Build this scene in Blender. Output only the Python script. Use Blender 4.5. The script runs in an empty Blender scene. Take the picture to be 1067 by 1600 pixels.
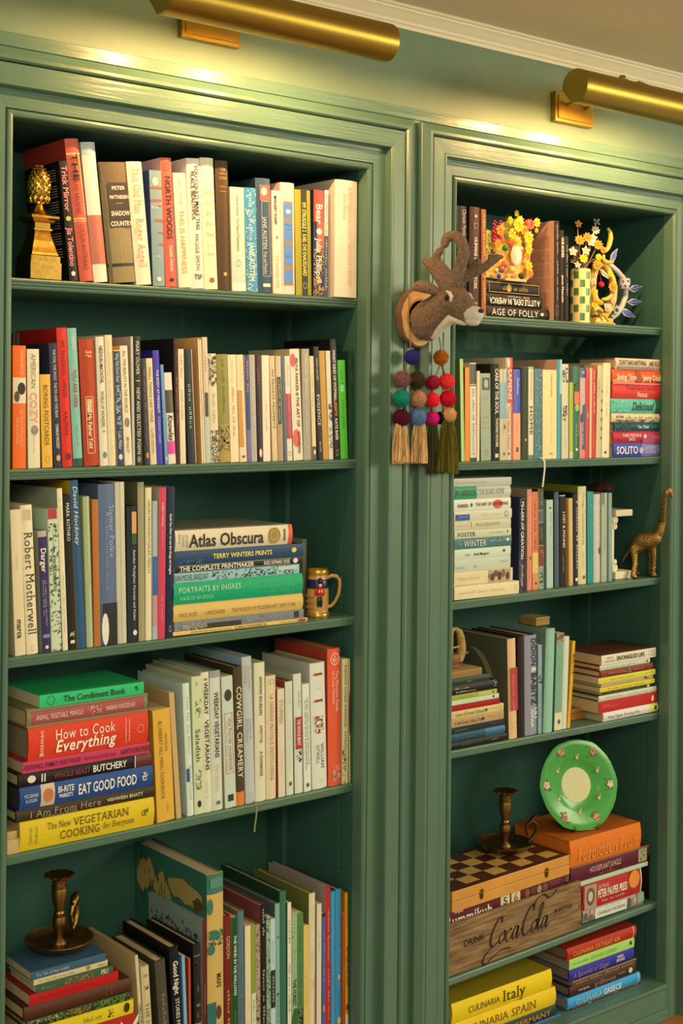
import bpy, bmesh, math, random
from mathutils import Vector, Matrix, noise
R = random.Random(7)
S = bpy.context.scene
COL = S.collection
PI = math.pi
# ---------------------------------------------------------------- camera, world, lights, exposure
ZF = 1.45                                   # eye height above the floor
CAM = Vector((0.0, -2.12, ZF))
F, YAW, PITCH, ROLL, SY = 2181.288, 0.677978, -0.0027536, 0.0096968, -159.612
_fw = Vector((math.sin(YAW)*math.cos(PITCH), math.cos(YAW)*math.cos(PITCH), math.sin(PITCH)))
_r = Vector((math.cos(YAW), -math.sin(YAW), 0)); _u = _r.cross(_fw)
_r2 = _r*math.cos(ROLL)+_u*math.sin(ROLL); _u2 = -_r*math.sin(ROLL)+_u*math.cos(ROLL)
cam = bpy.data.cameras.new('camera'); camo = bpy.data.objects.new('camera', cam); COL.objects.link(camo)
cam.sensor_fit = 'AUTO'; cam.sensor_width = 36; cam.lens = F/1600*36; cam.shift_y = SY/1600
cam.clip_start = .05; cam.clip_end = 50
M3 = Matrix((_r2, _u2, -_fw)).transposed()
camo.matrix_world = Matrix.Translation(CAM) @ M3.to_4x4()
S.camera = camo
S.view_settings.view_transform = 'Standard'; S.view_settings.look = 'None'
S.view_settings.gamma = 1; S.view_settings.use_curve_mapping = False
S.view_settings.exposure = 0.12
W = bpy.data.worlds.new('world'); S.world = W; W.use_nodes = True
W.node_tree.nodes['Background'].inputs[0].default_value = (1.0, .88, .58, 1)
W.node_tree.nodes['Background'].inputs[1].default_value = .50
def area(name, loc, target, size, power, color, sy=None):
    l = bpy.data.lights.new(name, 'AREA'); l.energy = power; l.color = color; l.shape = 'RECTANGLE'
    l.size = size; l.size_y = sy or size
    o = bpy.data.objects.new(name, l); COL.objects.link(o); o.location = loc
    o.rotation_euler = (Vector(target)-Vector(loc)).to_track_quat('-Z', 'Y').to_euler()
    return o
area('window_light', (4.3, -3.0, 2.25), (1.7, 0, 1.5), 2.0, 96, (1.0, .90, .58), 1.5)
area('room_fill_light', (-.6, -3.4, 2.4), (1.7, 0, 1.2), 1.2, 58, (1.0, .80, .44), 1.0)  # added fill behind the camera to brighten the left books, no real lamp

def unproj(px, py, Y=0.0):
    """photo pixel -> point on the vertical plane y = Y"""
    d = _fw*F + _r2*(px-533.5) - _u2*(py-800-SY)
    t = (Y-CAM.y)/d.y
    p = CAM + d*t
    return p.x, p.z
def x_at(px, Y, zfun):
    py = 800.0
    for _ in range(4):
        x, z = unproj(px, py, Y); e = z - zfun(x)
        z2 = unproj(px, py+1, Y)[1]
        py -= e/(z2-z)
    return unproj(px, py, Y)[0]

# ---------------------------------------------------------------- materials
def lin(h):
    h = h.lstrip('#'); v = [int(h[i:i+2], 16)/255 for i in (0, 2, 4)]
    return [c/12.92 if c <= .04045 else ((c+.055)/1.055)**2.4 for c in v]
_WH = [.776, .66, .43]
def alb(h, k=.78):
    return tuple(min(.86, max(.006, c/w*k)) for c, w in zip(lin(h), _WH))+(1,)
_mats = {}
def mat(h, rough=.5, metal=0, bump=0, bscale=400, raw=None, spec=.5, key='', vary=.0, vscale=30):
    k = (h, rough, metal, bump, bscale, raw, spec, key, vary)
    if k in _mats: return _mats[k]
    m = bpy.data.materials.new(('mat_'+(key or h))); m.use_nodes = True
    nt = m.node_tree; b = nt.nodes['Principled BSDF']
    c = raw if raw else alb(h)
    b.inputs['Base Color'].default_value = c
    b.inputs['Roughness'].default_value = rough; b.inputs['Metallic'].default_value = metal
    b.inputs['Specular IOR Level'].default_value = spec
    if vary or bump:
        tc = nt.nodes.new('ShaderNodeTexCoord')
        n = nt.nodes.new('ShaderNodeTexNoise'); n.inputs['Scale'].default_value = vscale; n.inputs['Detail'].default_value = 5
        nt.links.new(tc.outputs['Object'], n.inputs['Vector'])
        if vary:
            mx = nt.nodes.new('ShaderNodeMix'); mx.data_type = 'RGBA'
            mx.inputs[6].default_value = tuple(x*(1-vary) for x in c[:3])+(1,)
            mx.inputs[7].default_value = tuple(min(.9, x*(1+vary)) for x in c[:3])+(1,)
            nt.links.new(n.outputs['Fac'], mx.inputs[0]); nt.links.new(mx.outputs[2], b.inputs['Base Color'])
        if bump:
            n2 = nt.nodes.new('ShaderNodeTexNoise'); n2.inputs['Scale'].default_value = bscale; n2.inputs['Detail'].default_value = 3
            nt.links.new(tc.outputs['Object'], n2.inputs['Vector'])
            bp = nt.nodes.new('ShaderNodeBump'); bp.inputs['Strength'].default_value = bump; bp.inputs['Distance'].default_value = .002
            nt.links.new(n2.outputs['Fac'], bp.inputs['Height']); nt.links.new(bp.outputs[0], b.inputs['Normal'])
    _mats[k] = m
    return m
def paint(name, raw, rough, sc=(6, 6, 60), bump=.25):
    """brushed gloss paint: long stretched noise as relief"""
    m = bpy.data.materials.new(name); m.use_nodes = True; nt = m.node_tree; b = nt.nodes['Principled BSDF']
    b.inputs['Roughness'].default_value = rough
    tc = nt.nodes.new('ShaderNodeTexCoord'); mp = nt.nodes.new('ShaderNodeMapping'); mp.inputs['Scale'].default_value = sc
    nt.links.new(tc.outputs['Object'], mp.inputs[0])
    n = nt.nodes.new('ShaderNodeTexNoise'); n.inputs['Scale'].default_value = 3; n.inputs['Detail'].default_value = 6
    nt.links.new(mp.outputs[0], n.inputs['Vector'])
    n3 = nt.nodes.new('ShaderNodeTexNoise'); n3.inputs['Scale'].default_value = 9; n3.inputs['Detail'].default_value = 5
    nt.links.new(tc.outputs['Object'], n3.inputs['Vector'])
    ad = nt.nodes.new('ShaderNodeMath'); ad.operation = 'ADD'
    nt.links.new(n.outputs['Fac'], ad.inputs[0]); nt.links.new(n3.outputs['Fac'], ad.inputs[1])
    bp = nt.nodes.new('ShaderNodeBump'); bp.inputs['Strength'].default_value = bump; bp.inputs['Distance'].default_value = .004
    nt.links.new(ad.outputs[0], bp.inputs['Height']); nt.links.new(bp.outputs[0], b.inputs['Normal'])
    mx = nt.nodes.new('ShaderNodeMix'); mx.data_type = 'RGBA'
    mx.inputs[6].default_value = tuple(c*.9 for c in raw)+(1,); mx.inputs[7].default_value = tuple(c*1.12 for c in raw)+(1,)
    nt.links.new(n3.outputs['Fac'], mx.inputs[0]); nt.links.new(mx.outputs[2], b.inputs['Base Color'])
    return m
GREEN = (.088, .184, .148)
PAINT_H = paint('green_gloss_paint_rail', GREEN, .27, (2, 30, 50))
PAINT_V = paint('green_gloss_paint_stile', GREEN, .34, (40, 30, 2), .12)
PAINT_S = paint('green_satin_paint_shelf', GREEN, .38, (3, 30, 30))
PAINT_SHADE = paint('green_paint_shaded', (.036, .118, .108), .62, (8, 8, 8), .1)  # same green as the frames, darkened so interior shade sits in the colour
PAINT_SHADE.node_tree.nodes['Principled BSDF'].inputs['Specular IOR Level'].default_value = .18
WALLP = paint('green_wall_paint', (.145, .250, .195), .55, (8, 8, 8), .12)
def pages_mat():
    m = bpy.data.materials.new('page_edges'); m.use_nodes = True; nt = m.node_tree; b = nt.nodes['Principled BSDF']
    b.inputs['Roughness'].default_value = .8
    tc = nt.nodes.new('ShaderNodeTexCoord'); mp = nt.nodes.new('ShaderNodeMapping'); mp.inputs['Scale'].default_value = (1400, 6, 6)
    nt.links.new(tc.outputs['Object'], mp.inputs[0])
    n = nt.nodes.new('ShaderNodeTexNoise'); n.inputs['Scale'].default_value = 1; n.inputs['Detail'].default_value = 2
    nt.links.new(mp.outputs[0], n.inputs['Vector'])
    mx = nt.nodes.new('ShaderNodeMix'); mx.data_type = 'RGBA'
    mx.inputs[6].default_value = (.36, .29, .19, 1); mx.inputs[7].default_value = (.72, .62, .45, 1)
    nt.links.new(n.outputs['Fac'], mx.inputs[0]); nt.links.new(mx.outputs[2], b.inputs['Base Color'])
    return m
PAGES = pages_mat()
def brass(name, c=(.55, .33, .07), rough=.3, stretch=None):
    m = bpy.data.materials.new(name); m.use_nodes = True; nt = m.node_tree; b = nt.nodes['Principled BSDF']
    b.inputs['Base Color'].default_value = c+(1,); b.inputs['Metallic'].default_value = 1; b.inputs['Roughness'].default_value = rough
    tc = nt.nodes.new('ShaderNodeTexCoord'); mp = nt.nodes.new('ShaderNodeMapping'); mp.inputs['Scale'].default_value = stretch or (40, 40, 40)
    nt.links.new(tc.outputs['Object'], mp.inputs[0])
    n = nt.nodes.new('ShaderNodeTexNoise'); n.inputs['Scale'].default_value = 2; n.inputs['Detail'].default_value = 4
    nt.links.new(mp.outputs[0], n.inputs['Vector'])
    mr = nt.nodes.new('ShaderNodeMapRange'); mr.inputs[3].default_value = rough*.75; mr.inputs[4].default_value = rough*1.35
    nt.links.new(n.outputs['Fac'], mr.inputs[0]); nt.links.new(mr.outputs[0], b.inputs['Roughness'])
    mx = nt.nodes.new('ShaderNodeMix'); mx.data_type = 'RGBA'
    mx.inputs[6].default_value = tuple(x*.75 for x in c)+(1,); mx.inputs[7].default_value = tuple(x*1.15 for x in c)+(1,)
    nt.links.new(n.outputs['Fac'], mx.inputs[0]); nt.links.new(mx.outputs[2], b.inputs['Base Color'])
    return m
BRASS = brass('brushed_brass', (.42, .29, .055), .36, (3, 300, 300))
BRASS_OLD = brass('aged_brass', (.30, .19, .07), .38, (60, 60, 60))
GOLD = brass('gold_leaf', (.72, .46, .10), .22, (60, 60, 60))

# ---------------------------------------------------------------- object helpers
def empty(name, loc=(0, 0, 0), rot=(0, 0, 0), label=None, cat=None, group=None):
    o = bpy.data.objects.new(name, None); o.empty_display_size = .02; COL.objects.link(o)
    o.location = loc; o.rotation_euler = rot
    if label: o['label'] = label
    if cat: o['category'] = cat
    if group: o['group'] = group
    return o
def tag(o, label=None, cat=None, group=None, kind=None):
    for k, v in (('label', label), ('category', cat), ('group', group), ('kind', kind)):
        if v: o[k] = v
    return o
def link(name, me, mats, parent=None, loc=None, rot=None):
    if not isinstance(mats, (list, tuple)): mats = [mats]
    if not me.materials:
        for m in mats: me.materials.append(m)
    o = bpy.data.objects.new(name, me); COL.objects.link(o)
    if parent: o.parent = parent
    if loc: o.location = loc
    if rot: o.rotation_euler = rot
    return o
def raw(name, vs, fs, mats, parent=None, loc=None, rot=None, mi=None, smooth=False):
    me = bpy.data.meshes.new(name); me.from_pydata([tuple(v) for v in vs], [], fs)
    if mi: me.polygons.foreach_set('material_index', mi)
    if smooth: me.polygons.foreach_set('use_smooth', [True]*len(me.polygons))
    me.update()
    return link(name, me, mats, parent, loc, rot)
class MB:
    def __init__(s): s.v = []; s.f = []; s.m = []
    def add(s, vs, fs, mi=0):
        n = len(s.v); s.v += [tuple(v) for v in vs]; s.f += [tuple(i+n for i in f) for f in fs]; s.m += [mi]*len(fs); return s
    def box(s, x0, x1, y0, y1, z0, z1, mi=0, b=0, M=None):
        if b <= 0:
            vs = [(x, y, z) for z in (z0, z1) for y in (y0, y1) for x in (x0, x1)]
            fs = [(0, 2, 3, 1), (4, 5, 7, 6), (0, 1, 5, 4), (2, 6, 7, 3), (0, 4, 6, 2), (1, 3, 7, 5)]
        else:
            b = min(b, (x1-x0)*.45, (y1-y0)*.45, (z1-z0)*.45)
            bm = bmesh.new(); bmesh.ops.create_cube(bm, size=1)
            for v in bm.verts: v.co = Vector(((x0+x1)/2+v.co.x*(x1-x0), (y0+y1)/2+v.co.y*(y1-y0), (z0+z1)/2+v.co.z*(z1-z0)))
            bmesh.ops.bevel(bm, geom=bm.edges[:], offset=b, segments=2, affect='EDGES', profile=.5)
            bm.verts.index_update(); vs = [v.co.copy() for v in bm.verts]; fs = [tuple(v.index for v in f.verts) for f in bm.faces]; bm.free()
        if M: vs = [M @ Vector(v) for v in vs]
        return s.add(vs, fs, mi)
    def lathe(s, prof, n=32, c=(0, 0, 0), axis='Z', mi=0, wob=None, M=None):
        vs = []; fs = []
        for i in range(n):
            a = 2*PI*i/n
            for (r, h) in prof:
                rr = r*(wob(a, h) if wob else 1)
                p = (rr*math.cos(a), rr*math.sin(a), h)
                if axis == 'X': p = (h, p[0], p[1])
                elif axis == 'Y': p = (p[0], h, p[1])
                vs.append((p[0]+c[0], p[1]+c[1], p[2]+c[2]))
        k = len(prof)
        for i in range(n):
            j = (i+1) % n
            for q in range(k-1):
                fs.append((i*k+q, j*k+q, j*k+q+1, i*k+q+1))
        if prof[0][0] > 1e-6: fs.append(tuple(reversed([i*k for i in range(n)])))
        if prof[-1][0] > 1e-6: fs.append(tuple(i*k+k-1 for i in range(n)))
        if M: vs = [M @ Vector(v) for v in vs]
        return s.add(vs, fs, mi)
    def tube(s, pts, rad, n=10, mi=0, sq=None, cap=True):
        """swept tube; rad a number or a list; sq = (a,b) flattening"""
        pts = [Vector(p) for p in pts]
        if not hasattr(rad, '__len__'): rad = [rad]*len(pts)
        N = None; vs = []; fs = []
        for i, p in enumerate(pts):
            t = (pts[min(i+1, len(pts)-1)]-pts[max(i-1, 0)])
            t = t.normalized() if t.length > 1e-9 else Vector((0, 0, 1))
            if N is None:
                N = t.orthogonal().normalized() if sq is None else (Vector((0, 1, 0))-t*t.y).normalized()
            N = (N - t*N.dot(t)); N = N.normalized() if N.length > 1e-6 else t.orthogonal().normalized()
            B = t.cross(N)
            for k in range(n):
                a = 2*PI*k/n; ca, sa = math.cos(a), math.sin(a)
                if sq: ca *= sq[0]; sa *= sq[1]
                vs.append(p+(N*ca+B*sa)*rad[i])
        for i in range(len(pts)-1):
            for k in range(n):
                k2 = (k+1) % n; fs.append((i*n+k, i*n+k2, (i+1)*n+k2, (i+1)*n+k))
        if cap:
            fs.append(tuple(reversed(range(n)))); fs.append(tuple((len(pts)-1)*n+k for k in range(n)))
        return s.add(vs, fs, mi)
    def ball(s, c, r, sub=2, mi=0, nz=0, nf=1.0, sc=(1, 1, 1), rot=None):
        bm = bmesh.new(); bmesh.ops.create_icosphere(bm, subdivisions=sub, radius=1)
        bm.verts.index_update(); vs = []
        for v in bm.verts:
            p = v.co.copy()
            if nz: p *= 1+nz*noise.noise(v.co*nf+Vector((c[0]*31, c[1]*17, c[2]*23)))
            p = Vector((p.x*sc[0], p.y*sc[1], p.z*sc[2]))*r
            if rot: p = rot @ p
            vs.append(p+Vector(c))
        fs = [tuple(v.index for v in f.verts) for f in bm.faces]; bm.free()
        return s.add(vs, fs, mi)
    def build(s, name, mats, parent=None, loc=None, rot=None, smooth=False, fix=True):
        me = bpy.data.meshes.new(name); me.from_pydata(s.v, [], s.f)
        me.polygons.foreach_set('material_index', s.m)
        if fix:
            bm = bmesh.new(); bm.from_mesh(me); bmesh.ops.recalc_face_normals(bm, faces=bm.faces[:]); bm.to_mesh(me); bm.free()
        if smooth:
            me.polygons.foreach_set('use_smooth', [True]*len(me.polygons))
            if smooth != 'all':
                try: me.set_sharp_from_angle(angle=math.radians(smooth if smooth is not True else 40))
                except Exception: pass
        me.update()
        return link(name, me, mats, parent, loc, rot)
def remeshed(name, mb, voxel, mats, parent=None, loc=None, rot=None, smooth_it=4):
    """fuse overlapping pieces into one continuous skin"""
    o = mb.build('tmp', mats); md = o.modifiers.new('r', 'REMESH'); md.mode = 'VOXEL'; md.voxel_size = voxel
    ms = o.modifiers.new('s', 'SMOOTH'); ms.factor = .5; ms.iterations = smooth_it
    dg = bpy.context.evaluated_depsgraph_get(); dg.update()
    me = bpy.data.meshes.new_from_object(o.evaluated_get(dg)); me.name = name
    bpy.data.objects.remove(o)
    me.polygons.foreach_set('use_smooth', [True]*len(me.polygons))
    me.materials.clear()
    return link(name, me, mats, parent, loc, rot)

# ---------------------------------------------------------------- lettering from the built-in font
_gl = {}
def _fo():
    c = bpy.data.curves.new('glyph', 'FONT'); c.resolution_u = 2; return c
def glyph(ch, bold):
    k = (ch, bold)
    if k in _gl: return _gl[k]
    c = _fo(); c.offset = .018 if bold else 0
    o = bpy.data.objects.new('glyph', c)
    def mx(t):
        c.body = t; me = o.to_mesh(); x = max([v.co.x for v in me.vertices] or [0]); o.to_mesh_clear(); return x
    adv = mx(ch+'I')-mx('I')
    c.body = ch; me = o.to_mesh(); vs = [(v.co.x, v.co.y) for v in me.vertices]; fs = [tuple(p.vertices) for p in me.polygons]; o.to_mesh_clear()
    bpy.data.objects.remove(o); bpy.data.curves.remove(c)
    _gl[k] = (vs, fs, adv); return _gl[k]
CAP = .70
_serif = {}
def serifs(ch, bold):
    """small slabs on the flat stroke ends of a letter"""
    k = (ch, bold)
    if k in _serif: return _serif[k]
    vs, fs, adv = glyph(ch, bold); out = []
    if ch.isalpha() and vs:
        ymin = min(v[1] for v in vs); ymax = max(v[1] for v in vs)
        levels = [ymin, ymax]
        if ch.islower(): levels.append(.5)
        for y in levels:
            xs = sorted(v[0] for v in vs if abs(v[1]-y) < .006)
            # pair up runs of flat edges
            cnt = {}
            for f in fs:
                for a, b in zip(f, f[1:]+f[:1]):
                    e = (min(a, b), max(a, b)); cnt[e] = cnt.get(e, 0)+1
            for (a, b), n in cnt.items():
                if n == 1 and abs(vs[a][1]-y) < .006 and abs(vs[b][1]-y) < .006:
                    x0, x1 = sorted((vs[a][0], vs[b][0]))
                    if .03 < x1-x0 < .2:
                        s = 1 if y < .2 else -1
                        out.append((x0-.055, x1+.055, y, y+s*.035))
    _serif[k] = out; return out
def text_verts(s, bold=False, serif=False, ital=0):
    vs = []; fs = []; x = 0
    for ch in s:
        g, f, adv = glyph(ch, bold); n = len(vs)
        vs += [(a+x+ital*b, b) for a, b in g]; fs += [tuple(i+n for i in q) for q in f]
        if serif:
            for (x0, x1, y0, y1) in serifs(ch, bold):
                n = len(vs); vs += [(x0+x+ital*y0, y0), (x1+x+ital*y0, y0), (x1+x+ital*y1, y1), (x0+x+ital*y1, y1)]; fs.append((n, n+1, n+2, n+3))
        x += adv+(.04 if serif else 0)
    return vs, fs, max(x, .01)
def lettering(name, s, origin, adv, up, length, cap, m, parent, flags='', maxst=1.7):
    """text laid on a face: centre origin, unit vectors adv/up, total length, cap height"""
    if s[:1] == '~':             # print too small or faint to read: little strokes in word groups
        rr = random.Random(len(s)*7+int(cap*1e5)); o = Vector(origin); adv = Vector(adv); up = Vector(up); v = []; f = []; x = 0; ws = []
        for ch in s[1:]:
            if ch != ' ': ws.append((x, rr.choice((.62, .7, 1.0)), rr.random() < .5))
            x += 1
        st = length/max(1, x)
        if st > cap*1.3: st = cap*1.3
        for (i, h, bar) in ws:
            c = o+adv*((i-x/2+.5)*st)-up*(cap*.4)
            for q in ((-.30, -.16), (.12, .24)):
                k = len(v); v += [c+adv*st*q[0], c+adv*st*q[1], c+adv*st*q[1]+up*cap*.8*h, c+adv*st*q[0]+up*cap*.8*h]; f.append((k, k+1, k+2, k+3))
            if bar: k = len(v); z = cap*.8*h; v += [c-adv*st*.16+up*(z*.45), c+adv*st*.12+up*(z*.45), c+adv*st*.12+up*(z*.6), c-adv*st*.16+up*(z*.6)]; f.append((k, k+1, k+2, k+3))
        ob = raw('faint_print', v, f, m, parent); ob['kind'] = 'stuff'; return ob
    vs, fs, w = text_verts(s, 'b' in flags, 's' in flags, .22 if 'i' in flags else 0)
    if not fs: return None
    sy = cap/CAP; sx = length/w
    if sx > sy*maxst: sx = sy*maxst
    o = Vector(origin); adv = Vector(adv); up = Vector(up)
    P = [o+adv*((x-w/2)*sx)+up*((y-CAP/2)*sy) for x, y in vs]
    return raw(name, P, fs, m, parent)

def nap(o, n, l, m, seed=1, w=.00036):
    """short wool fibres standing off a felted surface, joined to one part"""
    rr = random.Random(seed); me = o.data; ps = [p for p in me.polygons]; vs = []; fs = []
    for _ in range(n):
        p = ps[rr.randrange(len(ps))]; c = p.center; d = (p.normal+Vector((rr.gauss(0, .7), rr.gauss(0, .7), rr.gauss(0, .7)))).normalized()
        t = d.orthogonal().normalized()*w; k = len(vs); c2 = c-p.normal*.0003
        vs += [c2+t, c2-t, c+d*l*rr.uniform(.5, 1.2)]; fs.append((k, k+1, k+2))
    h = raw('wool_nap', vs, fs, m, o.parent); h['kind'] = 'stuff'; return h
# ---------------------------------------------------------------- the room shell
XA, XB = .30, 3.9
ZC = 2.247                                   # ceiling height
OPEN = [dict(x0=.999, x1=1.7455, side='left'), dict(x0=unproj(713, 500, -.03)[0], x1=2.692, side='right')]
ZT, ZB = ZF+.4625, ZF-1.366
g = MB(); g.box(XA, XB, -4.2, .32, -.05, 0)
def wood_floor():
    m = mat('8a5a2a', .45, raw=(.30, .13, .035, 1), bump=.1, bscale=60, vary=.35, vscale=9, key='oak_floor'); return m
tag(g.build('floor', wood_floor()), kind='structure')
g = MB(); g.box(XA, XB, -4.2, .32, ZC, ZC+.05)
tag(g.build('ceiling', mat('d8c4a8', .8, raw=(.80, .70, .58, 1), key='ceiling_paint', bump=.1, bscale=60)), kind='structure')
g = MB()
hz = [(XA, XB, ZT+.02, ZC)]
xs = [XA, OPEN[0]['x0']-.02, OPEN[0]['x1']+.02, OPEN[1]['x0']-.02, OPEN[1]['x1']+.02, XB]
for i in (0, 2, 4): hz.append((xs[i], xs[i+1], 0, ZT+.02))
for x0, x1, z0, z1 in hz: g.box(x0, x1, -.010, .32, z0, z1)
g.box(XA, XB, .30, .34, 0, ZC)
tag(g.build('wall_back', WALLP), kind='structure')
# crown moulding
prof = [(-.010, -.040), (-.014, -.040), (-.0155, -.034), (-.0185, -.031), (-.0195, -.026), (-.024, -.021), (-.030, -.0135), (-.033, -.0105), (-.0345, -.0095), (-.0355, -.006), (-.0395, -.0045), (-.042, 0), (-.010, 0)]
n = len(prof); vs = [(x, y, ZC+z) for x in (XA, XB) for y, z in prof]
fs = [(i, (i+1) % n, n+(i+1) % n, n+i) for i in range(n)]+[tuple(range(n)), tuple(reversed(range(n, 2*n)))]
tag(raw('trim_1', vs, fs, mat('f0e6c8', .5, raw=(.82, .80, .66, 1), key='crown_paint')), kind='structure')
# ---------------------------------------------------------------- the two built-in bookcases
P = [(0, .0006), (0, -.026), (.002, -.0295), (.006, -.031), (.0095, -.0297), (.0112, -.0275), (.0118, -.0205), (.0132, -.0205), (.0138, -.0275), (.0445, -.0278), (.0450, -.0445), (.0465, -.0468), (.050, -.0468), (.0525, -.0455), (.0805, -.0455), (.0818, -.0440), (.0822, -.0345), (.0838, -.0345), (.0842, -.0455), (.087, -.0495), (.093, -.0495), (.103, -.0425), (.1075, -.0395), (.1082, -.0385), (.1085, -.0215), (.1108, -.0215), (.112, -.028), (.112, -.0095)]
def sweep(name, f0, f1, m, parent):
    a = [f0(w, y) for w, y in P]; b = [f1(w, y) for w, y in P]; n = len(P)
    fs = [(i, i+1, n+i+1, n+i) for i in range(n-1)]
    g = MB(); g.add(a+b, fs); o = g.build(name, m, parent); 
    for p in o.data.polygons: p.use_smooth = False
    return o
SHELF = {  # z of the shelf top at the left and the right end
 'left': [(.2053, .2115), (-.1092, -.1044), (-.4188, -.4136), (-.7437, -.7423), (-1.225, -1.225)],
 'right': [(.1949, .1949), (-.1147, -.1131), (-.4074, -.4018), (-.7183, -.7261), (-1.1738, -1.1672)]}
_a = unproj(702, 1531, 0)[1]-ZF; _b = unproj(1027, 1409, 0)[1]-ZF; SHELF["right"][4] = (_a, _b)
SH_T = .0185
def shelf_z(side, i):
    o = OPEN[0 if side == 'left' else 1]; a, b = SHELF[side][i]
    return lambda x: ZF+a+(b-a)*(x-o['x0'])/(o['x1']-o['x0'])
cases = {}
for o in OPEN:
    x0, x1, side = o['x0'], o['x1'], o['side']
    c = empty('bookcase', ((x0+x1)/2, -.0, 0), label=('wide' if side == 'left' else 'narrower')+' green painted built-in bookcase on the '+side+' with stepped moulded frame', cat='bookcase', group=None)
    cases[side] = c; cx = (x0+x1)/2
    sweep('frame_stile', lambda w, y: (x0-w-cx, y, .0), lambda w, y: (x0-w-cx, y, ZT+w), PAINT_V, c)
    sweep('frame_stile', lambda w, y: (x1+w-cx, y, .0), lambda w, y: (x1+w-cx, y, ZT+w), PAINT_V, c)
    sweep('frame_rail', lambda w, y: (x0-w-cx, y, ZT+w), lambda w, y: (x1+w-cx, y, ZT+w), PAINT_H, c)
    g = MB(); g.box(x0-cx, x1-cx, -.030, .0, 0, ZB-.012, b=.001); g.box(x0-cx, x1-cx, -.034, .0, ZB-.010, ZB, b=.003)
    g.box(x0-cx, x1-cx, -.036, -.030, 0, .025, b=.002)
    g.build('base_rail', PAINT_H, c)
    g = MB(); g.box(x0-.015-cx, x1+.015-cx, .271, .285, 0, ZT+.015); g.build('back_panel', PAINT_SHADE, c)
    for sg, xx in ((-1, x0), (1, x1)):
        g = MB(); a, b = sorted((xx-cx, xx+sg*.014-cx))
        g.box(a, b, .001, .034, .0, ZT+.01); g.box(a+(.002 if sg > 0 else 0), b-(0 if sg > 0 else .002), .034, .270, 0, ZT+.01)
        g.build('side_panel', PAINT_SHADE, c)
        g = MB(); a, b = sorted((xx-cx, xx-sg*.012-cx)); g.box(a, b, .214, .269, ZB, ZT, b=.001)
        g.build('corner_batten', PAINT_SHADE, c)
        g = MB()
        for yy in (.046,):
            z = ZB+.05
            while z < ZT-.03:
                xp = xx-cx+sg*.0015
                g.lathe([(0, -.0006), (.0016, -.0005), (.0021, .0006), (.0021, .001)], 6, (xp, yy, z), 'X'); z += .0125
        q = g.build('shelf_pin_strip', mat('5c7060', .5, .4), c); q['kind'] = 'stuff'
    g = MB(); g.box(x0-.014-cx, x1+.014-cx, .001, .270, ZT+.0005, ZT+.014); g.build('top_panel', PAINT_SHADE, c)
    g = MB(); g.box(x0-cx, x1-cx, .001, .270, ZB-.02, ZB); g.build('bottom_panel', PAINT_S, c)
    for i, (a, b) in enumerate(SHELF[side]):
        pr = [(0.0035, 0), (.0012, -.0008), (0, -.003), (.0005, -.0058), (.0028, -.0062), (.0020, -.0075), (.0022, -.0105), (.0050, -.0112), (.0042, -.0125), (.0045, -.0155), (.006, -.0178), (.008, -SH_T), (.213, -SH_T), (.213, 0)]
        k = len(pr); vs = [(xx-cx, y, ZF+zz+h) for xx, zz in ((x0+.0005, a), (x1-.0005, b)) for y, h in pr]
        fs = [(j, (j+1) % k, k+(j+1) % k, k+j) for j in range(k)]+[tuple(range(k)), tuple(reversed(range(k, 2*k)))]
        g = MB().add(vs, fs); s_ = g.build('shelf', PAINT_S, c)
# flat boards between and above the two frames
xl, xr = OPEN[0]['x1']+.112, OPEN[1]['x0']-.112; xm = unproj(655, 500, -.03)[0]
g = MB(); g.box(xl, xm-.0006, -.028, -.0095, 0, ZT+.112, b=.001); tag(g.build('trim_2', PAINT_V), kind='structure')
g = MB(); g.box(xm+.0006, xr, -.0275, -.0095, 0, ZT+.112, b=.001); tag(g.build('trim_3', PAINT_V), kind='structure')
g = MB(); g.box(XA, XB, -.028, -.0095, ZT+.1122, ZF+.598, b=.0012); tag(g.build('trim_4', PAINT_H), kind='structure')
g = MB(); g.box(XA, OPEN[0]['x0']-.112, -.028, -.0095, 0, ZT+.112, b=.001); tag(g.build('trim_5', PAINT_V), kind='structure')
g = MB(); g.box(OPEN[1]['x1']+.112, XB, -.028, -.0095, 0, ZT+.112, b=.001); tag(g.build('trim_6', PAINT_V), kind='structure')

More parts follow.
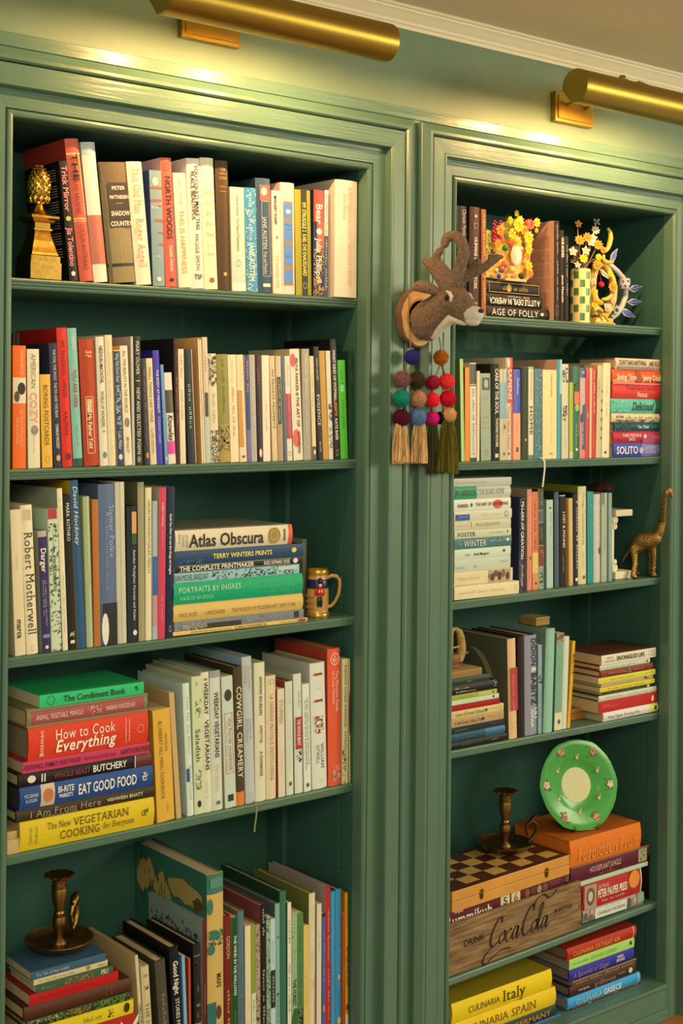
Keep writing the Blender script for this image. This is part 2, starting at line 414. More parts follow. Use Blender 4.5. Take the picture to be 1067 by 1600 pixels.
# ---------------------------------------------------------------- brass picture lights
def picture_light(xc, zc, label):
    yt = -.235; rt = .034; L = .232
    root = empty('picture_light', (xc, -.010, zc), label=label, cat='lamp', group='brass picture lights above the bookcases')
    g = MB(); g.box(-.062, .062, -.016, 0, -.033, .033, b=.0015); g.box(-.055, .055, -.019, -.015, -.026, .026, b=.0015)
    g.build('wall_plate', BRASS, root)
    zt = ZF+.645-zc; yy = yt+.010
    # shade: three quarter tube open to the wall below
    a0, a1 = math.radians(-78), math.radians(192)     # angle measured from +Y (to the wall) through +Z ; slot faces down and back
    n = 40; vs = []; fs = []
    A0, A1 = SLOT
    for r in (rt, rt-.0012):
        for i in range(n+1):
            a = A0+(A1-A0)*i/n
            for x in (-L, L): vs.append((x, yy+r*math.cos(a), zt+r*math.sin(a)))
    m_ = (n+1)*2
    for i in range(n):
        fs.append((2*i, 2*i+1, 2*i+3, 2*i+2)); fs.append((m_+2*i, m_+2*i+2, m_+2*i+3, m_+2*i+1))
    fs.append((0, m_, m_+1, 1)); fs.append((2*n, 2*n+1, m_+2*n+1, m_+2*n))
    MB().add(vs, fs).build('shade', BRASS, root, smooth=30)
    for s in (-1, 1):
        g = MB()
        # end cap: disc with the slot chord cut
        pts = [(yy+(rt-.0004)*math.cos(A0+(A1-A0)*i/n), zt+(rt-.0004)*math.sin(A0+(A1-A0)*i/n)) for i in range(n+1)]
        xs_ = (s*L, s*(L+.0025)); k = len(pts)
        vs = [(x, y, z) for x in xs_ for y, z in pts]
        fs = [tuple(range(k)), tuple(reversed(range(k, 2*k)))]+[(i, (i+1) % k, k+(i+1) % k, k+i) for i in range(k)]
        g.add(vs, fs).build('end_cap', BRASS, root)
    for s in (-1, 1):
        MB().tube([(s*.03, -.018, .004), (s*.03, -.06, .018), (s*.03, -.11, zt+.052), (s*.03, -.17, zt+.056), (s*.03, yy+.006, zt+rt-.002)], .0032, 10).build('arm', BRASS, root, smooth=True)
    g = MB(); g.lathe([(.0, .008), (.006, .008), (.007, .005), (.007, 0), (.004, -.002)], 16, (.09-.18, yy, zt+rt)).build('thumb_nut', BRASS, root, smooth=True)
    g = MB()
    for s in (-1, 1):
        g.lathe([(.009, -.03), (.009, .03)], 12, (s*.165, yy-.004, zt+.008), 'X')
    g.build('lamp_socket', mat('e8dcc0', .5), root, smooth=True)
    gb = mat('fff0c8', .4, key='lamp_bulb'); gb.node_tree.nodes['Principled BSDF'].inputs['Emission Color'].default_value = (1, .62, .25, 1); gb.node_tree.nodes['Principled BSDF'].inputs['Emission Strength'].default_value = 30
    for s in (-1, 1):
        MB().lathe([(0, -.034), (.005, -.030), (.0075, -.02), (.0075, .03), (.005, .034)], 14, (s*.10+.015, yy-.010, zt+.008), 'X').build('bulb', gb, root, smooth=True)
        l = bpy.data.lights.new('bulb_glow', 'POINT'); l.energy = LAMP_W; l.color = (1, .53, .20); l.shadow_soft_size = .006
        o = bpy.data.objects.new('bulb_glow', l); COL.objects.link(o); o.parent = root; o.location = (s*.10+.015, yy+.006, zt-.004)
SLOT = (math.radians(-9), math.radians(287)); LAMP_W = 6.8
picture_light((OPEN[0]['x0']+OPEN[0]['x1'])/2+.008, ZF+.681, 'long brushed brass picture light above the left bookcase, its whole tube in view')
picture_light((OPEN[1]['x0']+OPEN[1]['x1'])/2+.005, ZF+.663, 'brushed brass picture light above the right bookcase, cut off by the photo edge')
# ---------------------------------------------------------------- books
INK = {'k': '1c1810', 'w': 'f0e4c0', 'g': 'c89c48', 'r': 'c03020', 'b': '2c4468', 'n': '6a6048', 'y': 'f0dc60', 't': '2c7868', 'l': 'b8a878', 'p': 'd06878', 'o': 'd87828', 's': '8c9488', 'G': '2f6a3c'}
def ink(c): return mat(INK.get(c, c), .6, key='ink_'+INK.get(c, c))
_bm = {}
def cover_mesh(Hh, T, D, hard):
    """spine with rounded face and two boards"""
    b = min(.0026 if hard else .0009, T*.2); bul = min(T*.16, .004) if hard else min(T*.04, .0008)
    n = 6 if hard else 4; out = [(0, D)]; inn = []
    for i in range(n+1):
        t = i/n; x = T*t; y = bul*(1-math.sin(PI*t)) if True else 0
        out.append((x, y))
    out.append((T, D))
    inn = [(b, D), (b, bul+b)]+[(b+(T-2*b)*t/3, b+bul*.7) for t in (1, 2)]+[(T-b, bul+b), (T-b, D)]
    ring = out+inn[::-1]; k = len(ring)
    vs = [(x, y, 0) for x, y in ring]+[(x, y, Hh) for x, y in ring]
    fs = []; mi = []
    for i in range(k):
        j = (i+1) % k; fs.append((i, j, k+j, k+i))
        mi.append(0 if 1 <= i <= n else (1))
    # end faces as quads strips: left board, spine, right board
    no = len(out); L0, L1 = 0, 1
    ii = lambda q: k-1-q            # index of inn[q]
    def cap(idx, m_):
        fs.append(tuple(reversed(idx))); mi.append(m_); fs.append(tuple(i+k for i in idx)); mi.append(m_)
    cap((0, 1, ii(1), ii(0)), 1)
    cap((no-2, no-1, ii(5), ii(4)), 1)
    cap(tuple(range(1, no-1))+(ii(4), ii(3), ii(2), ii(1)), 0)
    return vs, fs, mi, b, bul
def make_book(name, Hh, T, D, col, cov, hard, page, loc, rot, label, group, texts, panels, rough=None, cat='book'):
    root = empty(name, loc, rot, label, cat, group)
    rg = rough or (.5 if hard else .38)
    m0 = mat(col, rg, bump=.12 if hard else .04, bscale=500, vary=.06, vscale=18, spec=.3)
    m1 = mat(cov, rg, bump=.12 if hard else .04, bscale=500, vary=.06, vscale=18, spec=.3) if cov else m0
    vs, fs, mi, b, bul = cover_mesh(Hh, T, D, hard)
    raw('cover', vs, fs, [m0, m1], root, mi=mi)
    ov = .003 if hard else .0003
    g = MB(); g.box(b, T-b, bul+b+.0005, D-(.003 if hard else .0004), ov, Hh-ov)
    pm = PAGES if not page else mat(page, .8)
    o = g.build('pages', pm, root, fix=False)
    yf = -.0004
    for p in panels:
        yf -= .00007; q = p.split(); f0, f1, c0, c1 = map(float, q[:4]); pc = q[4]; sh = q[5] if len(q) > 5 else ''
        z0, z1, x0, x1 = Hh*(1-f1), Hh*(1-f0), T*c0, T*c1
        m_ = mat(pc, rg, key='band_'+pc)
        if sh == 'o' or sh == 'r':
            nn = 18; cx, cz, rx, rz = (x0+x1)/2, (z0+z1)/2, (x1-x0)/2, (z1-z0)/2
            if sh == 'o':
                v = [(cx+rx*math.cos(2*PI*i/nn), yf, cz+rz*math.sin(2*PI*i/nn)) for i in range(nn)]
                raw('spine_emblem', v, [tuple(range(nn))], m_, root)
            else:
                v = [(cx+a*math.cos(2*PI*i/nn), yf, cz+c*math.sin(2*PI*i/nn)) for a, c in ((rx, rz), (rx*.86, rz*.86)) for i in range(nn)]
                raw('spine_emblem', v, [(i, (i+1) % nn, nn+(i+1) % nn, nn+i) for i in range(nn)], m_, root)
        elif sh == 'f':      # thin frame
            w_ = T*.035; v = []; f_ = []
            for a, c, d, e in ((x0, x1, z0, z0+w_), (x0, x1, z1-w_, z1), (x0, x0+w_, z0, z1), (x1-w_, x1, z0, z1)):
                k = len(v); v += [(a, yf, d), (c, yf, d), (c, yf, e), (a, yf, e)]; f_.append((k, k+1, k+2, k+3))
            raw('spine_frame', v, f_, m_, root)
        elif sh == 'x':      # scattered leaf-like marks of a printed pattern
            rr = random.Random(int(z0*1e5)+int(T*1e5)); v = []; f_ = []
            cnt = max(6, min(90, int((z1-z0)*(x1-x0)*60000)))
            for _ in range(cnt):
                a = rr.uniform(x0, x1); c = rr.uniform(z0, z1); an = rr.uniform(0, PI); l_ = rr.uniform(.002, .006); w_ = rr.uniform(.0006, .0016)
                ca, sa = math.cos(an), math.sin(an); k = len(v)
                for u_, w2 in ((-l_, 0), (0, w_), (l_, 0), (0, -w_)):
                    xx = min(x1, max(x0, a+u_*ca-w2*sa)); zz = min(z1, max(z0, c+u_*sa+w2*ca)); v.append((xx, yf-.00002, zz))
                f_.append((k, k+1, k+2, k+3))
            raw('spine_pattern', v, f_, m_, root)
        else:
            v = []; nn = 6; 
            if c0 <= 0.001 and c1 >= .999:      # full wrap follows the rounded spine and the corner
                for i in range(nn+1):
                    t = i/nn; xx = T*t; yy = bul*(1-math.sin(PI*t))+yf+.0001
                    v += [(xx, yy, z0), (xx, yy, z1)]
                raw('spine_band', v, [(2*i, 2*i+2, 2*i+3, 2*i+1) for i in range(nn)], m_, root)
            else:
                raw('spine_panel', [(x0, yf, z0), (x1, yf, z0), (x1, yf, z1), (x0, yf, z1)], [(0, 1, 2, 3)], m_, root)
    yf = min(-.0009, yf-.0003)
    for t in texts:
        q = t.split('|'); s = q[0]; fl = q[6] if len(q) > 6 else ''
        f0, f1, c, rel = map(float, q[1:5]); m_ = ink(q[5])
        if 'h' in fl:
            lettering('lettering', s, (T*c, yf, Hh*(1-f0)), (1, 0, 0), (0, 0, 1), T*f1, T*rel*1.06, m_, root, fl, 1.4)
        elif 'u' in fl:
            lettering('lettering', s, (T*c, yf, Hh*(1-(f0+f1)/2)), (0, 0, 1), (-1, 0, 0), Hh*(f1-f0), T*min(.92, rel*1.18), m_, root, fl)
        else:
            lettering('lettering', s, (T*c, yf, Hh*(1-(f0+f1)/2)), (0, 0, -1), (1, 0, 0), Hh*(f1-f0), T*min(.92, rel*1.18), m_, root, fl)
    return root
LABELS = []
def finish_label(desc, pos):
    l = desc+pos; LABELS.append(l); return l
ROWN = {('left', 0): 'top left shelf', ('left', 1): 'second left shelf', ('left', 2): 'third left shelf', ('left', 3): 'fourth left shelf', ('left', 4): 'bottom left shelf',
        ('right', 0): 'top right shelf', ('right', 1): 'second right shelf', ('right', 2): 'third right shelf', ('right', 3): 'fourth right shelf', ('right', 4): 'fifth right shelf', ('right', 5): 'lowest right shelf'}
def row(side, i, org, sc, first, books, Y0=.006, depth=None, group=None, ym=None):
    """upright books: (x0 x1 at foot, x0 y at head in crop pixels, colour[/cover][:pages], kind, desc, short, texts, panels)"""
    ox, oy = org; zf = shelf_z(side, i) if i < 5 else (lambda x: ZB)
    rn = ROWN[(side, i)]; prev = first
    oc_ = OPEN[0 if side == 'left' else 1]
    L_ = []
    for bk in books:
        b0, b1, t0, ty = [float(v) for v in bk[0].split()]
        Y = Y0
        for tok in bk[2].split():
            if tok[0] == 'y': Y = Y0+float(tok[1:])/1000
        X0 = x_at(ox+b0/sc, Y, zf); X1 = x_at(ox+b1/sc, Y, zf)
        z0 = zf((X0+X1)/2)
        Xt, Zt = unproj(ox+t0/sc, oy+ty/sc, Y)
        if ym:                                   # feet hidden below the frame: follow each spine down to the shelf
            a0, za = unproj(ox+b0/sc, oy+ym/sc, Y); a1, _ = unproj(ox+b1/sc, oy+ym/sc, Y)
            X0 = Xt+(a0-Xt)*(Zt-z0)/(Zt-za); X1 = X0+(a1-a0)
        th = math.atan2(Xt-X0, Zt-z0)
        if abs(th) < .004: th = 0
        L_.append([X0, X1, th, math.hypot(Xt-X0, Zt-z0), Y, z0])
    zcap = (ZT if i == 0 else ZF+min(SHELF[side][i-1])-SH_T)-.0025
    for q in L_: q[3] = min(q[3], (zcap-q[5])/math.cos(q[2])-abs(math.sin(q[2]))*(q[1]-q[0]))
    edge = row.edge.get((side, i))
    if edge and L_ and abs(L_[0][0]-edge[0]) < .03 and L_[0][4] < .1:      # stay clear of what stands to the left
        e = edge[0]+.0006
        if L_[0][0] < e: L_[0][0] = e
        dx = (L_[0][0]+math.tan(L_[0][2])*min(edge[1], L_[0][3])) - (edge[0]+.0006)
        if dx < 0: L_[0][0] -= dx
    pv = row.last.get((side, i), [])
    for k, c in enumerate(L_[:4]):
        if c[4] > .1: continue
        for p in pv:
            if p[0] > c[1]+.05: continue
            hm = min(p[3], c[3]); over = max((p[1]+math.tan(p[2])*z)-(c[0]+math.tan(c[2])*z) for z in (0, hm))
            if over > -.0005: c[0] += over+.0006
        if c[1]-c[0] < .004: c[1] = c[0]+.004
    for k, j in [(k, j) for j in (1, 1, 2, 1) for k in range(1, len(L_)) if k-j >= 0]:
        p, c = L_[k-j], L_[k]; hm = min(p[3]*math.cos(p[2]), c[3]*math.cos(c[2]))
        over = max((p[1]+math.tan(p[2])*z)-(c[0]+math.tan(c[2])*z) for z in (0, hm))
        if over > -.0003:
            o2 = over+.0004; wp, wc = p[1]-p[0], c[1]-c[0]
            sh = min(o2, wp*.35)*(wp/(wp+wc)) if o2 > .0006 else o2*.5
            p[1] -= sh; c[0] += o2-sh
            if c[1]-c[0] < .004: c[1] = c[0]+.004
    for q in L_[::-1]:                           # keep clear of the right side panel
        lim = oc_['x1']-.0012
        if q[1] > lim: q[1] = lim; q[0] = min(q[0], lim-.004)
        mxl = math.atan2(lim-q[1], q[3])
        if q[2] > mxl: q[2] = mxl
    for k in range(len(L_)-2, -1, -1):
        p, c = L_[k], L_[k+1]; hm = min(p[3], c[3])
        if (p[4] < .1) != (c[4] < .1): continue
        over = max((p[1]+math.tan(p[2])*z)-(c[0]+math.tan(c[2])*z) for z in (0, hm))
        if over > -.0002:
            p[1] -= over+.0004
            if p[1]-p[0] < .004: p[0] = p[1]-.004
    for q in L_:
        if q[0] < oc_['x0']+.001: q[0] = oc_['x0']+.001
        if q[0]+math.sin(q[2])*q[3] < oc_['x0']+.001: q[2] = -math.asin(max(0, q[0]-oc_['x0']-.001)/q[3])
    if L_ and L_[-1][4] < .1: row.last[(side, i)] = L_[-4:]
    if L_ and L_[-1][4] < .1: row.edge[(side, i)] = (L_[-1][1]+max(0, math.tan(L_[-1][2]))*0, L_[-1][3])
    for bk, (X0, X1, th, Hh, Y, z0) in zip(books, L_):
        col = bk[1]; kind = bk[2]; desc = bk[3]; short = bk[4]
        tx = bk[5] if len(bk) > 5 else []; pn = bk[6] if len(bk) > 6 else []
        page = None; cov = None
        if ':' in col: col, page = col.split(':')
        if '/' in col: col, cov = col.split('/')
        hard = kind[0] == 'h'
        T = max(.003, (X1-X0)*math.cos(th)-.0005)
        D = depth or Hh*(.66 if hard else .64)
        for tok in kind.split():
            if tok[0] == 'd': D = float(tok[1:])/1000
        top = math.sin(th)*Hh
        near = min(X0, X0+top) < oc_['x0']+.017 or max(X1, X1+top) > oc_['x1']-.017
        D = min(D, (.212 if near else .262)-Y)
        z0 = max(zf(X0), zf(X1))+.0004
        if th <= 0: loc = (X0, Y, z0)
        else: loc = (X1-.0005-T*math.cos(th), Y, z0+T*math.sin(th))
        sep = ', right of the ' if prev and not prev.startswith('@') else ', '
        pos = (sep+prev+', '+rn) if sep != ', ' else (', '+prev[1:]+', '+rn)
        if 'L' in kind.split(): pos = ', '+rn
        make_book('book', Hh, T, D, col, cov, hard, page, loc, (0, th, 0), finish_label(desc, pos), group or 'books on the '+rn, tx, pn)
        prev = short
row.edge = {}; row.last = {}
def pile(side, i, org, sc, top, books, Y0=.006, group=None, zbase=None):
    """lying books listed from the BOTTOM up: (x0 x1 ytop_at_left, colour, kind, desc, short, texts, panels)"""
    ox, oy = org; zf = shelf_z(side, i) if i < 5 else (lambda x: ZB)
    rn = ROWN[(side, i)]; z = zbase
    n = len(books); tops = []
    for k, bk in enumerate(books):
        a, b, yt = [float(v) for v in bk[0].split()]
        col = bk[1]; kind = bk[2]; desc = bk[3]; short = bk[4]
        tx = bk[5] if len(bk) > 5 else []; pn = bk[6] if len(bk) > 6 else []
        page = None; cov = None
        if ':' in col: col, page = col.split(':')
        if '/' in col: col, cov = col.split('/')
        Y = Y0; yaw = 0; asp = None
        for tok in kind.split():
            if tok[0] == 'y': Y = Y0+float(tok[1:])/1000
            if tok[0] == 'r': yaw = math.radians(float(tok[1:]))
        X0, Zt = unproj(ox+a/sc, oy+yt/sc, Y)
        if z is None: z = max(zf(X0), zf(x_at(ox+b/sc, Y, zf)))+.0006
        X1 = x_at(ox+b/sc, Y, lambda x: (z+Zt)/2)
        for tok in kind.split():
            if tok[0] == 'e': X0 -= float(tok[1:])/1000
        oc_ = OPEN[0 if side == 'left' else 1]
        X0 = max(X0, oc_['x0']+.0012); X1 = min(X1, oc_['x1']-.0015)
        T = max(.004, Zt-z-.0003); Hh = (X1-X0)/math.cos(yaw)
        hard = kind[0] == 'h'
        D = min(Hh*(.72 if hard else .68), .20)
        for tok in kind.split():
            if tok[0] == 'd': D = float(tok[1:])/1000
        D = min(D, (.212 if X0 < oc_['x0']+.017 or X1 > oc_['x1']-.017 else .262)-Y)
        ab = books[k+1][4] if k+1 < n else None
        pos = (', under the '+ab if ab else ', '+top)+', '+rn
        make_book('book', Hh, T, D, col, cov, hard, page, (X1, Y, z), (0, -PI/2, yaw), finish_label(desc, pos), group or 'stacked books on the '+rn, tx, pn)
        z += T+.0003
        tops.append((X0, X1, Y, z)); row.edge[(side, i)] = (max(t[1] for t in tops), z-zf(X1))
    return tops
# ---------------------------------------------------------------- left bookcase
CR = 'e6d6a8'    # cream paper
row('left', 0, (0, 180), 3.557, '@left end beside the gold finial', [
 ("388 440 328 255", "221e1a/14110e", "p", "black paperback with pink heavy lettering", "black-pink spine", ["Trick Mirror|.04|.42|.5|.55|e88878|b", "Jia Tolentino|.56|.88|.5|.55|e88878|b"], [".46 .50 .2 .8 e8b030 o", ".92 .96 .25 .75 e6d6a8 o"]),
 ("444 528 356 130", "c85a40/9c3024", "h", "tall coral hardback with yellow stripes", "coral hardback", ["THE|.05|.35|.5|.35|k|b", "UNDERGROUND RAILROAD|.13|.53|.42|.3|6a2018|", "COLSON WHITEHEAD|.60|.92|.5|.3|6a2018|"], [".10 .112 0 1 e0b060", ".555 .565 0 1 e0b060", ".575 .58 0 1 e0b060", ".12 .54 .80 .86 e0b060"]),
 ("528 607 452 150", "eadcb2/a8b4a0", "h", "white hardback with wide rust-brown band", "rust-banded white book", [], ["0 .09 0 1 b0bca8", ".52 .87 0 1 b86a50"]),
 ("614 762 550 262", "8a7a4c/5a5038", "h", "thick khaki hardback with dark label", "thick khaki hardback", ["PETER|.215|.5|.62|.11|w|hb", "MATTHIESSEN|.29|.72|.62|.11|w|hb", "SHADOW|.425|.7|.62|.15|w|hb", "COUNTRY|.51|.8|.62|.15|w|hb"], ["0 .17 0 1 6a5434", ".17 .54 .22 1 382c20", ".34 .343 .5 .75 e6d6a8", ".84 .865 0 1 2a241a", "0 1 0 .12 4c442c"]),
 ("764 850 706 258", "ecdcac", "h", "cream hardback with pale tan lettering", "pale tan-lettered spine", ["This Old Man|.05|.42|.5|.42|b89860|s", "Roger Angell|.46|.86|.5|.42|b89860|s"], []),
 ("852 922 830 305", "7c948a/283c5c", "p", "teal grey paperback with orange rungs", "teal rung book", ["~SMALL MERCIES|.32|.60|.35|.22|w|h", "~A NOVEL|.74|.6|.4|.14|w|h"], [".06 .13 .2 .7 d8d0a0 o", ".14 .16 .1 1 b85830", ".25 .27 0 .9 b85830", ".30 .31 .5 1 b85830", ".42 .44 .3 1 b85830", ".53 .54 .5 1 b85830", ".63 .645 .6 1 b85830", ".92 .96 .3 .7 e6d6a8 o"]),
 ("924 992 892 235", "d8604a/e0b0a0", "h", "salmon red hardback with bold black lettering", "salmon red book", ["NORTH WOODS|.14|.63|.5|.42|k|b", "DANIEL MASON|.68|.88|.5|.25|w|"], [".04 .10 .2 .8 903024 r", ".93 .96 .3 .7 k o".replace(' k ', ' 1c1810 ')]),
 ("993 1066 957 320", "ecd6a6/e8d8b0", "p", "short cream paperback with gold lettering", "short gold-lettered book", ["~ANN HOOD|.05|.28|.5|.3|b89048|", "THIS IS HAPPINESS|.32|.88|.5|.34|b89048|"], []),
 ("1068 1142 1040 238", "ecdcb4/f0e0c0", "h", "white hardback with black typewriter lettering", "typewriter-lettered book", ["YOU COULD MAKE THIS|.05|.55|.62|.24|k|b", "PLACE BEAUTIFUL|.1|.48|.32|.24|k|b", "MAGGIE SMITH|.58|.86|.5|.24|k|", "TSP|.91|.6|.5|.3|k|hb"], []),
 ("1144 1218 1116 235", "e8e0a8/c8d0b0", "h", "pale lemon hardback with stacked gold words", "pale lemon book", ["Every|.26|.8|.5|.26|b89850|his", "Good|.34|.7|.5|.26|b89850|his", "Boy|.42|.6|.5|.26|b89850|his", "Does|.50|.7|.5|.26|a88848|his", "Fine|.58|.6|.5|.26|a88848|his", "Jerry|.66|.6|.5|.22|c0b080|his", "Denk|.73|.6|.5|.22|b89850|his"], [".91 .95 .3 .7 806838 o"]),
 ("1219 1290 1200 250", "4c3a24/2c2218", "h", "dark brown hardback with small gold lettering", "dark brown book", ["THE|.07|.4|.5|.16|g|h", "~STORY|.10|.6|.5|.17|g|h", "COOK|.135|.6|.5|.17|g|h", "~Scott|.20|.5|.5|.15|g|hi", "~Moss|.235|.5|.5|.15|g|hi"], [".86 .89 .35 .65 c89c48 o"]),
 ("1291 1370 1278 398", "b8c8a4/b09868", "p", "pale mint paperback with cream foot", "pale mint paperback", ["Hannah Arendt|.08|.28|.5|.17|5a6450|", "The Origins of Totalitarianism|.30|.62|.5|.17|5a6450|"], [".92 1 0 1 ecd8b0", ".70 .76 .35 .65 7c8468 r"]),
 ("1371 1436 1357 402", "3c8ca4/b89860", "p", "narrow bright blue paperback with swirling pattern", "blue swirl paperback", ["~BITCH IN A BONNET|.06|.50|.5|.4|d8e4d0|b", "JANE AUSTEN|.53|.9|.5|.4|d8e4d0|b"], ["0 1 0 1 1c5474 x", "0 1 0 1 a8d0cc x"]),
 ("1438 1520 1424 348", "3a5460/24343c", "h", "slate blue hardback with small red picture", "slate blue hardback", ["JANE AUSTEN|.34|.62|.5|.22|e0d8b8|s", "Pride and Prejudice|.64|.84|.5|.2|d8d0b0|si"], [".06 .20 .2 .9 c86048", ".08 .15 .3 .7 e4cfa4 o", ".20 .86 .3 .85 9cacA0 f".replace('A', 'a'), ".92 .95 .3 .8 e6d6a8"]),
 ("1521 1566 1510 418", "ecd4ac/e0c090", "p", "thin cream paperback with black capitals", "black-capital cream book", ["MARGERY SHARP|.05|.33|.4|.3|k|b", "THE NUTMEG TREE|.62|.95|.5|.3|b09070|"], [".44 .47 .4 .7 c86040 o"]),
 ("1567 1648 1562 372", "eccfae/d8b0a0", "h", "cream hardback with four blue luggage tags", "blue-tag hardback", ["~TONIO|.38|.35|.45|.12|2c3c50|h", "~THE ISLAND|.42|.4|.45|.1|2c3c50|h", "~NOVEL|.66|.4|.45|.12|2c3c50|h"], [".17 .92 .15 .78 a07838", ".19 .32 .15 .78 5484b8", ".35 .53 .15 .78 5484b8", ".56 .74 .15 .78 5484b8", ".78 .90 .15 .78 5484b8", ".24 .28 .3 .65 e0e0c8 o"]),
 ("1649 1740 1640 412", "a8a030/5c5c20", "h", "olive yellow hardback with central black stripe", "olive striped book", ["MY STRUGGLE 2|.12|.40|.5|.2|e8dc60|b", "KARL OVE KNAUSGAARD|.42|.82|.5|.2|e8dc60|b"], ["0 1 .32 .68 2c2a1c", ".88 .94 .38 .62 c8c060 r"]),
 ("1741 1800 1744 414", "283450/1c2438", "p", "narrow red and navy patterned paperback", "red-navy patterned book", ["Bear|.13|.32|.5|.5|w|b", "Julia Phillips|.46|.84|.5|.45|w|b"], ["0 .3 0 1 c04028", ".3 .55 .3 1 b05028", ".36 .42 .25 .8 e8d8b0 o", ".55 1 0 1 d0a040 x", ".84 .88 .3 .8 e0b050 o"]),
 ("1801 1822 1804 416", "e8e0c8/2c3858", "p", "very thin white and navy spine", "very thin navy-white spine", ["~THE CINNAMON WHISTLE|.04|.42|.5|.6|283860|b", "~MARILYNNE ROBINSON|.46|.95|.5|.5|e8e0c8|"], [".43 1 0 1 2c3858"]),
 ("1864 1988 1868 355", "f0dab0/dcc8a0", "h y-10 d170", "large cream hardback, faded tan lettering", "large cream hardback", ["A MEDITERRANEAN COAST THROUGH A CENTURY|.06|.9|.62|.15|d0a878|s", "Jane Morris|.12|.34|.4|.15|d8b078|s", ""][:2], []),
])
